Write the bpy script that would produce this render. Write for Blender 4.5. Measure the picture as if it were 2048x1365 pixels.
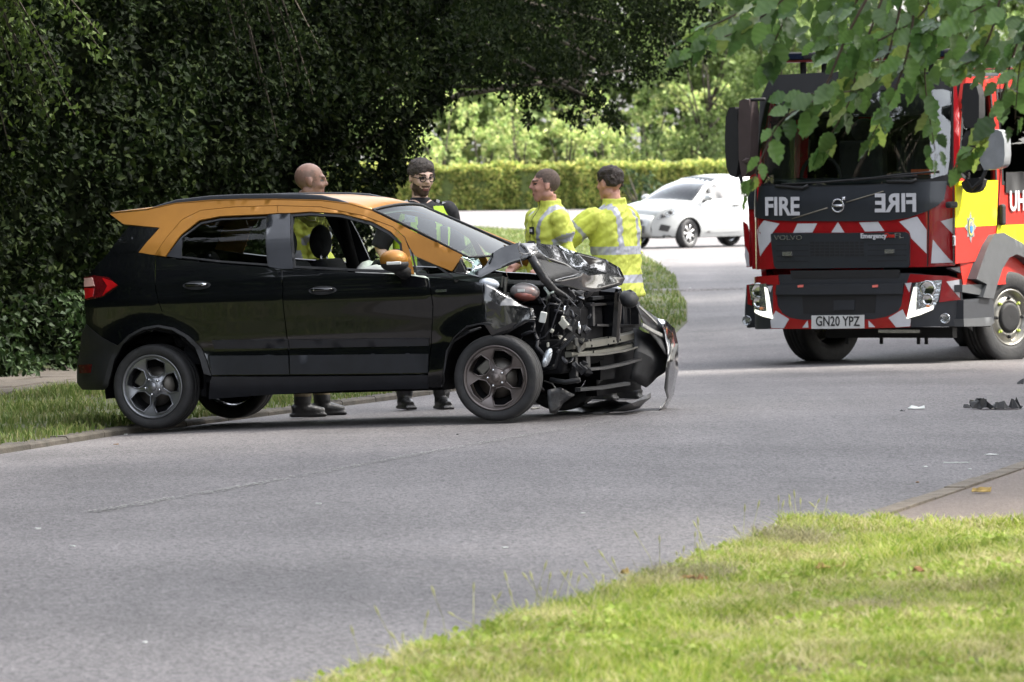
import bpy, bmesh, math, random
import numpy as np
from mathutils import Vector, Matrix, Euler, noise
from mathutils.geometry import delaunay_2d_cdt

for _o in list(bpy.data.objects):
    bpy.data.objects.remove(_o, do_unlink=True)
scene = bpy.context.scene
col = scene.collection
R = math.radians
rnd = random.Random(7)

# ------------------------------------------------------------------ camera
FPX = 11378.0                      # 200 mm lens on a 36 mm sensor, in photograph pixels
CAM_H = 1.80
PITCH = math.atan((682.5 - 320.0) / FPX)
ROLL = R(-0.8)
cam_d = bpy.data.cameras.new('camera')
cam_d.sensor_width = 36.0
cam_d.lens = FPX / 2048.0 * 36.0
cam_d.clip_start = 0.5
cam_d.clip_end = 3000.0
cam_d.dof.use_dof = True
cam_d.dof.focus_distance = 40.2
cam_d.dof.aperture_fstop = 8.5
cam = bpy.data.objects.new('camera', cam_d)
CAM_M = Matrix.Translation((0, 0, CAM_H)) @ (Matrix.Rotation(math.pi / 2 - PITCH, 4, 'X') @ Matrix.Rotation(ROLL, 4, 'Z'))
cam.matrix_world = CAM_M
col.objects.link(cam)
scene.camera = cam

# ------------------------------------------------------------------ sky, sun, exposure
SUN_EL, SUN_AZ = R(48), R(82)      # azimuth measured from +Y (away from the camera) towards +X
world = bpy.data.worlds.new('World')
scene.world = world
world.use_nodes = True
wn = world.node_tree
wn.nodes.clear()
sky = wn.nodes.new('ShaderNodeTexSky')
sky.sky_type = 'NISHITA'
sky.sun_disc = False
sky.sun_elevation = SUN_EL
sky.sun_rotation = SUN_AZ
sky.dust_density = 3.0
sky.air_density = 1.0
hsv = wn.nodes.new('ShaderNodeHueSaturation')
hsv.inputs['Saturation'].default_value = 0.28
bg = wn.nodes.new('ShaderNodeBackground')
bg.inputs['Strength'].default_value = 0.15
wo = wn.nodes.new('ShaderNodeOutputWorld')
wn.links.new(sky.outputs[0], hsv.inputs['Color'])
wn.links.new(hsv.outputs[0], bg.inputs['Color'])
wn.links.new(bg.outputs[0], wo.inputs['Surface'])

sun_d = bpy.data.lights.new('sun', 'SUN')
sun_d.energy = 3.0
sun_d.angle = R(8)
sun_d.color = (1.0, 0.95, 0.86)
sun = bpy.data.objects.new('sun', sun_d)
sdir = Vector((math.sin(SUN_AZ) * math.cos(SUN_EL), math.cos(SUN_AZ) * math.cos(SUN_EL), math.sin(SUN_EL)))
sun.rotation_euler = sdir.to_track_quat('Z', 'Y').to_euler()
sun.location = (10, 30, 40)
col.objects.link(sun)

scene.view_settings.view_transform = 'Standard'
scene.view_settings.look = 'None'
scene.view_settings.gamma = 1.0
scene.view_settings.use_curve_mapping = False
scene.view_settings.exposure = 2.45
scene.cycles.use_denoising = True
scene.cycles.max_bounces = 8
scene.cycles.transparent_max_bounces = 12
scene.cycles.caustics_reflective = False
scene.cycles.caustics_refractive = False

# ------------------------------------------------------------------ helpers: pixels to places
CAM_R = np.array(CAM_M.to_3x3())
CAM_O = np.array((0, 0, CAM_H))


def ray(u, v):
    return CAM_R @ np.array([(u - 1024.0) / FPX, -(v - 682.5) / FPX, -1.0])


def at_depth(u, v, y):
    """the place that lies y metres in front of the viewer along the line of sight u, v"""
    d = ray(u, v)
    return Vector(CAM_O + d * (y / d[1]))


def lerp_tab(x, xs, ys):
    return float(np.interp(x, xs, ys))


_LY = [-60, 10, 36.8, 39.84, 44.07, 46.0, 52.0, 58.0, 63.0, 70.0, 78.0, 88, 100, 120]
_LX = [-29.5, -10.5, -3.33, -2.72, -1.47, -0.95, 0.30, 1.20, 1.85, 2.30, 2.55, 2.60, 2.6, 2.6]
_RY = [-60, 19.67, 32.8, 45, 60, 80, 120]
_RX = [-21.0, -0.60, 2.80, 5.9, 9.3, 12.0, 14.0]


def x_left(y):
    return lerp_tab(y, _LY, _LX)


def x_right(y):
    return lerp_tab(y, _RY, _RX)


_DY = [-60, 37, 45, 54, 62, 80, 112, 400]
_DZ = [0, 0, -.055, -.165, -.17, -.12, -.06, -.06]


def H(x, y):
    """height of the road surface: a crowned road that dips gently behind the crash"""
    z = lerp_tab(y, _DY, _DZ)
    xl, xr = x_left(y), x_right(y)
    o = abs(x - 0.5 * (xl + xr))
    o = min(o, 0.5 * (xr - xl))
    fade = max(0.0, min(1.0, (95 - y) / 30.0))
    return z + (0.011 - 0.0058 * o * o) * fade


def on_ground(u, v, up=0.0):
    z = 0.0
    d = ray(u, v)
    for _ in range(12):
        t = (z + up - CAM_H) / d[2]
        p = CAM_O + d * t
        z = H(p[0], p[1])
    return Vector((p[0], p[1], z + up))


class Frame:
    """the place and heading of a thing; turns lines of sight into its own coordinates"""
    def __init__(self, mat):
        self.m = mat
        self.inv = mat.inverted()
        self.o = self.inv @ Vector((0, 0, CAM_H))

    def ray(self, u, v):
        return self.inv.to_3x3() @ Vector(ray(u, v))

    def plane(self, u, v, axis, val):
        d = self.ray(u, v)
        t = (val - self.o[axis]) / d[axis]
        return self.o + d * t

    def surf(self, u, v, axis, fn, guess):
        p = self.plane(u, v, axis, guess)
        for _ in range(12):
            p = self.plane(u, v, axis, fn(p))
        return p


# ------------------------------------------------------------------ helpers: objects
def tag(o, label=None, cat=None, group=None, kind=None):
    if label: o['label'] = label
    if cat: o['category'] = cat
    if group: o['group'] = group
    if kind: o['kind'] = kind
    return o


def empty(name, mat=None, parent=None):
    o = bpy.data.objects.new(name, None)
    o.empty_display_size = 0.2
    col.objects.link(o)
    if parent: o.parent = parent
    if mat is not None: o.matrix_local = mat
    return o


def mesh_obj(name, verts, faces, mats, parent=None, smooth=False, fmats=None):
    me = bpy.data.meshes.new(name)
    me.from_pydata([tuple(v) for v in verts], [], faces)
    if not isinstance(mats, (list, tuple)): mats = [mats]
    for m in mats: me.materials.append(m)
    if fmats is not None:
        me.polygons.foreach_set('material_index', fmats)
    if smooth:
        me.polygons.foreach_set('use_smooth', [True] * len(me.polygons))
    me.update()
    o = bpy.data.objects.new(name, me)
    col.objects.link(o)
    if parent: o.parent = parent
    return o


def copy_tree(o, parent=None):
    c = o.copy()
    col.objects.link(c)
    c.parent = parent
    for ch in list(o.children):
        if ch is not c: copy_tree(ch, c)
    return c


def bevel(o, w=0.01, seg=2, ang=35):
    m = o.modifiers.new('bevel', 'BEVEL')
    m.width = w; m.segments = seg; m.limit_method = 'ANGLE'; m.angle_limit = R(ang)
    return o


def autosmooth(o, ang=40):
    me = o.data
    bm = bmesh.new(); bm.from_mesh(me)
    for f in bm.faces: f.smooth = True
    for e in bm.edges:
        if len(e.link_faces) == 2 and e.calc_face_angle(0) > R(ang): e.smooth = False
    bm.to_mesh(me); bm.free()
    return o


class MB:
    """collects shapes; build() links them as one mesh"""
    def __init__(self):
        self.v = []; self.f = []

    def add(self, verts, faces):
        n = len(self.v)
        self.v += [Vector(p) for p in verts]
        self.f += [tuple(i + n for i in f) for f in faces]
        return self

    def box(self, c, s, rot=None):
        c = Vector(c)
        pts = [Vector((x * s[0] / 2, y * s[1] / 2, z * s[2] / 2)) for x in (-1, 1) for y in (-1, 1) for z in (-1, 1)]
        if rot is not None:
            e = Euler(rot).to_matrix()
            pts = [e @ p for p in pts]
        return self.add([p + c for p in pts], [(0, 1, 3, 2), (4, 6, 7, 5), (0, 4, 5, 1), (2, 3, 7, 6), (0, 2, 6, 4), (1, 5, 7, 3)])

    def tube(self, pts, rad, n=8, caps=True):
        pts = [Vector(p) for p in pts]
        if not isinstance(rad, (list, tuple)): rad = [rad] * len(pts)
        vs = []; fs = []
        up = Vector((0, 0, 1))
        for i, p in enumerate(pts):
            t = (pts[min(i + 1, len(pts) - 1)] - pts[max(i - 1, 0)])
            if t.length < 1e-9: t = Vector((1, 0, 0))
            t.normalize()
            a = t.cross(up)
            if a.length < 1e-3: a = t.cross(Vector((1, 0, 0)))
            a.normalize(); b = t.cross(a)
            for k in range(n):
                an = 2 * math.pi * k / n
                vs.append(p + (a * math.cos(an) + b * math.sin(an)) * rad[i])
        for i in range(len(pts) - 1):
            for k in range(n):
                k2 = (k + 1) % n
                fs.append((i * n + k, i * n + k2, (i + 1) * n + k2, (i + 1) * n + k))
        if caps:
            fs.append(tuple(range(n))[::-1]); fs.append(tuple((len(pts) - 1) * n + k for k in range(n)))
        return self.add(vs, fs)

    def lathe(self, prof, n=32, axis='Y', c=(0, 0, 0), closed=False):
        """prof: (radius, along axis)"""
        vs = []; fs = []
        for r, a in prof:
            for k in range(n):
                an = 2 * math.pi * k / n
                x, z = r * math.cos(an), r * math.sin(an)
                p = {'Y': (x, a, z), 'X': (a, x, z), 'Z': (x, z, a)}[axis]
                vs.append(Vector(p) + Vector(c))
        m = len(prof)
        for i in range(m if closed else m - 1):
            j = (i + 1) % m
            for k in range(n):
                k2 = (k + 1) % n
                fs.append((i * n + k, i * n + k2, j * n + k2, j * n + k))
        return self.add(vs, fs)

    def ell(self, c, r, n=12, m=8, rot=None):
        vs = []; fs = []
        e = Euler(rot).to_matrix() if rot is not None else None
        for i in range(m + 1):
            th = math.pi * i / m
            for k in range(n):
                ph = 2 * math.pi * k / n
                p = Vector((r[0] * math.sin(th) * math.cos(ph), r[1] * math.sin(th) * math.sin(ph), r[2] * math.cos(th)))
                if e is not None: p = e @ p
                vs.append(p + Vector(c))
        for i in range(m):
            for k in range(n):
                k2 = (k + 1) % n
                fs.append((i * n + k, (i + 1) * n + k, (i + 1) * n + k2, i * n + k2))
        return self.add(vs, fs)

    def build(self, name, mat, parent=None, smooth=False, ang=None):
        o = mesh_obj(name, self.v, self.f, mat, parent, smooth)
        if ang: autosmooth(o, ang)
        return o


def inside(P, poly):
    P = np.asarray(P); poly = np.asarray(poly)
    x, y = P[:, 0], P[:, 1]
    r = np.zeros(len(P), bool)
    n = len(poly)
    for i in range(n):
        x1, y1 = poly[i]; x2, y2 = poly[(i + 1) % n]
        c = ((y1 > y) != (y2 > y))
        with np.errstate(divide='ignore', invalid='ignore'):
            r ^= c & (x < (x2 - x1) * (y - y1) / (y2 - y1) + x1)
    return r


def seg_dist(P, poly):
    P = np.asarray(P, float)
    best = np.full(len(P), 1e9)
    n = len(poly)
    for i in range(n):
        a = np.array(poly[i], float); b = np.array(poly[(i + 1) % n], float)
        d = b - a; L = max(d @ d, 1e-12)
        t = np.clip(((P - a) @ d) / L, 0, 1)
        best = np.minimum(best, np.linalg.norm(P - (a + t[:, None] * d), axis=1))
    return best


def resample(poly, step):
    out = []
    n = len(poly)
    for i in range(n):
        a = np.array(poly[i], float); b = np.array(poly[(i + 1) % n], float)
        k = max(1, int(round(np.linalg.norm(b - a) / step)))
        for j in range(k): out.append(tuple(a + (b - a) * j / k))
    return out


def smooth_poly(poly, keep=(), it=1):
    """round an outline (corner cutting); corners whose index is in keep stay sharp"""
    pts = [np.array(p, float) for p in poly]
    sharp = [i in keep for i in range(len(pts))]
    for _ in range(it):
        np_, ns = [], []
        n = len(pts)
        for i in range(n):
            if sharp[i]:
                np_.append(pts[i]); ns.append(True)
            else:
                a, b = pts[i - 1], pts[(i + 1) % n]
                np_.append(pts[i] * .75 + a * .25 if not sharp[i - 1] else pts[i] * .75 + a * .25); ns.append(False)
                np_.append(pts[i] * .75 + b * .25); ns.append(False)
        pts, sharp = np_, ns
    return [tuple(p) for p in pts]


def inset_poly(poly, d):
    P = [np.array(p, float) for p in poly]
    n = len(P)
    area = sum(P[i][0] * P[(i + 1) % n][1] - P[(i + 1) % n][0] * P[i][1] for i in range(n))
    s = 1 if area > 0 else -1
    out = []
    for i in range(n):
        e1 = P[i] - P[i - 1]; e2 = P[(i + 1) % n] - P[i]
        n1 = np.array([-e1[1], e1[0]]) / max(np.linalg.norm(e1), 1e-9) * s
        n2 = np.array([-e2[1], e2[0]]) / max(np.linalg.norm(e2), 1e-9) * s
        m = n1 + n2; L = np.linalg.norm(m)
        if L < 1e-6: out.append(tuple(P[i])); continue
        m = m / L
        k = d / max(0.35, m @ n1)
        out.append(tuple(P[i] + m * k))
    return out


def fill(poly, step, holes=()):
    b = resample(poly, step)
    loops = [b] + [resample(h, step) for h in holes]
    vs = []; es = []
    for lp in loops:
        n0 = len(vs); vs += lp
        es += [(n0 + i, n0 + (i + 1) % len(lp)) for i in range(len(lp))]
    A = np.array(b)
    xs = np.arange(A[:, 0].min() + step / 2, A[:, 0].max(), step)
    ys = np.arange(A[:, 1].min() + step / 2, A[:, 1].max(), step)
    if len(xs) and len(ys):
        g = np.array([(x, y) for x in xs for y in ys])
        ok = inside(g, poly)
        for h in holes: ok &= ~inside(g, h)
        g = g[ok]
        if len(g):
            d = seg_dist(g, poly)
            for h in holes: d = np.minimum(d, seg_dist(g, h))
            vs += [tuple(p) for p in g[d > 0.45 * step]]
    r = delaunay_2d_cdt([Vector(p) for p in vs], es, [], 0, 1e-6)
    v2 = np.array([tuple(p) for p in r[0]])
    tr = [tuple(f) for f in r[2]]
    if not tr: return v2, []
    ce = np.array([v2[list(f)].mean(axis=0) for f in tr])
    ok = inside(ce, poly)
    for h in holes: ok &= ~inside(ce, h)
    return v2, [f for f, k in zip(tr, ok) if k]


def panel(name, poly, fn, mat, parent, step=0.05, thick=0.012, holes=(), gap=0.0, outward=(0, -1, 0), smooth=True, edge=0):
    """a sheet of some thickness with the outline poly, laid on the surface fn(a, b)"""
    if gap: poly = inset_poly(poly, gap)
    v2, tr = fill(poly, step, holes)
    V = [Vector(fn(a, b)) for a, b in v2]
    ow = Vector(outward)
    s = 0.0
    for f in tr:
        s += (V[f[1]] - V[f[0]]).cross(V[f[2]] - V[f[0]]).dot(ow)
    if s < 0: tr = [f[::-1] for f in tr]
    o = mesh_obj(name, V, tr, mat, parent, smooth)
    if thick:
        m = o.modifiers.new('thickness', 'SOLIDIFY')
        m.thickness = thick; m.offset = -1; m.use_rim = True
        if smooth:
            m2 = o.modifiers.new('edge', 'EDGE_SPLIT'); m2.split_angle = R(50)
    return o


def text_obj(name, s, size, mat, parent, loc, rot, depth=0.0015, mirror=False, bold=0.0, xs=1.0):
    c = bpy.data.curves.new(name, 'FONT')
    c.body = s; c.size = size; c.align_x = 'CENTER'; c.align_y = 'CENTER'
    c.extrude = depth; c.offset = bold
    c.resolution_u = 3
    c.materials.append(mat)
    o = bpy.data.objects.new(name, c)
    col.objects.link(o)
    o.parent = parent
    o.location = loc; o.rotation_euler = rot
    o.scale = (-xs if mirror else xs, 1, 1)
    dg = bpy.context.evaluated_depsgraph_get()
    me = bpy.data.meshes.new_from_object(o.evaluated_get(dg))
    me.materials.clear(); me.materials.append(mat)
    p = mesh_obj(name, [], [], mat, parent)
    p.data = me
    p.location = loc; p.rotation_euler = rot; p.scale = o.scale
    bpy.data.objects.remove(o)
    return p


# ------------------------------------------------------------------ materials
def nodes_of(name):
    m = bpy.data.materials.new(name)
    m.use_nodes = True
    nt = m.node_tree
    b = nt.nodes['Principled BSDF']
    return m, nt, b


def mat(name, c, rough=0.5, metal=0.0, var=0.12, scale=12.0, bump=0.0, bscale=80.0, coat=0.0, spec=0.5, rvar=0.0, emit=0.0, dirt=None, dscale=3.0, damt=0.5):
    m, nt, b = nodes_of(name)
    L = nt.links
    tc = nt.nodes.new('ShaderNodeTexCoord')
    nz = nt.nodes.new('ShaderNodeTexNoise'); nz.inputs['Scale'].default_value = scale; nz.inputs['Detail'].default_value = 5
    L.new(tc.outputs['Object'], nz.inputs['Vector'])
    rp = nt.nodes.new('ShaderNodeValToRGB')
    lo = [max(0, k * (1 - var)) for k in c]; hi = [min(1, k * (1 + var)) for k in c]
    rp.color_ramp.elements[0].position = 0.3; rp.color_ramp.elements[1].position = 0.7
    rp.color_ramp.elements[0].color = (*lo, 1); rp.color_ramp.elements[1].color = (*hi, 1)
    L.new(nz.outputs[0], rp.inputs[0])
    out = rp.outputs[0]
    if dirt is not None:
        n2 = nt.nodes.new('ShaderNodeTexNoise'); n2.inputs['Scale'].default_value = dscale; n2.inputs['Detail'].default_value = 8
        n2.inputs['Roughness'].default_value = 0.7
        L.new(tc.outputs['Object'], n2.inputs['Vector'])
        r2 = nt.nodes.new('ShaderNodeValToRGB')
        r2.color_ramp.elements[0].position = 0.5; r2.color_ramp.elements[1].position = 0.75
        r2.color_ramp.elements[0].color = (0, 0, 0, 1); r2.color_ramp.elements[1].color = (damt, damt, damt, 1)
        L.new(n2.outputs[0], r2.inputs[0])
        mx = nt.nodes.new('ShaderNodeMixRGB'); mx.inputs[2].default_value = (*dirt, 1)
        L.new(r2.outputs[0], mx.inputs[0]); L.new(out, mx.inputs[1]); out = mx.outputs[0]
    L.new(out, b.inputs['Base Color'])
    b.inputs['Roughness'].default_value = rough
    if rvar:
        mr = nt.nodes.new('ShaderNodeMapRange')
        mr.inputs[3].default_value = max(0, rough - rvar); mr.inputs[4].default_value = min(1, rough + rvar)
        L.new(nz.outputs[0], mr.inputs[0]); L.new(mr.outputs[0], b.inputs['Roughness'])
    b.inputs['Metallic'].default_value = metal
    b.inputs['Specular IOR Level'].default_value = spec
    b.inputs['Coat Weight'].default_value = coat
    b.inputs['Coat Roughness'].default_value = 0.03
    if bump:
        n3 = nt.nodes.new('ShaderNodeTexNoise'); n3.inputs['Scale'].default_value = bscale; n3.inputs['Detail'].default_value = 4
        L.new(tc.outputs['Object'], n3.inputs['Vector'])
        bp = nt.nodes.new('ShaderNodeBump'); bp.inputs['Strength'].default_value = bump; bp.inputs['Distance'].default_value = 0.02
        L.new(n3.outputs[0], bp.inputs['Height']); L.new(bp.outputs[0], b.inputs['Normal'])
    if emit:
        L.new(out, b.inputs['Emission Color']); b.inputs['Emission Strength'].default_value = emit
    return m


def glass_mat(name, tint, refl=1.0, ior=1.5, rough=0.0):
    """a thin pane: tinted see-through plus a mirror layer that grows at grazing angles"""
    m = bpy.data.materials.new(name); m.use_nodes = True
    nt = m.node_tree; nt.nodes.clear(); L = nt.links
    tr = nt.nodes.new('ShaderNodeBsdfTransparent')
    tc = nt.nodes.new('ShaderNodeTexCoord'); nz = nt.nodes.new('ShaderNodeTexNoise'); nz.inputs['Scale'].default_value = 4
    L.new(tc.outputs['Object'], nz.inputs['Vector'])
    rp = nt.nodes.new('ShaderNodeValToRGB')
    rp.color_ramp.elements[0].color = (*[k * .93 for k in tint], 1); rp.color_ramp.elements[1].color = (*tint, 1)
    L.new(nz.outputs[0], rp.inputs[0]); L.new(rp.outputs[0], tr.inputs['Color'])
    gl = nt.nodes.new('ShaderNodeBsdfGlossy'); gl.inputs['Roughness'].default_value = rough
    fr = nt.nodes.new('ShaderNodeFresnel'); fr.inputs['IOR'].default_value = ior
    mu = nt.nodes.new('ShaderNodeMath'); mu.operation = 'MULTIPLY'; mu.inputs[1].default_value = refl; mu.use_clamp = True
    L.new(fr.outputs[0], mu.inputs[0])
    mx = nt.nodes.new('ShaderNodeMixShader')
    L.new(mu.outputs[0], mx.inputs[0]); L.new(tr.outputs[0], mx.inputs[1]); L.new(gl.outputs[0], mx.inputs[2])
    o = nt.nodes.new('ShaderNodeOutputMaterial'); L.new(mx.outputs[0], o.inputs['Surface'])
    return m


def leaf_mat(name, cols, transl=0.3, rough=0.45, spec=0.4):
    """each leaf takes its own tone out of cols"""
    m, nt, b = nodes_of(name)
    L = nt.links
    g = nt.nodes.new('ShaderNodeNewGeometry')
    rp = nt.nodes.new('ShaderNodeValToRGB')
    n = len(cols)
    while len(rp.color_ramp.elements) < n: rp.color_ramp.elements.new(0.5)
    for i, c in enumerate(cols):
        rp.color_ramp.elements[i].position = i / max(1, n - 1)
        rp.color_ramp.elements[i].color = (*c, 1)
    L.new(g.outputs['Random Per Island'], rp.inputs[0])
    tc = nt.nodes.new('ShaderNodeTexCoord'); nz = nt.nodes.new('ShaderNodeTexNoise'); nz.inputs['Scale'].default_value = 1.1; nz.inputs['Detail'].default_value = 3
    L.new(tc.outputs['Object'], nz.inputs['Vector'])
    mr = nt.nodes.new('ShaderNodeMapRange'); mr.inputs[1].default_value = .3; mr.inputs[2].default_value = .7; mr.inputs[3].default_value = 0.7; mr.inputs[4].default_value = 1.3
    L.new(nz.outputs[0], mr.inputs[0])
    mx = nt.nodes.new('ShaderNodeMixRGB'); mx.blend_type = 'MULTIPLY'; mx.inputs[0].default_value = 1
    L.new(rp.outputs[0], mx.inputs[1]); L.new(mr.outputs[0], mx.inputs[2])
    L.new(mx.outputs[0], b.inputs['Base Color'])
    b.inputs['Roughness'].default_value = rough
    b.inputs['Specular IOR Level'].default_value = spec
    t = nt.nodes.new('ShaderNodeBsdfTranslucent'); L.new(mx.outputs[0], t.inputs['Color'])
    ms = nt.nodes.new('ShaderNodeMixShader'); ms.inputs[0].default_value = transl
    L.new(b.outputs[0], ms.inputs[1]); L.new(t.outputs[0], ms.inputs[2])
    L.new(ms.outputs[0], nt.nodes['Material Output'].inputs['Surface'])
    return m

# ================================================================== ground
def asphalt(name, c, speck=0.5, patch=0.25):
    m, nt, b = nodes_of(name)
    L = nt.links
    tc = nt.nodes.new('ShaderNodeTexCoord')
    v = nt.nodes.new('ShaderNodeTexVoronoi'); v.inputs['Scale'].default_value = 75
    L.new(tc.outputs['Object'], v.inputs['Vector'])
    n1 = nt.nodes.new('ShaderNodeTexNoise'); n1.inputs['Scale'].default_value = 0.35; n1.inputs['Detail'].default_value = 6; n1.inputs['Roughness'].default_value = .6
    L.new(tc.outputs['Object'], n1.inputs['Vector'])
    mp = nt.nodes.new('ShaderNodeMapping'); mp.inputs['Rotation'].default_value = (0, 0, R(15)); mp.inputs['Scale'].default_value = (1.2, .09, 1)
    L.new(tc.outputs['Object'], mp.inputs['Vector'])
    n2 = nt.nodes.new('ShaderNodeTexNoise'); n2.inputs['Scale'].default_value = 1.6; n2.inputs['Detail'].default_value = 4
    L.new(mp.outputs[0], n2.inputs['Vector'])
    n3 = nt.nodes.new('ShaderNodeTexNoise'); n3.inputs['Scale'].default_value = 45; n3.inputs['Detail'].default_value = 3
    L.new(tc.outputs['Object'], n3.inputs['Vector'])
    sep = nt.nodes.new('ShaderNodeSeparateColor'); L.new(v.outputs['Color'], sep.inputs[0])
    a = nt.nodes.new('ShaderNodeMapRange'); a.inputs[3].default_value = 1 - speck; a.inputs[4].default_value = 1 + speck
    L.new(sep.outputs[0], a.inputs[0])
    p = nt.nodes.new('ShaderNodeMapRange'); p.inputs[1].default_value = .3; p.inputs[2].default_value = .7; p.inputs[3].default_value = 1 - patch; p.inputs[4].default_value = 1 + patch
    L.new(n1.outputs[0], p.inputs[0])
    q = nt.nodes.new('ShaderNodeMapRange'); q.inputs[1].default_value = .3; q.inputs[2].default_value = .7; q.inputs[3].default_value = .9; q.inputs[4].default_value = 1.1
    L.new(n2.outputs[0], q.inputs[0])
    m1 = nt.nodes.new('ShaderNodeMath'); m1.operation = 'MULTIPLY'; L.new(a.outputs[0], m1.inputs[0]); L.new(p.outputs[0], m1.inputs[1])
    m2 = nt.nodes.new('ShaderNodeMath'); m2.operation = 'MULTIPLY'; L.new(m1.outputs[0], m2.inputs[0]); L.new(q.outputs[0], m2.inputs[1])
    mx = nt.nodes.new('ShaderNodeMixRGB'); mx.blend_type = 'MULTIPLY'; mx.inputs[0].default_value = 1; mx.inputs[1].default_value = (*c, 1)
    L.new(m2.outputs[0], mx.inputs[2])
    L.new(mx.outputs[0], b.inputs['Base Color'])
    b.inputs['Roughness'].default_value = .78
    b.inputs['Specular IOR Level'].default_value = .35
    ad = nt.nodes.new('ShaderNodeMath'); ad.operation = 'ADD'; L.new(v.outputs['Distance'], ad.inputs[0]); L.new(n3.outputs[0], ad.inputs[1])
    bp = nt.nodes.new('ShaderNodeBump'); bp.inputs['Strength'].default_value = .55; bp.inputs['Distance'].default_value = .006
    L.new(ad.outputs[0], bp.inputs['Height']); L.new(bp.outputs[0], b.inputs['Normal'])
    return m


def soil_mat():
    m, nt, b = nodes_of('verge soil and thatch')
    L = nt.links
    tc = nt.nodes.new('ShaderNodeTexCoord')
    n1 = nt.nodes.new('ShaderNodeTexNoise'); n1.inputs['Scale'].default_value = 2.2; n1.inputs['Detail'].default_value = 8
    L.new(tc.outputs['Object'], n1.inputs['Vector'])
    rp = nt.nodes.new('ShaderNodeValToRGB')
    rp.color_ramp.elements[0].position = .35; rp.color_ramp.elements[1].position = .65
    rp.color_ramp.elements[0].color = (.045, .06, .018, 1); rp.color_ramp.elements[1].color = (.09, .085, .036, 1)
    L.new(n1.outputs[0], rp.inputs[0]); L.new(rp.outputs[0], b.inputs['Base Color'])
    b.inputs['Roughness'].default_value = .95
    n3 = nt.nodes.new('ShaderNodeTexNoise'); n3.inputs['Scale'].default_value = 60
    L.new(tc.outputs['Object'], n3.inputs['Vector'])
    bp = nt.nodes.new('ShaderNodeBump'); bp.inputs['Strength'].default_value = .8; bp.inputs['Distance'].default_value = .02
    L.new(n3.outputs[0], bp.inputs['Height']); L.new(bp.outputs[0], b.inputs['Normal'])
    return m


M_ROAD = asphalt('worn asphalt', (.114, .106, .106), speck=.62)
M_TARMAC = asphalt('old brown tarmac', (.125, .098, .080), speck=.3, patch=.2)
M_SOIL = soil_mat()
M_KERB = mat('weathered kerb stone', (.065, .056, .044), .9, var=.35, scale=7, bump=.5, bscale=60, dirt=(.05, .042, .026), dscale=3, damt=.9)
M_SLAB = mat('worn paving slab', (.048, .039, .031), .9, var=.25, scale=5, bump=.4, bscale=50, dirt=(.08, .065, .04), dscale=4)
M_PAINT = asphalt('worn road paint', (.26, .26, .24), speck=.4, patch=.3)

# far land that reaches the horizon
gr = []
gf = []
for (x0, x1, y0, y1) in ((-1500, 1500, -700, 2500),):
    gr += [(x0, y0, -.55), (x1, y0, -.55), (x1, y1, -.55), (x0, y1, -.55)]
gf = [(0, 1, 2, 3)]
tag(mesh_obj('terrain', gr, gf, M_SOIL), 'grassy land around the road', None, None, 'structure')

# the road sheet, crowned, following the bend
xs = list(np.arange(-34, 44, 3.0))
ys = sorted(set(list(np.arange(-40, 12, 6.0)) + list(np.arange(12, 92, 0.8)) + list(np.arange(92, 260, 6.0))))
rv = []; rf = []
NX = 46
for y in ys:
    xl, xr = x_left(y) - 1.2, x_right(y) + 1.2
    if y > 84: xl = -40 - (y - 84) * 1.0
    row = [xl + (xr - xl) * i / NX for i in range(NX + 1)]
    row = [row[0] - 3] + row + [row[-1] + 60]
    for x in row: rv.append((x, y, H(x, y)))
W_ = NX + 3
for j in range(len(ys) - 1):
    for i in range(W_ - 1):
        rf.append((j * W_ + i, j * W_ + i + 1, (j + 1) * W_ + i + 1, (j + 1) * W_ + i))
tag(mesh_obj('road', rv, rf, M_ROAD, smooth=True), 'worn grey asphalt road bending away', None, None, 'structure')


def slab_of_land(name, poly, up, step, mt, label, lip=0.35, bumps=0.0):
    """a verge: a sheet raised by up over the road, with a skirt that goes below it"""
    v2, tr = fill(poly, step)
    V = []
    d = seg_dist(v2, poly)
    for (x, y), dd in zip(v2, d):
        b = min(1.0, dd / .4)
        V.append((x, y, H(x, y) + up * (1 if y < 50 or name != 'left_verge' else max(.25, 1 - (y - 50) / 10)) + bumps * b * noise.noise((x * .7, y * .7, 3.1))))
    if sum((V[f[1]][0] - V[f[0]][0]) * (V[f[2]][1] - V[f[0]][1]) - (V[f[2]][0] - V[f[0]][0]) * (V[f[1]][1] - V[f[0]][1]) for f in tr) < 0:
        tr = [f[::-1] for f in tr]
    n = len(V)
    ec = {}
    for f in tr:
        for a, b_ in ((f[0], f[1]), (f[1], f[2]), (f[2], f[0])):
            ec[(a, b_)] = 1
    F2 = list(tr)
    low = {}
    for (a, b_) in list(ec):
        if (b_, a) not in ec:
            for k in (a, b_):
                if k not in low:
                    low[k] = len(V); V.append((V[k][0], V[k][1], V[k][2] - lip))
            F2.append((b_, a, low[a], low[b_]))
    return tag(mesh_obj(name, V, F2, mt, smooth=False), label, None, None, 'structure')


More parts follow.
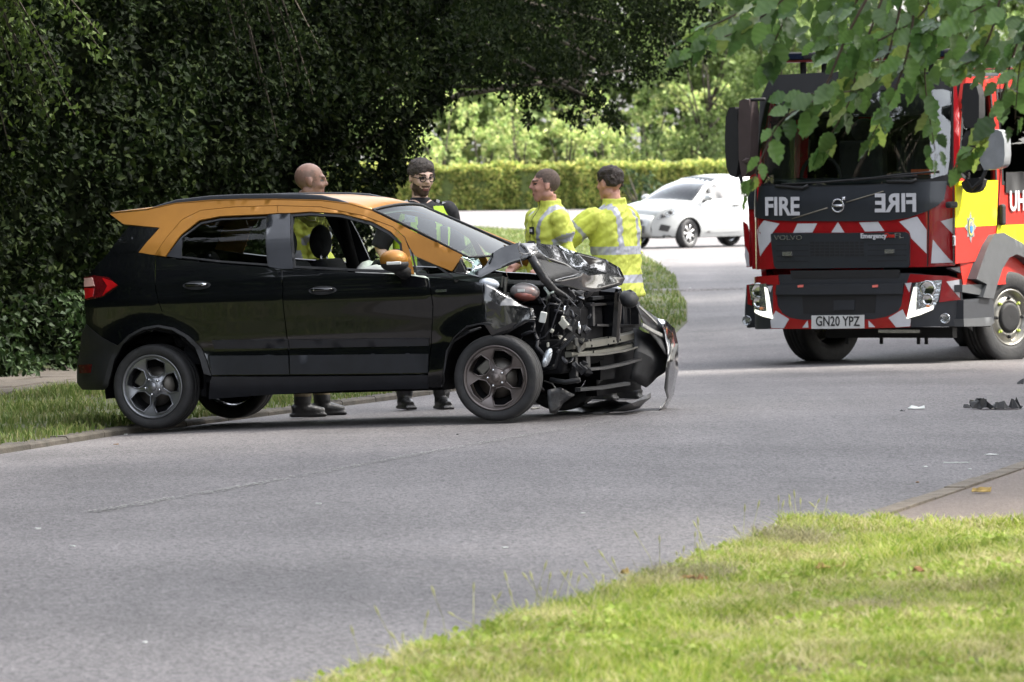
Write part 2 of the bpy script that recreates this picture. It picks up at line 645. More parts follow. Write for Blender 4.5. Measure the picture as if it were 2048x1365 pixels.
def kerb_row(name, pts, width, up, piece, mt, label, gap=.006, side=1):
    """kerb stones laid end to end along pts; each stone is its own piece"""
    root = tag(empty(name), label, None, None, 'structure')
    P = [Vector((p[0], p[1], 0)) for p in pts]
    cum = [0]
    for a, b in zip(P, P[1:]): cum.append(cum[-1] + (b - a).length)

    def at(s):
        for i in range(len(P) - 1):
            if s <= cum[i + 1] or i == len(P) - 2:
                t = (s - cum[i]) / (cum[i + 1] - cum[i])
                return P[i].lerp(P[i + 1], t)
    s = 0
    r = random.Random(len(pts))
    while s + piece < cum[-1]:
        a, b = at(s + gap), at(s + piece - gap)
        t = (b - a).normalized(); nrm = Vector((-t.y, t.x, 0)) * side
        dz = r.uniform(-.006, .006); ch = .015
        sec = [(0, -.25), (0, up - ch), (ch, up), (width, up), (width, -.25)]
        V = []
        for p in (a, b):
            for (o, z) in sec:
                q = p + nrm * o
                V.append((q.x, q.y, H(q.x, q.y) + z + dz))
        k = len(sec)
        Fs = [(i, (i + 1) % k, k + (i + 1) % k, k + i) for i in range(k)] + [tuple(range(k))[::-1], tuple(range(k, 2 * k))]
        mesh_obj('kerb_stone', V, Fs, mt, root)
        s += piece
    return root


KUP = 0.045
left_edge = [(x_left(y), y) for y in np.arange(20, 92, 1.0)]
# the left verge, whose tip pokes out where the road bends
tip = [on_ground(u, v) for u, v in ((1352, 556), (1290, 514), (1190, 481), (1060, 462), (900, 455), (700, 450))]
tipl = [(p.x, p.y) for p in tip]
left_poly = [(x_left(y) - .14, y) for y in list(np.arange(12, 82, 1.0))] + tipl + [(-40, 165), (-60, 120), (-60, 12)]
slab_of_land('left_verge', left_poly, KUP - .01, .9, M_SOIL, 'grass verge along the left kerb', bumps=.05)
kerb_row('left_kerb', left_edge[6:32], .14, KUP, .915, M_KERB, 'weathered stone kerb along the left verge', side=1)

# near verge and the tarmac crossing to the right of it
near_edge = [(x_right(y), y) for y in np.arange(12, 62, .8)]
corner = on_ground(1716, 1050)
near_poly = [(x_right(y) - .02, y) for y in np.arange(8, 27.2, .8)] + [(1.25, 27.6), (1.9, 27.75), (2.6, 27.3), (4.2, 26.6), (16, 24), (16, 8)]
slab_of_land('near_verge', near_poly, .06, .25, M_SOIL, 'bright grass verge nearest the viewer', bumps=.09)
path_poly = [(x_right(y) + .12, y) for y in np.arange(24, 60, .8)] + [(24, 60), (16, 24)]
slab_of_land('footpath', path_poly, .035, .7, M_TARMAC, 'brown tarmac path at the right kerb')
kerb_row('right_kerb', near_edge[16:], .13, .05, .915, mat('brown worn kerb stone', (.13, .108, .082), .9, var=.35, scale=7, bump=.5, bscale=60, dirt=(.07, .055, .035), dscale=3, damt=.7), 'low worn kerb beside the tarmac path', side=-1)

# paving slabs behind the left verge
pv = tag(empty('paved_path'), 'uneven paving slabs between verge and dark hedge', None, None, 'structure')
pr = random.Random(5)
d0 = Vector((0.24, 0.97, 0)).normalized(); n0 = Vector((-.97, .24, 0))
for i in range(14):
    for j in range(3):
        b = Vector((x_left(44 + i * .95) - 3.75, 44.0 + i * .95, 0)) + n0 * j * .62
        cz = H(b.x, b.y) + KUP + .012
        L2, W2 = .455, .29
        V = []
        tl = [pr.uniform(-.014, .014) for _ in range(4)]
        for k, (a, c) in enumerate(((-1, -1), (1, -1), (1, 1), (-1, 1))):
            q = b + d0 * a * L2 + n0 * c * W2
            V.append((q.x, q.y, cz + tl[k] + .01))
        V += [(x, y, z - .08) for x, y, z in V]
        mesh_obj('paving_slab', V, [(0, 1, 2, 3), (0, 4, 5, 1), (1, 5, 6, 2), (2, 6, 7, 3), (3, 7, 4, 0)], M_SLAB, pv)

# the worn centre line: flecks of paint left between the stones
cl = [on_ground(u, v) for u, v in ((185, 1025), (420, 985), (640, 946), (860, 905), (1050, 872), (1240, 840))]
V = []; Fs = []
fr = random.Random(77)
taken = []
for k in range(3600):
    t = fr.random() ** 1.5 * 4.99
    i = int(t); p = cl[i].lerp(cl[i + 1], t - i)
    if noise.noise((t * 3.1, 0, 5)) < -.18 and fr.random() < .85: continue
    d_ = (cl[i + 1] - cl[i]).normalized(); n_ = Vector((-d_.y, d_.x, 0))
    p = p + n_ * fr.gauss(0, .026) + d_ * fr.uniform(-.05, .05)
    r_ = fr.uniform(.005, .014) * (1.2 - t * .14)
    lv = k % 3
    if any(q[3] == lv and abs(p.x - q[0]) < (r_ + q[2]) * 1.3 and abs(p.y - q[1]) < (r_ + q[2]) * 2.1 for q in taken): continue
    taken.append((p.x, p.y, r_, lv))
    a0 = fr.uniform(0, 6.28); b0 = len(V)
    for q in range(5):
        a = a0 + q * 1.2566; w = r_ * fr.uniform(.5, 1.3)
        x, y = p.x + math.cos(a) * w, p.y + math.sin(a) * w * 1.6
        V.append((x, y, H(x, y) + .004 + .0015 * lv))
    Fs.append(tuple(range(b0, b0 + 5)))
tag(mesh_obj('road_marking', V, Fs, M_PAINT), 'worn faded centre line on the asphalt', None, None, 'stuff')

# ================================================================== plants
def fast_mesh(name, V, Fq, mats, parent=None, fm=None):
    """V (n,3) array, Fq (m,k) array of equal polygons"""
    me = bpy.data.meshes.new(name)
    n, k = Fq.shape
    me.vertices.add(len(V)); me.vertices.foreach_set('co', np.asarray(V, np.float32).ravel())
    me.loops.add(n * k); me.loops.foreach_set('vertex_index', Fq.astype(np.int32).ravel())
    me.polygons.add(n); me.polygons.foreach_set('loop_start', np.arange(0, n * k, k, dtype=np.int32))
    for m in (mats if isinstance(mats, (list, tuple)) else [mats]): me.materials.append(m)
    if fm is not None: me.polygons.foreach_set('material_index', fm.astype(np.int32))
    me.update(calc_edges=True)
    o = bpy.data.objects.new(name, me); col.objects.link(o)
    if parent: o.parent = parent
    return o


def leaf_cloud(P, size, rg, droop=0.35, facing=None, wide=.55, spread=1.0):
    """one folded diamond per point; returns vertices and triangles"""
    n = len(P)
    d = rg.normal(size=(n, 3)); d[:, 2] -= droop * 1.5
    if facing is not None: d += facing * spread
    d /= np.linalg.norm(d, axis=1)[:, None]
    nr = rg.normal(size=(n, 3)) + np.array([0, -.35, .9])
    s = np.cross(d, nr); s /= np.maximum(np.linalg.norm(s, axis=1), 1e-6)[:, None]
    up = np.cross(s, d)
    L = size * rg.uniform(.65, 1.25, n)[:, None]
    b = P - d * L * .5; t = P + d * L * .5 - up * L * .08
    c = P - d * L * .05
    l = c + s * L * wide * .5 + up * L * .09; r = c - s * L * wide * .5 + up * L * .09
    V = np.stack([b, l, t, r], 1).reshape(-1, 3)
    i = np.arange(n)[:, None] * 4
    T = np.concatenate([i + np.array([[0, 2, 1]]), i + np.array([[0, 3, 2]])], 0)
    return V, T


def leaves_obj(name, P, size, mt, parent, seed, **k):
    rg = np.random.default_rng(seed)
    V, T = leaf_cloud(np.asarray(P), size, rg, **k)
    return fast_mesh(name, V, T, mt, parent)


def blob_points(blobs, per, rg, shell=.45, flat=.75):
    """points gathered towards the outside of each clump, bunched on twigs"""
    out = []
    for c, r in blobs:
        n = int(per * r * r)
        k = max(4, n // 14)
        d = rg.normal(size=(k, 3)); d /= np.linalg.norm(d, axis=1)[:, None]
        rad = r * (1 - shell * rg.random(k) ** 1.6)
        tw = d * rad[:, None] * np.array([1, 1, flat])
        idx = rg.integers(0, k, n)
        p = tw[idx] + rg.normal(size=(n, 3)) * (r * .10 + .03)
        out.append(p + np.array(c))
    return np.concatenate(out)


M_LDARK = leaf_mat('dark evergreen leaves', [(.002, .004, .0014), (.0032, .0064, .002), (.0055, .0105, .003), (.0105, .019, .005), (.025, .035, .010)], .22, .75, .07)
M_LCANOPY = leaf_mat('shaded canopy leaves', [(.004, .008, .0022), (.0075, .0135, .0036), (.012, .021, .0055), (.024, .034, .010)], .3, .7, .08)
M_LBIRCH = leaf_mat('hanging light green leaves', [(.03, .052, .010), (.048, .078, .015), (.072, .10, .025)], .35, .6, .15)
M_LIVY = leaf_mat('ground ivy leaves', [(.010, .022, .006), (.018, .036, .010), (.030, .050, .016)], .22, .6, .15)
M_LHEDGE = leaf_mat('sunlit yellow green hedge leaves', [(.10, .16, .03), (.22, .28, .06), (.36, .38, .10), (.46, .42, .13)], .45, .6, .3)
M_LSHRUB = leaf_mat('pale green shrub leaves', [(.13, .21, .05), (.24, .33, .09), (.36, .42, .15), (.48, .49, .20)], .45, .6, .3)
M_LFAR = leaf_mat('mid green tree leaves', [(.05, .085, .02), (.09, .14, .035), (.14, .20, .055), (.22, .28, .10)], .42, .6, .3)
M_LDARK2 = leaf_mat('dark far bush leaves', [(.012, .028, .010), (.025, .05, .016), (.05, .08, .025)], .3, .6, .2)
M_BARK = mat('dark furrowed bark', (.045, .036, .026), .95, var=.4, scale=14, bump=.8, bscale=25)
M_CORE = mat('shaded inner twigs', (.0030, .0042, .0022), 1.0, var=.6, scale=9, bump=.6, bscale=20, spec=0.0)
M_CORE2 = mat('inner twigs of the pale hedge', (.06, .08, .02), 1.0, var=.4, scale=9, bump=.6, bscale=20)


def tree(name, label, base, height, blobs, per, leaf, lm, seed, group=None, trunk_r=.22, **k):
    rg = np.random.default_rng(seed)
    root = empty(name, Matrix.Translation(base))
    tag(root, label, 'tree', group)
    base = Vector(base)
    P = blob_points(blobs, per, rg) - np.array(base)
    leaves_obj('crown', P, leaf, lm, root, seed + 1, **k)
    mb = MB()
    cs = [Vector(c) - base for c, r in blobs]
    mid = sum(cs, Vector()) / len(cs)
    top = Vector((mid.x * .25, mid.y * .25, height * .8))
    mb.tube([Vector((0, 0, -.3)), Vector((0, 0, height * .15)), top * .5 + Vector((.1, 0, 0)), top], [trunk_r * 1.25, trunk_r, trunk_r * .75, trunk_r * .3], 10)
    rr = random.Random(seed)
    for c in cs[:18]:
        f = rr.uniform(.35, .9)
        a = Vector((0, 0, 0)).lerp(top, f)
        m = a.lerp(c, .5) + Vector((rr.uniform(-.3, .3), rr.uniform(-.3, .3), rr.uniform(.1, .6)))
        mb.tube([a, m, c], [trunk_r * .35, trunk_r * .2, .02], 6)
    mb.build('trunk', M_BARK, root, True)
    return root


# ---- dark hedge on the left: runs beside the path and ends where the view opens
HL = [(-19, -12), (-12.2, 12), (-8.3, 30), (-7.5, 42), (-4.95, 54), (-3.0, 62), (-1.35, 69)]


def hedge_line(s):
    cum = [0]
    for a, b in zip(HL, HL[1:]): cum.append(cum[-1] + math.dist(a, b))
    s = max(0, min(s, cum[-1] - 1e-6))
    for i in range(len(HL) - 1):
        if s <= cum[i + 1]:
            t = (s - cum[i]) / (cum[i + 1] - cum[i])
            p = Vector((*HL[i], 0)).lerp(Vector((*HL[i + 1], 0)), t)
            d = (Vector((*HL[i + 1], 0)) - Vector((*HL[i], 0))).normalized()
            return p, Vector((d.y, -d.x, 0))


HLEN = sum(math.dist(a, b) for a, b in zip(HL, HL[1:]))
S40 = math.dist(HL[0], HL[1]) + math.dist(HL[1], HL[2]) + math.dist(HL[2], HL[3]) - 2
rg = np.random.default_rng(11)


def hedge_points(n, s0, s1, zmax, z0=0.0):
    out = []; fc = []
    while len(out) < n:
        s = rg.uniform(s0, s1); z = z0 + rg.random() * (zmax - z0)
        p, nr = hedge_line(s)
        c = noise.noise((s * .6, z * .75, 0)) * .75 + noise.noise((s * 1.8, z * 2.0, 5)) * .45 + noise.noise((s * 4.3, z * 4.8, 9)) * .20
        if c < -.22 and rg.random() < min(.9, (-.22 - c) * 4): continue
        foot = .35 * math.exp(-z / .35)
        lean = .22 * max(0, z - 1.2)
        off = c * .95 + foot + lean - abs(rg.normal()) * .14
        q = p + nr * off
        out.append((q.x, q.y, H(-4, q.y) + .05 + z)); fc.append((nr.x, nr.y, -.1))
    return np.array(out), np.array(fc)


hedge = tag(empty('evergreen_hedge', Matrix.Translation((-6, 50, 0))), 'tall dark evergreen hedge behind the paving slabs and the black car', 'hedge')
P1, F1 = hedge_points(64000, S40 + 8, HLEN, 5.2)
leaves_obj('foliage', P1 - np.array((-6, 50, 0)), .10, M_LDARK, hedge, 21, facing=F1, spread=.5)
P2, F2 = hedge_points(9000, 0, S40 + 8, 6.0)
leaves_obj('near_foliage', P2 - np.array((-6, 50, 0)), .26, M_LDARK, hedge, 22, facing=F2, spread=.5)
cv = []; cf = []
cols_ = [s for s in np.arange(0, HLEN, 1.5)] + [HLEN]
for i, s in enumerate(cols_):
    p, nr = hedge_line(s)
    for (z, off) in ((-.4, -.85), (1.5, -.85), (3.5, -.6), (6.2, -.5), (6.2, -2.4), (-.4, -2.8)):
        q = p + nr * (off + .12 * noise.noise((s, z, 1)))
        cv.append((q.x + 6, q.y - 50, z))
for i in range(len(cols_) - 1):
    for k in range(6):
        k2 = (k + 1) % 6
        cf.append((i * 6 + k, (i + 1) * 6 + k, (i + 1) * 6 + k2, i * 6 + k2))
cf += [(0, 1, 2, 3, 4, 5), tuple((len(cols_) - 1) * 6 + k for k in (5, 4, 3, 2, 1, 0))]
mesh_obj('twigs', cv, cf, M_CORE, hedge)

# low ivy and weeds at its foot
P3, F3 = hedge_points(5200, S40 + 8, HLEN, .75)
sh = np.array([[hedge_line(0)[1].x * .25, hedge_line(0)[1].y * .25, 0]])
iv = tag(leaves_obj('ivy', P3 + sh, .085, M_LIVY, None, 23, facing=F3, spread=.7), 'ivy and weeds spilling from the hedge foot onto the path', 'ground cover', None, 'stuff')

# ---- unseen tree left of the frame, its crown added to shade the left half
rb = random.Random(3)
bl = []
for i in range(36):
    x = rb.uniform(-8.8, -5.0); y = rb.uniform(37.5, 58)
    z = rb.uniform(4.1, 6.4) + max(0, -x - 4) * .25
    bl.append(((x, y, z), rb.uniform(.8, 1.35)))
tree('broad_tree', 'unseen broad dark tree left of the view, added for its shade', (-9.2, 47, 0), 7.5, bl, 620, .12, M_LCANOPY, 31, trunk_r=.3)

# ---- hanging birch-like sprays, upper left
def sprays(name, label, anchor, tips, lm, leaf, per, seed, width=.16):
    rg_ = np.random.default_rng(seed)
    root = tag(empty(name, Matrix.Translation(anchor)), label, 'tree', 'trees over the dark hedge')
    a = Vector(anchor)
    mb = MB(); pts = []
    for (st, en) in tips:
        st = Vector(st); en = Vector(en)
        mid = st.lerp(en, .5) + Vector((0, 0, .25))
        pp = []
        for k in range(9):
            t = k / 8
            pp.append(st * (1 - t) ** 2 + mid * 2 * t * (1 - t) + en * t * t)
        mb.tube([p - a for p in pp], [.012 * (1 - k / 10) + .003 for k in range(9)], 5)
        for k in range(per):
            t = rg_.random() ** .8
            p = st * (1 - t) ** 2 + mid * 2 * t * (1 - t) + en * t * t
            w = width * (1.15 - t * .85)
            pts.append(np.array(p - a) + rg_.normal(size=3) * np.array([w, w, w * .9]) + np.array([0, 0, -abs(rg_.normal()) * w * .9]))
    mb.tube([Vector((-3, 6, -6)), Vector((-2, 4, 0)), Vector((0, 0, .3))], [.12, .09, .04], 8)
    mb.build('branch', M_BARK, root, True)
    leaves_obj('crown', np.array(pts), leaf, lm, root, seed + 1, droop=.8)
    return root


def px(u, v, y): return at_depth(u, v, y)


sprays('birch_tree', 'pale hanging sprays at the upper left over the dark hedge', (-8.0, 50, 7.5),
       [(px(-150, -260, 50), px(*e, 50)) for e in ((60, 60), (120, 150), (150, 230), (90, 210), (200, 70), (30, 150), (20, 300), (100, 245), (205, 105), (-20, 230))], M_LBIRCH, .07, 210, 41)
sprays('birch_tree', 'drooping birch sprays hanging above the bald man', (-4.5, 56, 7.0),
       [(px(*b_, 54), px(*e, 54)) for b_, e in (((430, -220), (560, 60)), ((450, -200), (640, 100)), ((470, -200), (600, 150)), ((430, -200), (520, 170)), ((480, -150), (580, 210)), ((430, -160), (555, 275)), ((400, -150), (480, 120)), ((500, -150), (625, 190)))],
       M_LCANOPY, .06, 230, 43, .15)

# ---- the dark tree whose boughs arch over the bend
ab = []
for (u, v, y, r) in ((640, -40, 66, .9), (740, 20, 68, .9), (830, 40, 70, .9), (700, 160, 67, .8), (790, 170, 69, .75), (880, 90, 71, .8), (940, 60, 73, .8), (900, 170, 72, .38),
                     (1000, 80, 75, .75), (1000, 150, 74, .42), (1060, 100, 76, .65), (1080, 170, 75, .36), (1130, 60, 78, .75), (1140, 165, 76, .38), (1190, 120, 78, .5), (1195, 205, 76, .3),
                     (1240, 50, 80, .7), (1260, 140, 79, .36), (1230, 250, 76, .16), (1210, 235, 77, .2), (1300, 60, 80, .55), (1320, 140, 79, .3), (1370, 40, 82, .5), (1390, 110, 81, .25), (1160, 240, 76, .2), (1060, 222, 75, .2),
                     (620, 120, 66, .8), (560, 20, 66, .9), (900, -60, 72, 1.1), (1010, -60, 74, 1.1), (1120, -70, 78, 1.1), (1240, -60, 80, 1.0), (1350, -60, 82, .9), (810, 250, 69, .35), (800, 330, 69, .3), (770, 260, 68, .5)):
    p = px(u, v, y); ab.append((tuple(p), r))
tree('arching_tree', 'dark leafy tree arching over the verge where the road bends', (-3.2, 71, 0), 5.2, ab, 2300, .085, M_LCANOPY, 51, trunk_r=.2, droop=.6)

# ---- far side of the bend: clipped hedge, pale shrubs, trees
fh = tag(empty('clipped_hedge', Matrix.Translation((1, 205, 0))), 'clipped yellow green hedge along the far road', 'hedge')
A, B = Vector((-9, 211, 0)), Vector((32, 205, 0))
dv = (B - A).normalized(); nv = Vector((dv.y, -dv.x, 0))
pts = []
rg = np.random.default_rng(61)
for i in range(46000):
    s = rg.random(); top = rg.random() < .4
    b_ = .22 * noise.noise((s * 40, 0, 2)) + .12 * noise.noise((s * 150, 3, 2))
    z = 1.55 + b_ + rg.normal() * .06 if top else rg.random() * 1.5
    w = -rg.random() * 1.3 if top else b_ * 1.2 + .15 * noise.noise((s * 100, z * 3, 4)) - abs(rg.normal()) * .06
    q = A.lerp(B, s) + nv * w
    pts.append((q.x - 1, q.y - 205, z))
leaves_obj('foliage', np.array(pts), .17, M_LHEDGE, fh, 62)
cv = []
for p in (A, B):
    for (o_, z) in ((-.12, -.3), (-.12, 1.38), (-1.2, 1.38), (-1.2, -.3)):
        q = p + nv * o_; cv.append((q.x - 1, q.y - 205, z))
mesh_obj('twigs', cv, [(0, 1, 2, 3), (7, 6, 5, 4), (0, 4, 5, 1), (1, 5, 6, 2), (2, 6, 7, 3), (3, 7, 4, 0)], M_CORE2, fh)


def shrub(label, u, base_y, w, h, seed, lm, leaf=.24, per=230, cat='shrub', group='pale shrubs behind the clipped hedge', name='shrub'):
    c = px(u, 320, base_y)
    rr = random.Random(seed)
    root = tag(empty(name, Matrix.Translation((c.x, base_y, -.3))), label, cat, group)
    bl = []
    for i in range(11):
        a = rr.uniform(0, 6.28)
        zz = h * rr.uniform(.2, .88)
        ww = w * (1 - (zz / h) ** 2 * .6)
        bl.append(((math.cos(a) * ww * rr.uniform(.2, .85), math.sin(a) * ww * rr.uniform(.2, .7), zz), rr.uniform(.3, .48) * min(w, h) * .75))
    P = blob_points(bl, per, np.random.default_rng(seed))
    leaves_obj('foliage', P, leaf, lm, root, seed + 1)
    mb = MB()
    for b_, r in bl:
        mb.tube([(0, 0, 0), (b_[0] * .4, b_[1] * .4, b_[2] * .55), b_], [.05, .04, .01], 5)
    mb.build('stem', M_BARK, root, True)
    return root


sh_l = ['rounded pale shrub just right of the dark hedge end', 'second pale shrub from the dark hedge, behind the clipped hedge',
        'pale shrub above the man in glasses and to his right', 'yellowish shrub above the shorn firefighter', 'pale shrub between the two firefighters', 'light green shrub behind the dark haired firefighter',
        'light green shrub above the white car bonnet', 'green shrub above the white car roof', 'green shrub beside the tall black mirror']
for i, (u, h) in enumerate(((800, 4.6), (880, 5.4), (960, 4.6), (1040, 5.6), (1130, 4.9), (1215, 5.6), (1300, 5.2), (1385, 6.0), (1470, 5.6))):
    shrub(sh_l[i], u, 221 + (i * 37 % 11), 2.2, h, 70 + i * 3, M_LSHRUB)
shrub('dark green bush at the right end of the clipped hedge, beside the white car', 1278, 200, 1.15, 1.75, 140, M_LDARK2, .15, 420, 'shrub', None, 'dark_bush')
tl = ['tall mid green tree behind the dark hedge end', 'pale leafy tree behind the far shrubs left of centre', 'broad green tree behind the shorn firefighter', 'green tree behind the two firefighters',
      'dense green tree right of the arching boughs', 'green tree behind the tall black mirror', 'tall green tree directly behind the fire engine cab', 'green tree behind the fire engine roof', 'green tree at the far right above the red roof', 'outermost tree beyond the fire engine']
for i, (u, w, h) in enumerate(((760, 4.5, 13), (900, 4, 11), (1020, 4.2, 12), (1150, 4, 12), (1290, 4.5, 14), (1420, 4.2, 14), (1560, 4.5, 14), (1720, 4.5, 14), (1880, 4.5, 14), (2060, 5, 14))):
    c = px(u, 320, 246 + (i * 29 % 17))
    rr = random.Random(100 + i)
    bl = [((c.x + rr.uniform(-w, w) * (1 - .3 * t), c.y + rr.uniform(-3, 3), 1.0 + t * (h - 2)), rr.uniform(1.3, 2.0)) for t in [k / 15 for k in range(16)]]
    tree('far_tree', tl[i], (c.x, c.y, -.3), h, bl, 190, .42, M_LSHRUB if i in (1, 2) else M_LFAR, 200 + i * 5, 'trees beyond the far hedge', .25)
# nearer mid green trees right of the bend
for i, (u, v, y, n_, s_) in enumerate(((1420, 200, 222, 20, 300), (1560, 180, 220, 20, 310), (1960, 160, 218, 18, 320))):
    c = px(u, 320, y); rr = random.Random(s_)
    bl = [((c.x + rr.uniform(-2.2, 2.2), c.y + rr.uniform(-1.5, 1.5), 1.2 + rr.random() * 7), rr.uniform(.8, 1.3)) for _ in range(n_)]
    tree('roadside_tree', ('mid green roadside tree left of the tall black mirror', 'mid green roadside tree above the fire engine light bar', 'roadside tree behind the fire engine crew door')[i], (c.x, c.y, -.2), 6, bl, 260, .22, M_LFAR, s_, 'roadside trees past the bend', .14, droop=.6)

# woodland that closes the place behind the viewer, seen mirrored in paint and glass
rg = np.random.default_rng(90)
bl = []
for i in range(60):
    a = R(95 + 185 * i / 59)
    bl.append(((math.sin(a) * 34 + rg.normal() * 2, math.cos(a) * 34 + 8 + rg.normal() * 2, rg.uniform(1.0, 8.5)), rg.uniform(2.0, 3.2)))
for i in range(330):
    bl.append(((rg.uniform(16.5, 23.5), rg.uniform(-4, 102), rg.uniform(3, 27)), rg.uniform(2.0, 3.0)))
for i in range(120):
    q, nr_ = hedge_line(rg.uniform(0, S40 + 2))
    bl.append(((q.x - nr_.x * 3, q.y - nr_.y * 3, rg.uniform(4, 15)), rg.uniform(2.0, 3.0)))
P = blob_points(bl, 46, rg)
tag(leaves_obj('woodland', P, .9, M_LCANOPY, None, 91), 'tall woodland on the right of the road, shading the crash', 'woodland', None, 'stuff')


# ------------------------------------------------------------------ grass
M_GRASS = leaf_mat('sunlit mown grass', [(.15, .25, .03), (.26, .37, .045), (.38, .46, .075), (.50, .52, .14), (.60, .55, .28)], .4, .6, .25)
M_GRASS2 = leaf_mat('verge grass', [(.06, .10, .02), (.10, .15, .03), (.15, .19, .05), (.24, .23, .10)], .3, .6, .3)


def blades(P, Hh, W, rg, lean=.5):
    n = len(P)
    a = rg.uniform(0, 2 * np.pi, n); b = rg.uniform(0, 2 * np.pi, n)
    ln = rg.uniform(.1, 1.0, n) * lean
    d = np.stack([np.cos(a), np.sin(a), np.zeros(n)], 1) * W[:, None]
    t = np.stack([np.cos(b) * ln, np.sin(b) * ln, np.ones(n)], 1)
    m = P + t * (Hh * .55)[:, None] * np.array([.6, .6, 1])
    e = P + t * Hh[:, None] * np.array([1.4, 1.4, .92])
    V = np.stack([P - d, P + d, m + d * .7, m - d * .7, e], 1).reshape(-1, 3)
    i = np.arange(n)[:, None] * 5
    T = np.concatenate([i + np.array([[0, 1, 2]]), i + np.array([[0, 2, 3]]), i + np.array([[3, 2, 4]])], 0)
    return V, T


def in_poly_points(n, poly, rg):
    A_ = np.array(poly); out = []
    lo, hi = A_.min(0), A_.max(0)
    tot = 0
    while tot < n:
        p = lo + rg.random((n, 2)) * (hi - lo)
        p = p[inside(p, poly)]
        out.append(p); tot += len(p)
    return np.concatenate(out)[:n]


def grass_patch(name, label, poly, n, h, w, up, mt, seed, bumps=0.0, clump=2.0, lean=.55):
    rg = np.random.default_rng(seed)
    p = in_poly_points(n, poly, rg)
    nz = np.array([noise.noise((x * clump, y * clump, 7)) + .6 * noise.noise((x * clump * 3.1, y * clump * 3.1, 2)) for x, y in p])
    keep = rg.random(len(p)) < np.clip(.72 + nz * .9, .12, 1)
    p = p[keep]; nz = nz[keep]
    d = np.minimum(seg_dist(p, poly) / .4, 1)
    z = np.array([H(x, y) + up * (1 if y < 50 else max(.25, 1 - (y - 50) / 10)) + bumps * dd * noise.noise((x * .7, y * .7, 3.1)) for (x, y), dd in zip(p, d)])
    Hh = h * rg.uniform(.45, 1.15, len(p)) * np.clip(1 + nz * .9, .5, 1.9)
    V, T = blades(np.column_stack([p, z - .005]), Hh, w * rg.uniform(.6, 1.3, len(p)), rg, lean)
    return tag(fast_mesh(name, V, T, mt), label, 'grass', None, 'stuff')


fg = [(x_right(y) - .05, y) for y in np.arange(17.5, 27.2, .6)] + [(1.28, 27.68), (1.9, 27.8), (2.6, 27.35), (3.4, 26.9), (3.2, 17.5)]
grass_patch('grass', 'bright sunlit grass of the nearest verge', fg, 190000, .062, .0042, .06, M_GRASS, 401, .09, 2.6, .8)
M_STRAW = leaf_mat('dry straw blades', [(.38, .36, .13), (.52, .48, .22), (.62, .56, .32)], .3, .7, .2)
grass_patch('straw', 'dry straw blades lying in the nearest verge', fg, 70000, .045, .0030, .078, M_STRAW, 411, .09, 1.3, 2.4)
rg = np.random.default_rng(77)
cp = in_poly_points(12000, fg, rg)
cp = cp[[noise.noise((x * 1.9, y * 1.1, 4)) > .12 for x, y in cp]]
cz = np.array([H(x, y) + .06 + .09 * min(1, d_ / .4) * noise.noise((x * .7, y * .7, 3.1)) + .035 for (x, y), d_ in zip(cp, seg_dist(cp, fg))])
tag(leaves_obj('clover', np.column_stack([cp, cz + rg.random(len(cp)) * .02]), .03, leaf_mat('clover and weed leaves', [(.22, .32, .045), (.32, .41, .07), (.42, .48, .12)], .35, .6, .25), None, 412, wide=.9), 'clover and small weeds in the nearest verge', 'weeds', None, 'stuff')
lg = [(x_left(y) - .07, y) for y in np.arange(32, 62, 1.0)] + [(x_left(y) - 3.5, y) for y in np.arange(62, 32, -1.0)]
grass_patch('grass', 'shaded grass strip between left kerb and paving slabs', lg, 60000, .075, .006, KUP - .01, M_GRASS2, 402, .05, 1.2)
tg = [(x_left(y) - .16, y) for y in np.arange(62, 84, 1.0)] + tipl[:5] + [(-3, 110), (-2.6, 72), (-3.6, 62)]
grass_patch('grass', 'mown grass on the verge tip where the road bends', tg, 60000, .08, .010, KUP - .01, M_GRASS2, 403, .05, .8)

# taller seed stalks along the near verge edge
rg = np.random.default_rng(404)
mb = MB()
for i in range(70):
    y = rg.uniform(19.5, 27.4); x = x_right(y) + rg.uniform(-.02, .3)
    h = rg.uniform(.08, .20); l = rg.normal(size=2) * .05
    z = H(x, y) + .06
    mb.tube([(x, y, z), (x + l[0] * .4, y, z + h * .6), (x + l[0], y + l[1], z + h)], [.0018, .0014, .001], 4, False)
    mb.tube([(x + l[0], y + l[1], z + h), (x + l[0] * 1.15, y + l[1], z + h * 1.12), (x + l[0] * 1.3, y + l[1], z + h * 1.22)], [.001, .0045, .001], 4, False)
tag(mb.build('seed_stalks', mat('straw coloured stalks', (.36, .36, .16), .8, var=.3), None), 'thin seed stalks along the near verge edge', 'grass', None, 'stuff')
# dry clippings
pts = []
for (u, v, r_) in ((1545, 1083, .12), (1570, 1088, .16), (1622, 1090, .14), (1360, 1165, .22), (1430, 1160, .12), (1800, 1230, .2)):
    c = on_ground(u, v, .07)
    n = int(330 * r_ / .2)
    q = rg.normal(size=(n, 3)) * np.array([r_ * .45, r_ * .9, .022]); q[:, 2] = abs(q[:, 2])
    pts.append(q + np.array(c))
pts = np.concatenate(pts)
V, T = blades(pts, rg.uniform(.03, .08, len(pts)), np.full(len(pts), .002), rg, 2.5)
tag(fast_mesh('clippings', V, T, leaf_mat('dry grass clippings', [(.22, .20, .11), (.36, .33, .19), (.48, .44, .28)], .25, .8, .2)), 'clumps of dry grey mown clippings on the near verge', 'clippings', None, 'stuff')

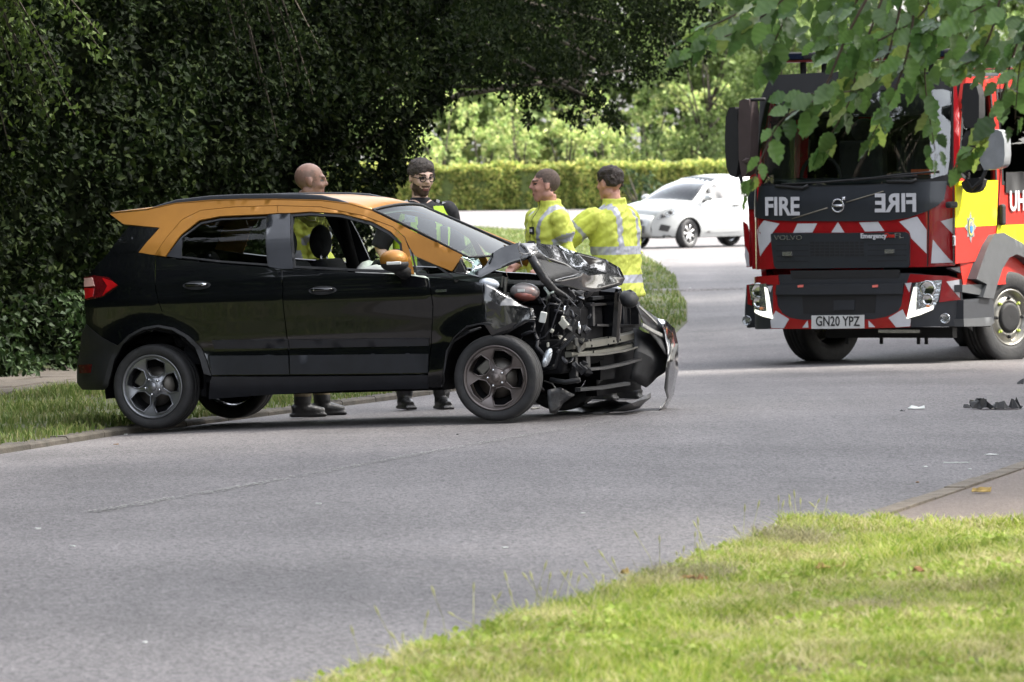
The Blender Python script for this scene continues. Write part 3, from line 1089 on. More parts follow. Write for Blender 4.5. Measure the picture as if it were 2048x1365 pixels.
# ================================================================== the crashed car
M_BLACK = mat('black metallic car paint', (.0022, .0026, .0036), .2, .0, var=.1, coat=1.0, spec=.3, dirt=(.03, .028, .026), dscale=1.6, damt=.06)
M_BLACK.node_tree.nodes['Principled BSDF'].inputs['Coat IOR'].default_value = 1.5
M_ORANGE = mat('orange car paint', (.30, .135, .022), .45, .15, var=.05, coat=.12, spec=.22, dirt=(.22, .11, .04), dscale=2, damt=.2)
M_TRIM = mat('satin dark trim', (.013, .0145, .019), .42, var=.2, bump=.05, bscale=200)
M_BPIL = mat('gloss dark pillar trim', (.030, .032, .038), .22, var=.1, coat=.4)
M_PLAST = mat('black grained plastic', (.008, .0085, .010), .62, var=.25, scale=20, bump=.15, bscale=150)
M_DIRTYP = mat('scuffed black plastic', (.012, .012, .014), .42, var=.4, scale=14, bump=.2, bscale=40, dirt=(.12, .11, .09), dscale=7, damt=.35)
M_TYRE = mat('tyre rubber', (.020, .020, .021), .75, var=.25, scale=18, bump=.2, bscale=60, dirt=(.055, .05, .045), dscale=6, damt=.5)
M_RIM = mat('dark grey alloy', (.22, .225, .24), .34, .7, var=.1, scale=8)
M_RIM2 = mat('brown grey alloy', (.155, .135, .13), .4, .65, var=.15, scale=8, dirt=(.10, .075, .05), dscale=6, damt=.5)
M_CHROME = mat('bright metal', (.65, .66, .68), .16, 1.0, var=.05)
M_STEEL = mat('bare dull steel', (.16, .155, .14), .45, .8, var=.25, scale=10, bump=.1, dirt=(.10, .09, .06), dscale=8, damt=.6)
M_BEAM = mat('grey green galvanised beam', (.15, .147, .125), .42, .6, var=.2, scale=9, dirt=(.07, .065, .05), dscale=9, damt=.7)
M_DISC = mat('brake disc iron', (.085, .078, .07), .4, .9, var=.2)
M_WHITE = mat('white plastic', (.62, .63, .60), .45, var=.1, scale=9, dirt=(.25, .24, .2), dscale=9)
M_RESV = mat('cloudy coolant tank', (.19, .175, .17), .3, var=.15, dirt=(.30, .08, .05), dscale=4, damt=.8)
M_PINK = mat('pink coolant', (.20, .065, .05), .3, var=.15)
M_REDL = mat('red lamp lens', (.42, .008, .010), .12, var=.2, scale=15, coat=1)
M_REDD = mat('dark red lamp lens', (.09, .004, .006), .12, var=.2, scale=15, coat=1)
M_PINKL = mat('clear lamp lens section', (.55, .33, .28), .15, var=.1, coat=1)
M_AIRBAG = mat('limp airbag cloth', (.62, .60, .58), .9, var=.1, bump=.3, bscale=30)
M_SEAT = mat('black seat cloth', (.010, .011, .014), .95, var=.3, scale=40, bump=.3, bscale=120)
M_CABIN = mat('dark cabin lining', (.007, .007, .008), .9, var=.2, spec=.12)
M_LINER = mat('pale grey headlining', (.16, .155, .15), .9, var=.1)
M_GLASS = glass_mat('side window glass', (.92, .95, .94), .8)
M_GLASSD = glass_mat('privacy window glass', (.76, .80, .78), .9)
M_SCREEN = glass_mat('windscreen glass', (.60, .76, .68), .42)
M_RIBBON = mat('wire insulation', (.03, .03, .035), .5, var=.3)

M_BLACKS = mat('scratched black paint', (.0045, .005, .0065), .22, var=.1, coat=1.0, spec=.5, dirt=(.16, .155, .15), dscale=26, damt=.16)
M_BLACKS.node_tree.nodes['Principled BSDF'].inputs['Coat IOR'].default_value = 1.6
CARYAW = R(-18)
CARPITCH = R(1.35)
CAR_M = Matrix.Translation((-2.25, 40.59, -.052)) @ Matrix.Rotation(CARYAW, 4, 'Z') @ Matrix.Rotation(-CARPITCH, 4, 'Y')
CF = Frame(CAR_M)
car = tag(empty('crashed_car', CAR_M), 'black crossover car with orange roof and crumpled smashed front', 'car')

_WZ = [.10, .20, .27, .34, .45, .505, .53, .565, .60, .75, .905, .955, 1.02, 1.06, 1.10, 1.30, 1.50, 1.58]
_WW = [.76, .79, .845, .868, .868, .866, .858, .862, .876, .884, .898, .876, .862, .842, .825, .725, .570, .510]


def wside(x, z):
    w = lerp_tab(z, _WZ, _WW)
    if x < 0.0: w -= .11 * (x / .6) ** 2 + .10 * max(0, -x - .38) ** 2 / .05
    if x > 2.35: w -= .13 * ((x - 2.35) / .6) ** 2
    # flared arches
    for ax in (0.0, 2.52):
        d = math.hypot(x - ax, z - .30)
        w += .034 * math.exp(-((d - .375) / .075) ** 2) * (1 if z > .3 else .4)
    return w


def S(u, v):
    p = CF.surf(u, v, 1, lambda q: -wside(q.x, q.z), -.86)
    return (p.x, p.z)


def SS(l): return [S(u, v) for u, v in l]


def near(dw=0.0): return lambda a, b: (a, -(wside(a, b) + dw), b)
def far(dw=0.0): return lambda a, b: (a, wside(a, b) + dw, b)


def arc(cx, cz, r, a0, a1, n=14):
    return [(cx + r * math.cos(R(a0 + (a1 - a0) * i / n)), cz + r * math.sin(R(a0 + (a1 - a0) * i / n))) for i in range(n + 1)]


# outlines in car coordinates (x forward from the rear axle, z up)
rear_arch = SS([(423, 752), (414, 722), (402, 694), (379, 672), (350, 656), (318, 650), (287, 655), (258, 670), (236, 692), (220, 720), (212, 750), (208, 781)])
quarter = SS([(276, 505), (329, 514.5), (309.5, 511)]) and SS([(258, 452), (319, 456), (276.5, 505.5), (311, 511), (311, 579), (324, 623), (341, 654)]) + rear_arch[5:9] + SS([(205, 676), (172, 648), (170, 597), (172, 560), (181, 546), (214, 509)])
bumper_r = SS([(205, 676), (236, 692)]) + rear_arch[9:] + SS([(165, 780), (154, 766), (154, 733), (161, 696), (162, 674), (172, 648)])
door_r = SS([(311, 512), (329.6, 514.7), (362, 519), (440, 527), (540, 534.6), (564, 538.5), (566, 580), (568, 626), (577, 690), (579, 751), (423, 752)]) + rear_arch[1:6] + SS([(324, 623), (311, 579)])
door_f = SS([(564, 538.5), (640, 541), (720, 545), (806, 548), (856, 556), (862, 585), (866, 612), (864, 660), (860, 710), (856, 749), (579, 751), (577, 690), (568, 626), (566, 580)])
fender_rear = SS([(858, 556), (905, 558), (966, 566), (972, 640), (966, 646), (934, 652), (906, 676), (892, 700), (886, 746), (884, 776), (856, 776), (856, 749), (860, 710), (864, 660), (866, 612), (862, 585)])
sill = SS([(423, 754), (540, 754), (700, 753), (856, 751), (856, 778), (700, 781), (540, 790), (417, 799)])
# upper structure: roof side with the window openings cut out
roof_side = SS([(219, 428), (291, 421), (350, 408), (420, 402), (482, 400), (555, 400), (642, 402), (700, 409), (745, 422), (790, 444), (850, 474), (925, 510), (903, 543), (870, 530), (829, 512), (819, 496), (809, 474),
                (786, 454), (724.6, 431), (642, 414), (555, 411.5), (470, 414), (401, 421), (364, 439.6), (335, 472.6), (309.5, 511), (276.5, 505.5), (319, 456), (247, 449)])
frame_r = SS([(401, 421), (470, 414), (555, 411.5), (556, 427), (533, 429), (441, 433), (399, 441), (362, 470), (331, 514), (309.5, 511), (335, 472.6), (364, 439.6)])
frame_f = SS([(555, 411.5), (642, 414), (724.6, 431), (786, 454), (809, 474), (819, 500), (829, 549), (812, 548), (802, 484), (781, 464), (744, 444), (683, 428), (622, 424), (578, 427), (556, 427)])
rwin = SS([(534, 433), (441, 437), (401, 445), (364, 472.6), (333, 512), (362, 516), (440, 525), (537, 532)])
rblack = SS([(364, 472), (333, 513), (362, 517.5), (363, 480)])
fwin = SS([(581, 429), (622, 426), (683.6, 430), (745, 446), (781, 466), (802, 486), (811, 546), (720, 543), (640, 539), (586, 536)])
bpil = SS([(533, 430), (580, 427), (586, 538), (564, 538.5), (537, 534)])
qwin = SS([(819, 494), (870, 528), (905, 552), (903, 557), (831, 549)])


def mirror_part(name, poly, dw, mt, parent, step, **k):
    return panel(name, poly, far(dw), mt, parent, step, outward=(0, 1, 0), **k)


# --- doors
dr = panel('door', door_r, near(), M_BLACK, car, .035, gap=.0035); tag(dr, 'black rear door')
df = panel('door', door_f, near(), M_BLACK, car, .035, gap=.0035); tag(df, 'black front door')
panel('rear_quarter', quarter, near(), M_BLACK, car, .035, gap=.002)
panel('rear_bumper', bumper_r, near(.004), M_PLAST, car, .04, gap=.002)
fr_ = panel('wing', fender_rear, near(), M_BLACK, car, .03, gap=.003)
panel('sill', sill, near(-.004), M_TRIM, car, .04)
rs = panel('roof_side', roof_side, near(), M_ORANGE, car, .035, gap=.0015); tag(rs, 'orange roof edge and windscreen pillar')
panel('window_frame', frame_r, near(.002), M_ORANGE, dr, .03, gap=.0025)
panel('window_frame', frame_f, near(.002), M_ORANGE, df, .03, gap=.0025)
panel('window', rwin, near(-.018), M_GLASSD, dr, .06, thick=0)
panel('corner_trim', rblack, near(-.008), M_TRIM, dr, .05)
panel('pillar_trim', bpil, near(-.004), M_BPIL, car, .04)
panel('quarter_window', qwin, near(-.012), M_GLASS, car, .05, thick=0)
# the driver's window is wound down or shattered: only a black seal round the opening
seal = inset_poly(fwin, .016)
panel('window_seal', fwin, near(-.006), M_PLAST, df, .03, holes=[seal])
rseal = inset_poly(rwin, .012)
panel('window_seal', rwin, near(-.010), M_PLAST, dr, .03, holes=[rseal])
panel('window_seal', qwin, near(-.006), M_PLAST, car, .03, holes=[inset_poly(qwin, .012)])

# lower cladding with raised bands
for (pl, par) in ((SS([(424, 681), (577, 680), (578, 697), (430, 698)]), dr), (SS([(579, 680), (858, 677), (858, 692), (580, 697)]), df), (SS([(420, 712), (577, 711), (579, 749), (424, 750)]), dr), (SS([(580, 711), (857, 708), (856, 746), (581, 749)]), df)):
    panel('cladding', pl, near(.008), M_TRIM, par, .05, thick=.01)

# arch trims
def arch_trim(pts, wdt, name='arch_trim'):
    c = np.mean(np.array(pts), axis=0)
    inner = [(p[0] + (c[0] - p[0]) * wdt, p[1] + (c[1] - p[1]) * wdt * .8) for p in pts]
    panel(name, list(pts) + inner[::-1], near(.010), M_PLAST, car, .03, thick=.05)


arch_trim(rear_arch, .11)
front_arch = SS([(886, 776), (887, 746), (893, 702), (907, 676), (934, 652), (966, 645), (985, 648)])
arch_trim(front_arch, .10)

# far side, plainer, seen through the glass
for nm, pl, mt, st in (('door', door_r, M_BLACK, .06), ('door', door_f, M_BLACK, .06), ('rear_quarter', quarter, M_BLACK, .06), ('rear_bumper', bumper_r, M_PLAST, .07), ('wing', fender_rear, M_BLACK, .06), ('sill', sill, M_TRIM, .07), ('roof_side', roof_side, M_ORANGE, .06), ('pillar_trim', bpil, M_BPIL, .06)):
    mirror_part(nm, pl, 0, mt, car, st)
for pl in (frame_r, frame_f):
    mirror_part('window_frame', pl, .002, M_ORANGE, car, .05)
mirror_part('window', rwin, -.018, M_GLASSD, car, .1, thick=0)
mirror_part('window', fwin, -.018, M_GLASS, car, .1, thick=0)

# roof skin between the two roof edges
top_px = [(222, 426), (291, 419), (350, 407), (420, 401), (482, 399), (555, 399), (642, 401), (700, 408), (745, 421)]
edge = SS(top_px)
rv = []; rf = []
NC = 18
for i, (x, z) in enumerate(edge):
    w = wside(x, z)
    cr = (.012, .022, .026, .028, .030, .030, .034, .036, .032)[i]
    for k in range(NC + 1):
        t = -1 + 2 * k / NC
        xx = x + (.05 * (1 - t * t) if i == len(edge) - 1 else (.03 * (1 - t * t) if i == len(edge) - 2 else (-.05 * (1 - t * t) if i == 0 else 0)))
        rv.append((xx, t * w, z + cr * (1 - abs(t) ** 2.2) + .002))
for i in range(len(edge) - 1):
    for k in range(NC):
        a = i * (NC + 1) + k
        rf.append((a, a + NC + 1, a + NC + 2, a + 1))
ro = mesh_obj('roof', rv, rf, M_ORANGE, car, True)
m = ro.modifiers.new('thickness', 'SOLIDIFY'); m.thickness = .006; m.offset = -1
# headlining below
mesh_obj('headlining', [(x, y, z - .05) for x, y, z in rv], rf, M_LINER, car, True)
# spoiler underside
sp = MB()
p0 = [S(219, 428), S(247, 450), S(300, 455), S(291, 421)]
V = []
for s in (-1, 1):
    for (x, z) in p0: V.append((x, s * wside(x, z) * .97, z))
sp.add(V, [(0, 1, 5, 4), (1, 2, 6, 5), (2, 3, 7, 6)])
sp.build('spoiler', M_ORANGE, car)
# roof rails
for s in (-1, 1):
    pr_ = SS([(293, 421), (320, 410), (352, 401), (420, 393.5), (482, 391), (545, 390), (600, 390), (642, 392), (675, 399), (702, 408)])
    mb = MB(); V = []; Fs = []
    for i, (x, z) in enumerate(pr_):
        z0_ = np.interp(x, [e[0] for e in edge], [e[1] for e in edge])
        y_ = (wside(x, z0_) - .030) * s
        zb = z0_ - .010
        zt = max(z + .008 * math.sin(math.pi * i / (len(pr_) - 1)), zb + .010)
        for (dy, zz) in ((-.022, zb), (-.016, zt - .006), (-.008, zt), (.008, zt), (.016, zt - .006), (.022, zb)):
            V.append((x, y_ + dy, zz))
    for i in range(len(pr_) - 1):
        for k in range(5): Fs.append((i * 6 + k, (i + 1) * 6 + k, (i + 1) * 6 + k + 1, i * 6 + k + 1))
    mb.add(V, Fs); mb.build('roof_rail', M_TRIM, car, True)

# windscreen
def PY(u, v, y):
    p = CF.plane(u, v, 1, y); return Vector(p)


hd_n = Vector((edge[-1][0], -wside(*edge[-1]) + .01, edge[-1][1])); bs_n = PY(936, 516, -.70)
NA, NB = 12, 16
V = []; Fs = []
for i in range(NA + 1):
    a = i / NA
    for k in range(NB + 1):
        t = -1 + 2 * k / NB
        pn = hd_n.lerp(bs_n, a)
        bow = (1 - t * t) * (.05 + .05 * a)
        V.append((pn.x + bow, t * abs(pn.y) * 1.0, pn.z + (1 - abs(t) ** 2.2) * .032 * (1 - a) ** 1.5 + .006 * math.sin(a * math.pi)))
for i in range(NA):
    for k in range(NB):
        q = i * (NB + 1) + k
        Fs.append((q, q + NB + 1, q + NB + 2, q + 1))
ws = mesh_obj('windscreen', V, Fs, M_SCREEN, car, True)
# black band and seal round it
mb = MB()
per = [V[k] for k in range(NB + 1)] + [V[i * (NB + 1) + NB] for i in range(1, NA + 1)] + [V[NA * (NB + 1) + k] for k in range(NB - 1, -1, -1)] + [V[i * (NB + 1)] for i in range(NA - 1, 0, -1)]
mb.tube([Vector(p) + Vector((0, 0, .004)) for p in per] + [Vector(per[0])], .010, 6, False)
mb.build('windscreen_seal', M_PLAST, ws, True)
# far pillar outside is part of the far roof side; dashboard and cowl
mb = MB()
mb.box((1.92, 0, .93), (.50, 1.38, .12), (0, .1, 0)); mb.box((1.75, -.36, 1.0), (.20, .34, .10)); mb.box((2.06, 0, .80), (.2, 1.4, .3))
bevel(mb.build('dashboard', M_CABIN, car), .04, 3)
mb = MB(); mb.lathe([(.165, -.013), (.182, 0), (.165, .013), (.150, 0)], 26, 'X', (1.52, -.36, .95), True); mb.box((1.53, -.36, .95), (.03, .12, .10)); mb.box((1.53, -.36, .95), (.02, .32, .03))
mb.build('steering_wheel', M_CABIN, car, True)
bag = MB(); bag.ell((1.46, -.36, .98), (.10, .16, .15)); bag.ell((1.62, -.66, .97), (.16, .05, .13)); bag.ell((1.72, -.60, 1.0), (.14, .07, .08))
bag.build('airbag', M_AIRBAG, car, True)
bag = MB(); bag.ell((1.86, -.68, .97), (.16, .05, .07)); bag.ell((1.95, -.66, .93), (.14, .06, .06)); bag.build('airbag', M_AIRBAG, car, True)

# floor pan, bulkheads and inner shell so that the body is closed
def shell(name, poly, dw, sgn):
    f = (lambda a, b: (a, -(wside(a, b) + dw), b)) if sgn < 0 else (lambda a, b: (a, wside(a, b) + dw, b))
    return panel(name, poly, f, M_CABIN, car, .09, outward=(0, sgn, 0))


inner = [(-.5, .95), (-.1, 1.02), (2.0, .98), (2.05, .35), (.40, .32), (.36, .5), (.2, .66), (0, .70), (-.2, .66), (-.4, .45), (-.5, .5)]
for s in (-1, 1): shell('inner_panel', inner, -.055, s)
mb = MB(); mb.box((1.2, 0, .245), (1.75, 1.50, .05)); mb.box((-.12, 0, .62), (.8, 1.1, .05)); mb.box((2.06, 0, .62), (.06, 1.45, .75)); mb.box((.36, 0, .45), (.05, 1.45, .45))
mb.build('floor_pan', M_CABIN, car)
mb = MB()
tg_ = [S(258, 452), S(214, 509), S(181, 546), S(171, 575), S(170, 620), S(172, 648), S(162, 674), S(154, 740), S(157, 770)]
V = []; Fs = []
for (x, z) in tg_:
    w = wside(x, z) - .01
    for k in range(9):
        t = -1 + k / 4
        V.append((x - .10 * (1 - t * t), t * w, z))
for i in range(len(tg_) - 1):
    for k in range(8): Fs.append((i * 9 + k, i * 9 + k + 1, (i + 1) * 9 + k + 1, (i + 1) * 9 + k))
mb.add(V, Fs); mb.build('tailgate', M_BLACK, car, True)
# rear side screen: dark glass between tailgate and pillar
rq = SS([(262, 455), (314, 458), (274, 503), (236, 508), (224, 503)])
panel('rear_screen', rq, near(.004), M_BLACK, car, .04)
# lamps
tlp = SS([(169.6, 555), (190, 551), (218, 555), (236, 570), (220, 583), (203, 594), (172, 600)])
tlo = panel('tail_lamp', tlp, near(.012), M_REDD, car, .03)
panel('lamp_lens', SS([(206, 556), (226, 562), (236, 570), (206, 592), (216, 572)]), near(.018), M_REDL, tlo, .03)
panel('lamp_lens', SS([(170, 576), (189, 577), (187, 593), (172, 598)]), near(.018), M_REDL, tlo, .03)
panel('lamp_lens', SS([(170, 557), (186, 555), (190, 572), (170, 574)]), near(.018), M_PINKL, tlo, .03)
panel('reflector', SS([(157, 730), (184, 729), (181, 746), (160, 747)]), near(.012), M_REDD, car, .03)

# door handles, badges
for (u0, v0, par) in ((394, 571, dr), (646, 581, df)):
    a = S(u0 - 23, v0); b_ = S(u0 + 22, v0)
    x0_, x1_, zc = a[0], b_[0], (a[1] + b_[1]) / 2
    ov = [(x0_ + (x1_ - x0_) * (.5 + .62 * math.cos(t)), zc + .030 * math.sin(t)) for t in np.linspace(0, 2 * math.pi, 20)[:-1]]
    panel('handle_cup', ov, near(.0015), M_PLAST, par, .03, thick=.004)
    mb = MB(); pp = []
    for k in range(9):
        t = k / 8; x = x0_ + (x1_ - x0_) * t
        pp.append((x, -(wside(x, zc) + .006 + .030 * math.sin(math.pi * t) ** .6), zc + .004))
    mb.tube(pp, [.008, .013, .014, .014, .014, .014, .014, .013, .008], 8)
    h_ = mb.build('handle', M_BLACK, par, True)
    lx = S(u0 + (-14 if par is df else 14), v0)
    mb = MB(); mb.ell((lx[0], -(wside(*lx) + .030), zc + .004), (.016 if par is df else .03, .012, .012)); mb.build('handle_lock', M_CHROME, par, True)
p = S(881, 583)
panel('badge', SS([(872, 580), (893, 579), (892, 584), (871, 585)]), near(.006), M_CHROME, car, .03, thick=.003)

# fuel of scuffs on the rear door: a dented patch where the paint is scraped pale
M_SCUFF = mat('scraped pale paint', (.20, .21, .24), .35, .3, var=.5, scale=18, bump=.4, bscale=40, dirt=(.02, .02, .025), dscale=9, damt=.95)
# (a real dent sits above the rear arch, see below)

# mirror
mr = MB()
c = PY(788, 520, -1.02)
mr.ell((c.x, c.y, c.z), (.10, .115, .070), 18, 10, (0, 0, R(12)))
mo = mr.build('door_mirror', M_ORANGE, car, True); tag(mo, 'orange door mirror')
mb = MB(); mb.ell((c.x + .004, c.y, c.z - .032), (.098, .112, .050), 18, 10, (0, 0, R(12))); mb.build('mirror_base', M_PLAST, mo, True)
mb = MB(); mb.tube([(c.x - .01, c.y + .06, c.z - .05), (c.x + .02, -.84, c.z - .10)], [.045, .05], 10); mb.build('mirror_arm', M_PLAST, mo, True)
mb = MB(); mb.box((c.x + .03, c.y - .095, c.z - .022), (.10, .035, .022), (0, 0, R(15))); bevel(mb.build('side_repeater', M_WHITE, mo), .006)

# seats
def seat(x, y, tilt=R(14), sc=1.0):
    r_ = empty('seat', Matrix.Translation((x, y, 0)), car)
    mb = MB(); mb.box((.05, 0, .50), (.50, .50, .16)); bevel(mb.build('cushion', M_SEAT, r_, True), .06, 3)
    mb = MB(); mb.box((-.26, 0, .84), (.14, .48, .62), (0, -tilt, 0)); bevel(mb.build('backrest', M_SEAT, r_, True), .06, 3)
    mb = MB(); mb.ell((-.37, 0, 1.265), (.075, .125, .125), 16, 10); mb.build('headrest', M_SEAT, r_, True)
    mb = MB()
    for s in (-1, 1): mb.tube([(-.335, s * .06, 1.10), (-.365, s * .06, 1.22)], .008, 6)
    mb.build('headrest_post', M_CHROME, r_)
    return r_


seat(1.22, -.36); seat(1.22, .36)
r_ = empty('rear_seat', Matrix.Translation((.35, 0, 0)), car)
mb = MB(); mb.box((.05, 0, .52), (.5, 1.3, .16)); bevel(mb.build('cushion', M_SEAT, r_), .05, 3)
mb = MB(); mb.box((-.26, 0, .82), (.14, 1.28, .52), (0, -R(16), 0)); bevel(mb.build('backrest', M_SEAT, r_), .05, 3)
for y in (-.42, 0, .42):
    mb = MB(); mb.ell((-.36, y, 1.14), (.05, .12, .085)); mb.build('headrest', M_SEAT, r_, True)
mb = MB(); mb.tube([(.95, -.58, 1.36), (.93, -.60, .95), (.95, -.56, .6)], .012, 5); mb.tube([(.05, -.66, 1.30), (.16, -.55, 1.02)], .02, 5)
mb.build('seat_belt', mat('grey belt webbing', (.22, .21, .20), .8), car)
for s in (-1, 1):
    mb = MB(); mb.tube([(.95, s * .56, 1.42), (.98, s * .72, 1.0), (.98, s * .74, .4)], [.035, .05, .06], 8)
    mb.build('inner_pillar', M_CABIN, car, True)


# --- wheels
def wheel(x, y, z, steer, rim_m, twist, name='wheel', camber=0):
    r_ = empty(name, Matrix.Translation((x, y, z)) @ Matrix.Rotation(steer, 4, 'Z') @ Matrix.Rotation(camber, 4, 'X') @ Matrix.Rotation(twist, 4, 'Y'), car)
    # the outer face looks to -Y
    mb = MB()
    prof = [(.222, .075), (.245, .098), (.282, .106), (.292, .098), (.297, .07), (.2975, .03), (.290, .027), (.2975, .024), (.298, -.024), (.290, -.027), (.2975, -.03), (.297, -.07), (.292, -.090), (.284, -.099), (.270, -.104), (.255, -.104), (.238, -.098), (.224, -.088), (.219, -.080), (.215, -.05), (.215, .05)]
    mb.lathe(prof, 56, 'Y', closed=True)
    ty = mb.build('tyre', M_TYRE, r_, True)
    mb = MB()
    mb.lathe([(.222, -.088), (.226, -.094), (.220, -.097), (.212, -.092), (.203, -.070), (.198, -.02), (.20, .07), (.21, .08)], 56, 'Y')
    mb.build('rim_barrel', rim_m, r_, True)
    # face with five hexagonal openings
    ring = [(.208 * math.cos(t), .208 * math.sin(t)) for t in np.linspace(0, 2 * math.pi, 61)[:-1]]
    holes = []; ribs = MB()
    for k in range(5):
        a0 = math.pi / 2 + k * 2 * math.pi / 5
        hx = [(.074, -.36), (.074, .36), (.130, .550), (.192, .365), (.199, 0), (.192, -.365), (.130, -.550)]
        h_ = [(r * math.cos(a0 + t), r * math.sin(a0 + t)) for r, t in hx]
        holes.append(h_)
    def fy(a, b):
        r = math.hypot(a, b)
        return (a, -.078 + .028 * math.exp(-((r - .11) / .05) ** 2) - (.012 if r < .06 else 0), b)
    fo = panel('rim_face', ring, fy, rim_m, r_, .017, thick=.035, holes=holes, outward=(0, -1, 0))
    for h_ in holes:
        pp = [Vector(fy(*q)) + Vector((0, -.004, 0)) for q in h_]
        ribs.tube(pp + [pp[0]], .0062, 5, False)
    ribs.build('spoke_edge', M_RIM if rim_m is M_RIM else rim_m, r_, True)
    mb = MB(); mb.lathe([(.0, -.098), (.026, -.097), (.031, -.090), (.033, -.07)], 20, 'Y'); mb.build('hub_cap', rim_m, r_, True)
    for k in range(5):
        t = math.pi / 2 + .63 + k * 2 * math.pi / 5
        mb = MB(); mb.lathe([(.0, -.094), (.009, -.093), (.010, -.070)], 8, 'Y', (.056 * math.cos(t), 0, .056 * math.sin(t)))
        mb.build('wheel_nut', M_CHROME, r_, True)
    mb = MB(); mb.lathe([(.03, -.02), (.138, -.018), (.140, -.006), (.14, .006), (.03, .008)], 36, 'Y'); mb.build('brake_disc', M_DISC, r_, True)
    mb = MB(); mb.lathe([(0, .022), (.190, .022), (.192, .03)], 30, 'Y'); mb.build('brake_shield', M_CABIN, r_)
    mb = MB(); mb.box((-.10, -.01, .05), (.07, .06, .13), (0, .5, 0)); bevel(mb.build('brake_caliper', M_STEEL, r_), .01)
    return r_


wheel(0, -.765, .300, 0, M_RIM, R(8))
wheel(2.52, -.765, .298, R(5), M_RIM2, R(20))
wheel(0, .765, .300, math.pi, M_RIM, R(30))
wheel(2.50, .765, .298, math.pi + R(5), M_RIM2, R(30))
# dark wheel wells
for (x, s) in ((0, -1), (0, 1), (2.5, -1), (2.5, 1)):
    mb = MB(); V = []; Fs = []
    for k in range(15):
        t = R((-12 if not (x > 1 and s < 0) else 78) + (204 if not (x > 1 and s < 0) else 114) * k / 14)
        for y in (.45, .80): V.append((x + .385 * math.cos(t), s * y, .30 + .385 * math.sin(t)))
    for k in range(14): Fs.append((2 * k, 2 * k + 2, 2 * k + 3, 2 * k + 1))
    n = len(V); V.append((x, s * .45, .30)); Fs += [(n, 2 * k, 2 * k + 2) for k in range(14)]
    mb.add(V, Fs); mb.build('wheel_well', M_CABIN, car, True)
mb = MB(); mb.tube([(0, -.6, .28), (0, .6, .28)], .05, 8); mb.box((-.35, .1, .34), (.35, .7, .16)); mb.tube([(2.0, .15, .24), (.4, .2, .24), (-.5, .35, .27)], .03, 7); mb.build('underbody', M_CABIN, car)

# ------------------------------------------------------------------ the smashed front
def crumple(name, pts, faces, mt, parent, cuts=2, amp=.006, seed=1, thick=.004, sharp=25):
    """a sheet of torn metal: faces given between named corners, subdivided and dented"""
    keys = list(pts)
    V = [pts[k] for k in keys]
    Fi = [tuple(keys.index(k) for k in f) for f in faces]
    bm = bmesh.new()
    bv = [bm.verts.new(v) for v in V]
    for f in Fi:
        try: bm.faces.new([bv[i] for i in f])
        except ValueError: pass
    for v in [v for v in bm.verts if not v.link_faces]: bm.verts.remove(v)
    bmesh.ops.recalc_face_normals(bm, faces=bm.faces)
    bmesh.ops.triangulate(bm, faces=bm.faces)
    bmesh.ops.subdivide_edges(bm, edges=bm.edges, cuts=cuts, use_grid_fill=True)
    bm.normal_update()
    for v in bm.verts:
        p = v.co * 9 + Vector((seed * 3.3, 0, 0))
        q = v.co * 31 + Vector((seed * 1.3, 4, 0))
        v.co += v.normal * (noise.noise(p) * amp + noise.noise(q) * amp * .35)
    me = bpy.data.meshes.new(name); bm.to_mesh(me); bm.free()
    me.materials.append(mt)
    o = bpy.data.objects.new(name, me); col.objects.link(o); o.parent = parent
    autosmooth(o, sharp)
    m = o.modifiers.new('thickness', 'SOLIDIFY'); m.thickness = thick; m.offset = 0
    return o


# bent wing tip over the front wheel
W = {}
for k, (u, v, y) in dict(a=(966, 566, -.84), b=(997, 580, -.80), c=(1020, 594, -.77), d=(1040, 607, -.75), e=(1066, 618, -.72), f=(1072, 636, -.72), g=(1031, 657, -.80), h=(986, 676, -.86), i=(966, 646, -.885), j=(963, 612, -.885),
                          k=(1000, 612, -.84), l=(1030, 612, -.79), m=(966, 590, -.875), n=(985, 604, -.86)).items():
    W[k] = PY(u, v, y)
crumple('wing', W, [('a', 'b', 'n', 'm'), ('b', 'c', 'k', 'n'), ('c', 'd', 'l', 'k'), ('d', 'e', 'l'), ('m', 'n', 'j'), ('n', 'k', 'j'), ('k', 'l', 'g'), ('l', 'e', 'f', 'g'), ('j', 'k', 'g', 'h', 'i')], M_BLACKS, car, 3, .010, 4, sharp=22)
# torn strip hanging below it
mb = MB(); mb.tube([PY(u, v, -.80) for u, v in ((985, 677), (1010, 668), (1031, 655), (1050, 641), (1070, 640))], [.006, .010, .010, .008, .006], 5)
mb.tube([PY(u, v, -.86) for u, v in ((894, 700), (908, 682), (935, 665), (962, 656))], [.008, .012, .012, .008], 5)
mb.build('torn_liner', M_DIRTYP, car, True)

# the bonnet, buckled into a peak
Bn = {}
for k, (u, v, y) in dict(a=(921, 511, -.72), b=(903, 545, -.74), b2=(962, 556, -.74), c=(938, 545, -.68), d=(972, 530, -.66), e=(983, 508, -.62), f=(1006, 494, -.58), g=(1037, 487, -.56), h=(1068, 486, -.48), h2=(1050, 497, -.58),
                          i=(1117, 492, -.20), j=(1150, 504, .05), k=(1211, 519, .38), l=(1240, 537, .52), m=(1250, 558, .54), n=(1243, 571, .50), o=(1194, 584, .16), p=(1163, 581, -.06), q=(1162, 546, -.12), r=(1097, 563, -.56), s=(1061, 516, -.60), t=(1078, 505, -.52),
                          x1=(1100, 523, -.36), x2=(1140, 536, -.18), y1=(1178, 552, .06), z1=(1180, 530, .22), z2=(1215, 548, .34), fr=(1020, 500, .2), er=(1000, 505, .55), u=(1005, 535, -.66), w=(1040, 545, -.62)).items():
    Bn[k] = PY(u, v, y)
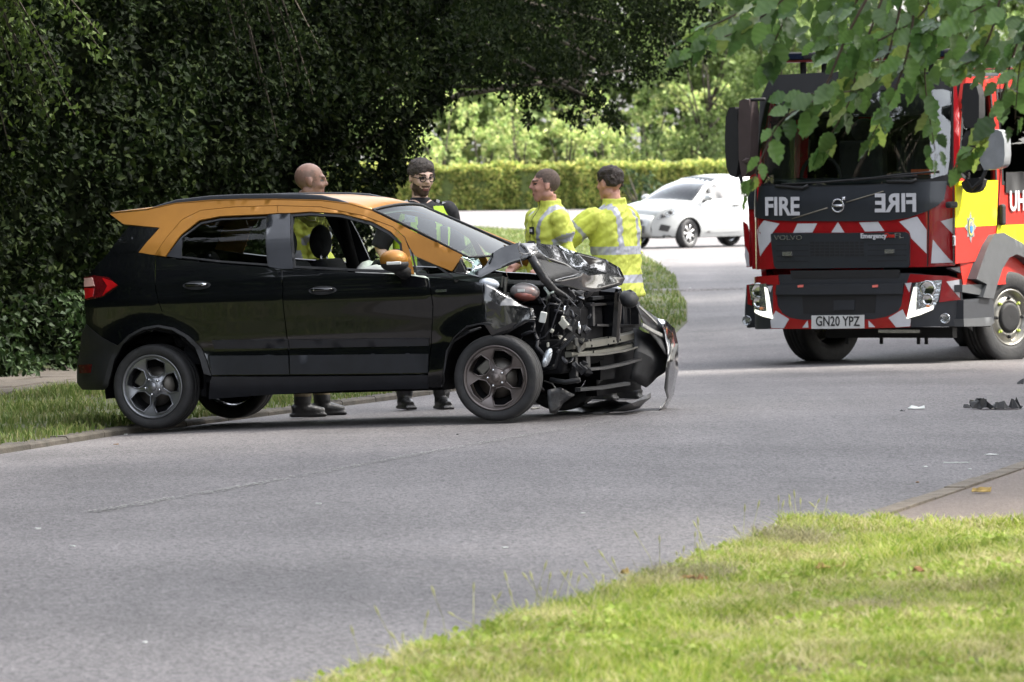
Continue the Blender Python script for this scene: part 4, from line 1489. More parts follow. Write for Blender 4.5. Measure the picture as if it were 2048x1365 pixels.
crumple('bonnet', Bn, [('b', 'a', 'c'), ('b', 'c', 'd', 'b2'), ('d', 'e', 'f', 'u'), ('d', 'u', 'b2'), ('f', 'g', 's', 'u'), ('g', 'h2', 's'), ('f', 'fr', 'g'), ('e', 'er', 'fr', 'f')], M_BLACKS, car, 3, .012, 2, sharp=20)
crumple('bonnet', Bn, [('g', 'h', 't', 'h2'), ('h2', 't', 's'), ('h', 'i', 'x1', 't'), ('i', 'j', 'x2', 'x1'), ('j', 'k', 'z1', 'x2'), ('k', 'l', 'z2', 'z1'), ('x2', 'z1', 'y1', 'q'), ('z1', 'z2', 'y1'), ('z2', 'l', 'm'), ('z2', 'm', 'n', 'o'), ('y1', 'z2', 'o'), ('q', 'y1', 'o', 'p'), ('q', 'p', 'r'), ('g', 'fr', 'h'), ('fr', 'i', 'h')],
        M_BLACKS, car, 3, .007, 3, sharp=24)
crumple('bonnet_underside', Bn, [('t', 'x1', 's'), ('x1', 'x2', 'q'), ('s', 'x1', 'q', 'r')], M_PLAST, car, 2, .006, 6)
mb = MB()
mb.tube([PY(u, v, y) for u, v, y in ((1062, 515, -.62), (1075, 535, -.61), (1090, 560, -.60), (1110, 580, -.56), (1130, 592, -.5), (1145, 603, -.46))], [.030, .034, .03, .022, .018, .012], 7)
mb.build('bonnet_frame', M_DIRTYP, car, True)
mb = MB()
mb.tube([PY(u, v, -.66) for u, v in ((1040, 484), (1036, 495), (1040, 506), (1050, 509), (1062, 506), (1070, 498), (1072, 488))], .0045, 5)
mb.tube([PY(u, v, -.66) for u, v in ((1044, 508), (1041, 522), (1045, 534))], .0035, 5)
mb.build('release_cable', mat('pale cable', (.45, .44, .42), .5), car, True)
crumple('inner_wing', {k: PY(*t) for k, t in dict(a=(921, 514, -.66), b=(940, 545, -.64), c=(968, 536, -.58), d=(955, 518, -.5), e=(945, 530, -.6)).items()}, [('a', 'e', 'd'), ('e', 'b', 'c'), ('e', 'c', 'd')], M_CHROME, car, 2, .012, 9)

# engine bay: dark block, tanks, boxes, hoses, looms
mb = MB()
mb.box((2.45, .05, .60), (.66, 1.05, .36)); mb.box((2.82, .1, .55), (.12, .95, .42)); mb.box((2.50, .25, .80), (.5, .6, .12)); mb.box((2.75, -.25, .42), (.3, .5, .24))
rw = random.Random(16)
bevel(mb.build('engine_block', M_CABIN, car), .03)
mb = MB(); mb.box((2.50, .12, .86), (.72, .95, .14), (0, .06, 0)); bevel(mb.build('engine_cover', M_CABIN, car), .04)
mb = MB(); mb.box((2.62, .62, .70), (.75, .10, .42), (0, .10, 0)); bevel(mb.build('wing', M_BLACK, car), .04)
mb = MB(); mb.ell(PY(1258, 598, .52), (.07, .10, .058), 12, 8, (.3, .3, .4))
for q in mb.v: q += Vector((rw.uniform(-1, 1), rw.uniform(-1, 1), rw.uniform(-1, 1))) * .007
mb.build('headlamp', M_PLAST, car, True)
c = PY(1050, 584, -.62)
mb = MB(); mb.ell(c, (.105, .09, .062), 18, 12, (0, .12, 0)); tk = mb.build('coolant_tank', M_RESV, car, True)
mb = MB(); mb.ell(c + Vector((.005, -.012, -.024)), (.082, .088, .042), 18, 10, (0, .12, 0)); mb.build('coolant', M_PINK, tk, True)
mb = MB(); mb.box(c + Vector((.0, -.088, .012)), (.05, .006, .018)); mb.build('tank_label', M_WHITE, tk)
c = PY(978, 568, -.70)
mb = MB(); mb.ell(c, (.075, .06, .040), 14, 9, (0, .2, 0)); mb.build('washer_bottle', mat('cloudy white bottle', (.42, .45, .50), .35, var=.2), car, True)
mb = MB(); mb.tube([PY(1010, 585, -.66), PY(1012, 555, -.66)], .012, 8); mb.tube([PY(1003, 575, -.66), PY(1006, 553, -.66)], .008, 8); mb.box(PY(1012, 590, -.64), (.06, .05, .03)); mb.build('brake_reservoir', M_STEEL, car)
c = PY(1086, 635, -.66)
mb = MB(); mb.box(c, (.045, .03, .075), (.1, .25, .2)); bevel(mb.build('loose_connector', M_WHITE, car), .006)
for (u, v, sx, sz, rt) in ((1104, 662, .022, .024, .5), (1128, 648, .06, .05, .9), (1125, 640, .02, .05, .2), (1096, 690, .014, .03, 0)):
    mb = MB(); mb.box(PY(u, v, -.58), (sx, .03, sz), (.2, rt, .1)); bevel(mb.build('broken_bracket', mat('pale torn plastic', (.50, .49, .42), .5, var=.3), car), .004)
mb = MB(); a = [PY(u, v, -.58) for u, v in ((1088, 575), (1098, 588), (1093, 602))]; mb.tube(a, [.008, .012, .009], 6); mb.tube([PY(1108, 584, -.58), a[1]], .008, 6); mb.build('aluminium_bracket', mat('pale green bracket', (.50, .56, .50), .4, .3), car, True)
mb = MB(); mb.tube([PY(u, v, -.55) for u, v in ((1130, 612), (1128, 622), (1127, 632))], [.007, .01, .006], 6); mb.ell(PY(1158, 656, -.50), (.012, .012, .045)); mb.build('bright_clip', M_CHROME, car, True)
# crushed headlamp hanging beside the tyre
mb = MB(); mb.ell(PY(1094, 716, -.62), (.03, .03, .072), 14, 10, (0, .42, 0)); mb.ell(PY(1090, 724, -.63), (.02, .03, .04), 12, 8, (0, .3, 0)); mb.build('broken_headlamp', mat('cracked lamp reflector', (.62, .66, .70), .2, .7, var=.3, scale=40, bump=.5, bscale=60), car, True)
rw = random.Random(17)
mb = MB()
for i in range(22):
    u0_, v0_ = rw.uniform(1040, 1150), rw.uniform(575, 700)
    y0_ = rw.uniform(-.64, -.35)
    pp = [PY(u0_, v0_, y0_)]
    for k in range(4):
        u0_ += rw.uniform(-22, 22); v0_ += rw.uniform(-5, 26); pp.append(PY(min(max(u0_, 1030), 1160), min(v0_, 735), y0_ + rw.uniform(-.04, .04)))
    mb.tube(pp, rw.choice((.004, .005, .009, .014)), 6)
mb.tube([PY(u, v, -.62) for u, v in ((1122, 605), (1112, 630), (1104, 655), (1090, 673), (1070, 683))], .0045, 6)
mb.build('wiring_loom', M_RIBBON, car, True)
for i in range(46):
    u0_, v0_ = rw.uniform(1072, 1180), rw.uniform(585, 770)
    mb = MB(); s_ = rw.uniform(.015, .05)
    mb.box(PY(u0_, v0_, rw.uniform(-.55, -.30)), (s_, rw.uniform(.02, .08), s_ * rw.uniform(.4, 1.4)), (rw.uniform(-1, 1), rw.uniform(-1, 1), rw.uniform(-1, 1)))
    for q in range(8): mb.v[q] += Vector((rw.uniform(-.4, .4), rw.uniform(-.4, .4), rw.uniform(-.4, .4))) * s_
    bevel(mb.build('engine_debris', rw.choice((M_PLAST, M_PLAST, M_DIRTYP, M_STEEL, M_TRIM, M_CABIN)), car), .004)
mb = MB()
for pts_, r_ in ((((1085, 740), (1110, 735), (1120, 700), (1150, 672)), .014), (((1095, 700), (1115, 690), (1140, 660), (1150, 640)), .010), (((1100, 760), (1130, 765), (1160, 760)), .018)):
    mb.tube([PY(u, v, -.50) for u, v in pts_], r_, 7)
mb.build('hose', M_PLAST, car, True)

# grille surround / radiator carrier
XF = 2.86
def PX(u, v, x): return Vector(CF.plane(u, v, 0, x))


def bar(name, pts, h, d, mt, x=XF, parent=None):
    """a bar across the nose, drawn between places on the plane x"""
    P = [PX(u, v, x) for u, v in pts]
    V = []; Fs = []
    for p in P:
        for (dx, dz) in ((0, -h / 2), (d, -h / 2 * .7), (d, h / 2 * .7), (0, h / 2)): V.append((p.x + dx, p.y, p.z + dz))
    for i in range(len(P) - 1):
        for k in range(4):
            k2 = (k + 1) % 4
            Fs.append((i * 4 + k, i * 4 + k2, (i + 1) * 4 + k2, (i + 1) * 4 + k))
    n = len(P) - 1
    Fs += [(3, 2, 1, 0), (n * 4, n * 4 + 1, n * 4 + 2, n * 4 + 3)]
    return autosmooth(mesh_obj(name, V, Fs, mt, parent or car), 30)


fr2 = bar('radiator_frame', [(1168, 611), (1215, 608), (1266, 606)], .022, .05, M_DIRTYP)
bar('radiator_frame', [(1178, 651), (1220, 652), (1268, 652)], .022, .06, M_DIRTYP)
for u in (1172, 1264):
    P = [PX(u, 606, XF), PX(u + 4, 652, XF)]
    mb = MB(); mb.box((P[0] + P[1]) / 2 + Vector((.02, 0, 0)), (.06, .05, (P[0] - P[1]).length)); mb.build('radiator_frame', M_DIRTYP, car)
for k in range(6):
    a, b_ = PX(1192 + k * 13, 610, XF - .03), PX(1194 + k * 13, 650, XF - .03)
    mb = MB(); mb.box((a + b_) / 2, (.02, .028, (a - b_).length)); mb.build('radiator_fin', M_PLAST if k % 2 else M_TRIM, car)
mb = MB(); mb.box(PX(1225, 700, XF - .12), (.08, 1.1, .62)); mb.build('radiator', M_CABIN, car)
bar('bumper_beam', [(1132, 692), (1180, 688), (1225, 680), (1268, 669)], .062, .055, M_BEAM, XF + .05)
bar('bumper_beam', [(1130, 710), (1180, 706), (1225, 699), (1270, 689)], .040, .050, M_BEAM, XF + .055)
bar('cooling_pipe', [(1150, 712), (1200, 710), (1245, 703), (1280, 692)], .014, .02, M_STEEL, XF + .12)
bar('lower_rail', [(1163, 740), (1200, 737), (1240, 729), (1284, 716)], .024, .04, M_DIRTYP, XF + .12)
bar('lower_rail', [(1150, 780), (1200, 776), (1250, 768)], .03, .04, M_PLAST, XF + .10)
for (u, v) in ((1182, 681), (1184, 692), (1187, 704), (1217, 675), (1217, 690), (1228, 683), (1241, 680)):
    mb = MB(); p = PX(u, v, XF + .108); mb.lathe([(0, .002), (.008, .002), (.008, -.004)], 8, 'X', p); mb.build('bolt_hole', M_CABIN, car)
mb = MB(); mb.box(PX(1170, 726, XF + .06), (.05, .09, .14)); mb.build('crush_can', M_DIRTYP, car)
mb = MB(); mb.box(PX(1147, 735, XF + .05), (.05, .05, .22)); mb.build('crush_can', M_DIRTYP, car)
bar('radiator_top', [(1172, 598), (1215, 594), (1258, 592)], .030, .05, M_PLAST, XF - .02)

# torn bumper skin on the far corner, its tail standing on the road
sk = [((1270, 600), (1272, 612)), ((1290, 618), (1284, 640)), ((1316, 637), (1300, 668)), ((1334, 643), (1318, 690)), ((1349, 657), (1332, 710))]
Q = {}
for i, (a, b_) in enumerate(sk):
    Q['a%d' % i] = PX(*a, XF + .10 + .02 * i); Q['b%d' % i] = PX(*b_, XF + .16 + .03 * i)
crumple('bumper_skin', Q, [('a%d' % i, 'a%d' % (i + 1), 'b%d' % (i + 1), 'b%d' % i) for i in range(4)], M_DIRTYP, car, 2, .01, 5)
tail = [((1316, 637), (1324, 652)), ((1332, 641), (1330, 668)), ((1349, 657), (1334, 690)), ((1356, 690), (1336, 716)), ((1356, 744), (1330, 742)), ((1347, 791), (1330, 776)), ((1337, 808), (1335, 797)), ((1326, 828), (1316, 823))]
Q = {}
for i, (a, b_) in enumerate(tail):
    x = XF + .24 - (.02 * abs(i - 3)); Q['a%d' % i] = PX(*a, x - .03); Q['b%d' % i] = PX(*b_, x + .05)
crumple('bumper_corner', Q, [('a%d' % i, 'a%d' % (i + 1), 'b%d' % (i + 1), 'b%d' % i) for i in range(7)], M_BLACKS, car, 2, .008, 8, sharp=40)
Q = {}
for k, (u, v, x) in dict(a=(1268, 655, XF + .1), b=(1300, 668, XF + .16), c=(1332, 700, XF + .22), d=(1330, 745, XF + .22), e=(1313, 757, XF + .18), f=(1290, 775, XF + .14), g=(1262, 760, XF + .1), h=(1268, 700, XF + .12), i=(1300, 715, XF + .2)).items(): Q[k] = PX(u, v, x)
crumple('bumper_core', Q, [('a', 'b', 'i', 'h'), ('b', 'c', 'i'), ('c', 'd', 'i'), ('d', 'e', 'i'), ('e', 'f', 'i'), ('f', 'g', 'h', 'i')], M_PLAST, car, 2, .02, 11)
bar('bumper_strip', [(1283, 650), (1305, 663), (1322, 671), (1340, 682)], .035, .012, mat('grey bumper edge', (.36, .355, .33), .5, var=.25, dirt=(.1, .09, .07)), XF + .22)
bar('bumper_strip', [(1275, 612), (1292, 628), (1312, 648)], .018, .012, mat('pale scraped edge', (.40, .40, .37), .5, var=.25, dirt=(.1, .09, .07)), XF + .18)
bar('bumper_strip', [(1340, 722), (1346, 706), (1351, 690)], .02, .02, M_STEEL, XF + .26)

# undertray dragged onto the road
def PG(u, v, up=.0): return CF.inv @ on_ground(u, v, up)


Q = {}
for k, (u, v, h) in dict(a=(1112, 828, .005), b=(1118, 806, .06), c=(1150, 812, .03), d=(1175, 806, .09), e=(1215, 800, .10), f=(1262, 806, .09), g=(1300, 786, .13), h=(1302, 795, .10), i=(1279, 816, .02), j=(1216, 827, .005), k=(1165, 826, .008), l=(1230, 812, .05), m=(1190, 816, .04)).items(): Q[k] = PG(u, v, h)
M_TRAY = mat('grey undertray plastic', (.085, .085, .09), .45, var=.4, scale=9, bump=.2, bscale=40, dirt=(.13, .12, .10), dscale=6, damt=.5)
crumple('undertray', Q, [('a', 'b', 'c', 'k'), ('c', 'd', 'm', 'k'), ('d', 'e', 'l', 'm'), ('e', 'f', 'l'), ('f', 'g', 'h', 'i'), ('f', 'i', 'j', 'l'), ('l', 'j', 'm'), ('m', 'j', 'k')], M_TRAY, car, 3, .012, 12)
Q = {}
for k, (u, v, y) in dict(a=(1095, 780, -.58), b=(1120, 775, -.5), c=(1150, 790, -.45), d=(1125, 808, -.5), e=(1112, 828, -.52), f=(1098, 826, -.58)).items(): Q[k] = PY(u, v, y)
crumple('undertray', Q, [('a', 'b', 'd', 'f'), ('b', 'c', 'd'), ('d', 'e', 'f')], M_DIRTYP, car, 2, .012, 14)
mb = MB(); mb.tube([PY(u, v, -.50) for u, v in ((1088, 762), (1105, 768), (1116, 785), (1124, 806))], .006, 6); mb.tube([PG(1062, 818, .01), PG(1078, 816, .01), PG(1084, 808, .03)], .006, 5); mb.build('torn_strip', M_STEEL, car, True)

# ================================================================== the fire engine
M_FRED = mat('fire engine red', (.27, .006, .010), .25, var=.06, coat=.8, dirt=(.17, .01, .012), dscale=2, damt=.3)
M_FRED2 = mat('red reflective film', (.42, .020, .012), .5, var=.06, coat=.05, spec=.25)
M_FYEL = mat('yellow reflective film', (.70, .67, .008), .5, var=.05, spec=.25)
M_FWHITE = mat('white reflective film', (.50, .50, .53), .35, var=.05, dirt=(.38, .38, .38), dscale=4, damt=.4)
M_FDARK = mat('dark grey cab panel', (.018, .021, .027), .38, var=.08, coat=.25)
M_FBUMP = mat('grained grey bumper plastic', (.015, .017, .022), .55, var=.12, bump=.08, bscale=120)
M_FGREY = mat('mid grey fender plastic', (.055, .058, .062), .5, var=.1, bump=.06, bscale=90)
M_FBLK = mat('engine bay black', (.006, .006, .007), .7, var=.2)
M_LAMP = mat('lamp reflector', (.42, .44, .46), .12, .85, var=.35, scale=30, bump=.5, bscale=35)
M_DRL = mat('lit running light', (1.0, 1.0, .86), .3, var=.02, emit=.30)
M_AMBER = mat('amber lens', (.65, .18, .02), .2, var=.1, coat=1)
M_PLATE = mat('white number plate', (.55, .55, .54), .35, var=.03)
M_PTXT = mat('number plate black', (.012, .012, .012), .5)
M_FGLASS = glass_mat('cab windscreen glass', (.78, .86, .82), 4.0)
M_FSIDE = glass_mat('cab side glass', (.90, .93, .92), 1.0)
M_LENS = glass_mat('clear lamp cover', (.93, .95, .95), 1.2)
M_SILV = mat('silver badge', (.50, .50, .52), .25, .9, var=.1)
M_BLUE = mat('badge blue', (.03, .16, .42), .4)
M_GREENB = mat('badge green', (.05, .12, .07), .5)
M_GOLD = mat('badge gold', (.55, .42, .10), .4)

TYAW = R(-90 - 28)
_ax = at_depth(1822, 726, 54.2)
TR_M = Matrix.Translation(_ax) @ Matrix.Rotation(TYAW, 4, 'Z')
TF = Frame(TR_M)
truck = tag(empty('fire_engine', TR_M), 'red fire engine with yellow side squares and white front chevrons', 'fire engine')
XN = 1.40                                   # nose, ahead of the front axle


def xnose(p):
    """the bow of the cab front: rounded to the corners, raked above the waist"""
    y, z = p[1], p[2]
    x = XN - .05 * (y / 1.0) ** 2 - .20 * min(1.3, abs(y) / 1.08) ** 8
    if z > 1.55: x -= (z - 1.55) * .13 + .10 * max(0, z - 2.2) ** 2
    return x


def T(u, v):
    p = TF.surf(u, v, 0, xnose, XN); return (p.y, p.z)


def TT(l): return [T(u, v) for u, v in l]


def nose(dx=0.0): return lambda a, b: (xnose((0, a, b)) + dx, a, b)


def c5(l): return [(1440 + x / 3.368, 380 + y / 3.368) for x, y in l]
def c4(l): return [(1440 + x / 3.368, 80 + y / 3.368) for x, y in l]


def npanel(name, uv, mt, dx=0.0, parent=None, step=.06, thick=.012, holes=(), sm=0, keep=()):
    pl = TT(uv)
    if sm: pl = smooth_poly(pl, keep, sm)
    return panel(name, pl, nose(dx), mt, parent or truck, step, thick, outward=(1, 0, 0), holes=[TT(h) for h in holes])


# red front skin of the cab, from the bumper gap to the windscreen foot
front = npanel('front_panel', c5([(190, 0), (195, 300), (205, 480), (215, 535), (370, 532), (1280, 522), (1400, 520), (1580, 512), (1590, 200), (1560, 0), (1530, -30), (1400, -25), (700, -10), (300, -5)]), M_FRED, -.01, step=.05, thick=.05)
dk = npanel('dark_panel', c5([(192, -40), (186, 60), (195, 130), (225, 170), (270, 192), (360, 206), (500, 211), (800, 212), (1040, 211), (1150, 206), (1270, 188), (1400, 142), (1470, 105), (1510, 65), (1535, -60), (1400, -55), (1000, -30), (700, -20), (350, -26)]), M_FDARK, .006, step=.04, thick=.02)
gr_ = npanel('grille_panel', c5([(345, 300), (365, 290), (800, 292), (1250, 284), (1272, 296), (1280, 320), (1280, 505), (1270, 522), (385, 532), (368, 515), (348, 350)]), M_FDARK, .014, step=.06, thick=.03)
# grille slots, each a dark recessed bar
for r_ in range(5):
    for k in range(11):
        x0_ = 612 + k * 33.5; y0_ = 350 + r_ * 21
        npanel('grille_slot', c5([(x0_, y0_), (x0_ + 26, y0_ - .5), (x0_ + 26, y0_ + 13), (x0_, y0_ + 13.5)]), M_FBLK, .0165, gr_, .2, .003)
for r_ in range(4):
    for (xa, xb) in ((385, 600), (1000, 1262)):
        y0_ = 372 + r_ * 36 - (4 if xa > 900 else 0)
        npanel('grille_slat', c5([(xa, y0_), (xb, y0_ - 3), (xb, y0_ + 4), (xa, y0_ + 7)]), M_FBLK, .0165, gr_, .2, .003)
for (x0_, y0_) in ((428, 418), (1118, 402)):
    npanel('strobe_lamp', c5([(x0_, y0_), (x0_ + 64, y0_ - 2), (x0_ + 64, y0_ + 26), (x0_, y0_ + 28)]), M_SILV, .030, gr_, .1, .02)
# chevrons
for pl in ([(295, 206), (398, 228), (345, 300), (342, 345), (268, 448), (247, 272)], [(520, 228), (652, 226), (620, 288), (490, 290)], [(792, 218), (835, 288), (748, 288)], [(935, 220), (1062, 215), (1105, 278), (975, 282)],
           [(1205, 215), (1325, 180), (1390, 270), (1390, 430), (1285, 325), (1275, 285)], [(1437, 335), (1570, 490), (1425, 495)], [(1490, 212), (1580, 188), (1584, 308)]):
    npanel('chevron', c5(pl), M_FWHITE, -.006, truck, .06, .003)
mb = MB(); pts_ = [Vector(nose(.0)(*T(*p))) for p in c5([(1404, -50), (1404, 140), (1402, 300), (1398, 515)])]; mb.tube(pts_, .006, 5); mb.build('panel_joint', M_FBLK, truck)
# corner deflector
npanel('corner_panel', c5([(1432, 225), (1500, 196), (1578, 180), (1586, 505), (1420, 510)]), M_FRED, .006, truck, .06, .03, sm=1)
for pl in ([(1437, 335), (1570, 490), (1425, 495)], [(1490, 212), (1578, 188), (1584, 308)]):
    npanel('chevron', c5(pl), M_FWHITE, .011, truck, .06, .003)

# lettering on the dark panel
def nose_rot(): return (math.pi / 2, 0, math.pi / 2)


def ntext(name, s, uv, h, mt, mirror=False, dx=.010, bold=.004, xs=1.0, parent=None, depth=.0015):
    y, z = T(*uv)
    x = xnose((0, y, z)) + dx
    sl = math.atan2(xnose((0, y + .1, z)) - xnose((0, y - .1, z)), .2)
    text_obj(name, s, h, mt, parent or truck, (x, y, z), (math.pi / 2, 0, math.pi / 2 - sl), depth, mirror, bold, xs)


ntext('lettering', 'FIRE', (1565, 415), .235, M_FWHITE, False, .012, .007, .92, dk)
ntext('lettering', 'FIRE', (1793, 408), .235, M_FWHITE, True, .012, .007, .98, dk)
ntext('lettering', 'VOLVO', (1578, 476), .062, M_SILV, False, .018, .001, 1.5, gr_)
ntext('lettering', 'FL', (1799, 472), .068, M_SILV, False, .018, .001, 1.5, gr_)
npanel('maker_badge', c5([(965, 294), (1180, 290), (1180, 326), (965, 330)]), M_FBLK, .018, gr_, .2, .004)
ntext('lettering', 'Emergency', (1749, 472.5), .062, M_FWHITE, False, .024, .002, .95, gr_)
ntext('lettering', 'One', (1781, 471.5), .056, M_FRED2, False, .024, .002, 1.0, gr_)
# iron-mark ring with arrow and the diagonal bar
cy, cz = T(1677, 412)
xb = xnose((0, cy, cz)) + .012
mb = MB(); mb.lathe([(.052, .0), (.066, .0), (.066, .010), (.052, .010)], 36, 'X', (xb, cy, cz), True); mb.tube([(xb + .005, cy + .04, cz + .045), (xb + .005, cy + .062, cz + .066)], .009, 6); mb.box((xb + .005, cy + .062, cz + .066), (.01, .03, .03)); mb.box((xb + .006, cy, cz), (.008, .115, .022))
mb.build('emblem', M_SILV, truck, True)
mb = MB(); a, b_ = T(1585, 438), T(1768, 383)
for s0, s1 in ((0, .40), (.60, 1)):
    p = [Vector(nose(.010)(a[0] + (b_[0] - a[0]) * t, a[1] + (b_[1] - a[1]) * t)) for t in np.linspace(s0, s1, 6)]
    mb.tube(p, .006, 5)
mb.build('diagonal_bar', mat('dull bronze bar', (.22, .20, .16), .35, .6), truck, True)

# windscreen with its frame
wsp = c4([(245, 965), (238, 900), (246, 800), (272, 560), (300, 430), (330, 378), (800, 345), (1500, 330), (1556, 345), (1558, 420), (1545, 800), (1532, 905), (1400, 940), (1000, 975), (600, 985)])
wso = npanel('windscreen', wsp, M_FGLASS, -.02, truck, .10, 0)
outer = c4([(205, 990), (205, 900), (222, 700), (270, 400), (300, 330), (340, 240), (800, 215), (1540, 220), (1585, 260), (1592, 420), (1585, 800), (1570, 960), (1400, 975), (700, 1010), (350, 1000)])
npanel('windscreen_frame', outer, M_FBLK, -.012, truck, .06, .05, holes=[wsp])
# A-pillars in red
npanel('pillar', c4([(1560, 240), (1590, 245), (1612, 500), (1612, 960), (1572, 965), (1566, 800), (1574, 430)]), M_FRED, .0, truck, .08, .04)
npanel('pillar', c4([(200, 990), (200, 900), (222, 640), (236, 640), (226, 900), (228, 990)]), M_FRED, .0, truck, .08, .04)
mb = MB()
for (pts_) in (c4([(420, 975), (700, 960), (1000, 935), (1330, 915)]), c4([(900, 950), (1150, 915), (1480, 885)])):
    mb.tube([Vector(nose(.012)(*T(*p))) for p in pts_], .011, 6)
for (pts_) in (c4([(380, 985), (560, 1000), (600, 980)]), c4([(1130, 955), (1300, 955), (1330, 940)])):
    mb.tube([Vector(nose(.02)(*T(*p))) for p in pts_], .016, 6)
mb.build('wipers', M_FBLK, truck, True)

# cab shell: side walls, roof, back
W2 = 1.04
def Tside(u, v, y=W2 + .02):
    p = TF.plane(u, v, 1, y); return (p.x, p.z)


ROOFZ = T(1700, 158)[1]
BELT = T(1700, 372)[1]
mb = MB()
V = []
prof = [(1.10, .75), (1.22, 1.20), (1.24, BELT), (1.02, ROOFZ - .25), (.86, ROOFZ), (-1.6, ROOFZ + .04), (-1.6, .75)]
# sides as thick panels with window holes
sidepoly = prof
gw = [(1.14, BELT + .12), (.98, ROOFZ - .24), (.34, ROOFZ - .16), (.34, BELT + .02), (.9, BELT + .02)]
gw2 = [(.16, BELT + .02), (.16, ROOFZ - .14), (-1.1, ROOFZ - .14), (-1.1, BELT + .02)]
for s in (-1, 1):
    cs = panel('cab_side', sidepoly, lambda a, b, s=s: (a, s * (W2 - .06 * max(0, b - BELT) ** 1.5 - (.0 if a < .9 else .25 * (a - .9) ** 2)), b), M_FRED2 if s > 0 else M_FRED, truck, .08, .05, holes=[gw, gw2], outward=(0, s, 0))
    for g in (gw, gw2):
        panel('side_window', g, lambda a, b, s=s: (a, s * (W2 - .02 - .06 * max(0, b - BELT) ** 1.5), b), M_FSIDE, truck, .15, 0, outward=(0, s, 0))
        panel('window_seal', inset_poly(g, -.035), lambda a, b, s=s: (a, s * (W2 + .004 - .06 * max(0, b - BELT) ** 1.5 - (.0 if a < .9 else .25 * (a - .9) ** 2)), b), M_FBLK, truck, .1, .01, holes=[g], outward=(0, s, 0))
V = []; Fs = []
for (x, z) in ((1.13, ROOFZ - .34), (1.06, ROOFZ - .16), (.94, ROOFZ - .02), (.75, ROOFZ + .045), (-1.6, ROOFZ + .07)):
    for k in range(11):
        t = -1 + k / 5
        V.append((x - .14 * t ** 4, t * (W2 - .06), z - .06 * t ** 4))
for i in range(4):
    for k in range(10): Fs.append((i * 11 + k, i * 11 + k + 1, (i + 1) * 11 + k + 1, (i + 1) * 11 + k))
ro = mesh_obj('cab_roof', V, Fs, M_FBLK, truck, True)
ro.modifiers.new('thickness', 'SOLIDIFY').thickness = .04
mb = MB(); mb.box((-1.62, 0, 1.7), (.06, 2.0, 2.0)); mb.box((-.2, 0, .80), (2.6, 1.96, .10)); mb.build('cab_floor', M_FBLK, truck)
# body behind the cab
mb = MB(); mb.box((-4.3, -.08, 1.62), (5.2, 2.1, 1.9)); bevel(mb.build('body', M_FRED2, truck), .05)
# interior
mb = MB(); mb.box((.95, 0, BELT - .05), (.5, 1.9, .25)); bevel(mb.build('dashboard', M_FDARK, truck), .05)
for y in (-.6, .6, 0):
    mb = MB(); mb.box((.0, y, 1.35), (.5, .48, .16)); mb.box((-.28, y, 1.75), (.14, .46, .75)); mb.ell((-.30, y, 2.22), (.06, .14, .12)); bevel(mb.build('crew_seat', mat('grey crew seat', (.05, .05, .055), .9), truck), .04)
mb = MB(); mb.lathe([(.20, -.015), (.22, 0), (.20, .015), (.18, 0)], 24, 'X', (.70, -.6, BELT + .08), True); mb.build('steering_wheel', M_FBLK, truck, True)
mb = MB(); mb.box((1.08, .62, BELT + .12), (.03, .22, .05)); mb.build('dash_notice', mat('orange card', (.6, .12, .04), .6), truck)

# light bar
mb = MB(); z = T(1640, 116)[1]; mb.box((.80, 0, z + .02), (.34, 1.9, .085)); lb = bevel(mb.build('light_bar', M_FBLK, truck), .03, 3)
mb = MB(); mb.box((.80, .0, z - .024), (.33, 1.88, .02)); mb.build('light_bar_tray', mat('red lens strip', (.10, .012, .012), .3), lb)
for y in (-.72, -.5, .6):
    mb = MB(); mb.tube([(.80, y, z - .03), (.80, y, ROOFZ)], .03, 8); mb.build('light_bar_mount', M_FBLK, lb)
for k in range(5):
    mb = MB(); mb.box((.972, -.74 + .36 * k, z + .02), (.012, .20, .05)); mb.build('light_module', mat('dark blue lens', (.012, .016, .035), .1, coat=1), lb)
mb = MB(); mb.tube([(.55, .9, ROOFZ + .1), (-1.5, .9, ROOFZ + .12)], .03, 8); mb.tube([(.55, .7, ROOFZ + .1), (-1.5, .7, ROOFZ + .12)], .03, 8)
for k in range(6): mb.tube([(.4 - k * .35, .7, ROOFZ + .1), (.4 - k * .35, .9, ROOFZ + .1)], .02, 6)
mb.build('roof_ladder', M_SILV, truck, True)

# bumper
BX = .075
bl_ = npanel('bumper', c5([(185, 640), (270, 610), (400, 572), (1290, 562), (1560, 585), (1632, 605), (1640, 745), (1645, 915), (1290, 925), (700, 938), (345, 936), (190, 930), (172, 880), (175, 780)]), M_FBUMP, .02, truck, .05, .12)
npanel('bumper_red', c5([(262, 582), (400, 574), (405, 640), (270, 632), (205, 640), (190, 660), (190, 640)]), M_FRED, .030, bl_, .06, .02)
npanel('bumper_red', c5([(365, 640), (405, 640), (385, 680), (395, 780), (425, 830), (480, 862), (560, 876), (1040, 872), (1130, 855), (1205, 820), (1230, 780), (1250, 640), (1300, 620), (1290, 690), (1270, 865), (1292, 880), (1290, 925), (980, 935), (350, 936), (352, 882), (368, 870)]), M_FRED, .030, bl_, .06, .02)
npanel('bumper_red', c5([(1290, 566), (1545, 580), (1620, 600), (1628, 740), (1485, 758), (1505, 608), (1300, 625), (1265, 632)]), M_FRED, .030, bl_, .06, .02)
npanel('bumper_red', c5([(190, 640), (212, 650), (225, 780), (195, 770)]), M_FRED, .030, bl_, .06, .02)
npanel('bumper_step', c5([(395, 640), (1250, 628), (1245, 700), (390, 706)]), M_FBUMP, .055, bl_, .08, .06)
npanel('bumper_recess', c5([(560, 715), (1060, 708), (1050, 828), (570, 835)]), M_FBLK, .024, bl_, .1, .01)
npanel('bumper_recess', c5([(480, 545), (1220, 538), (1210, 592), (490, 598)]), M_FBLK, .024, bl_, .1, .01)
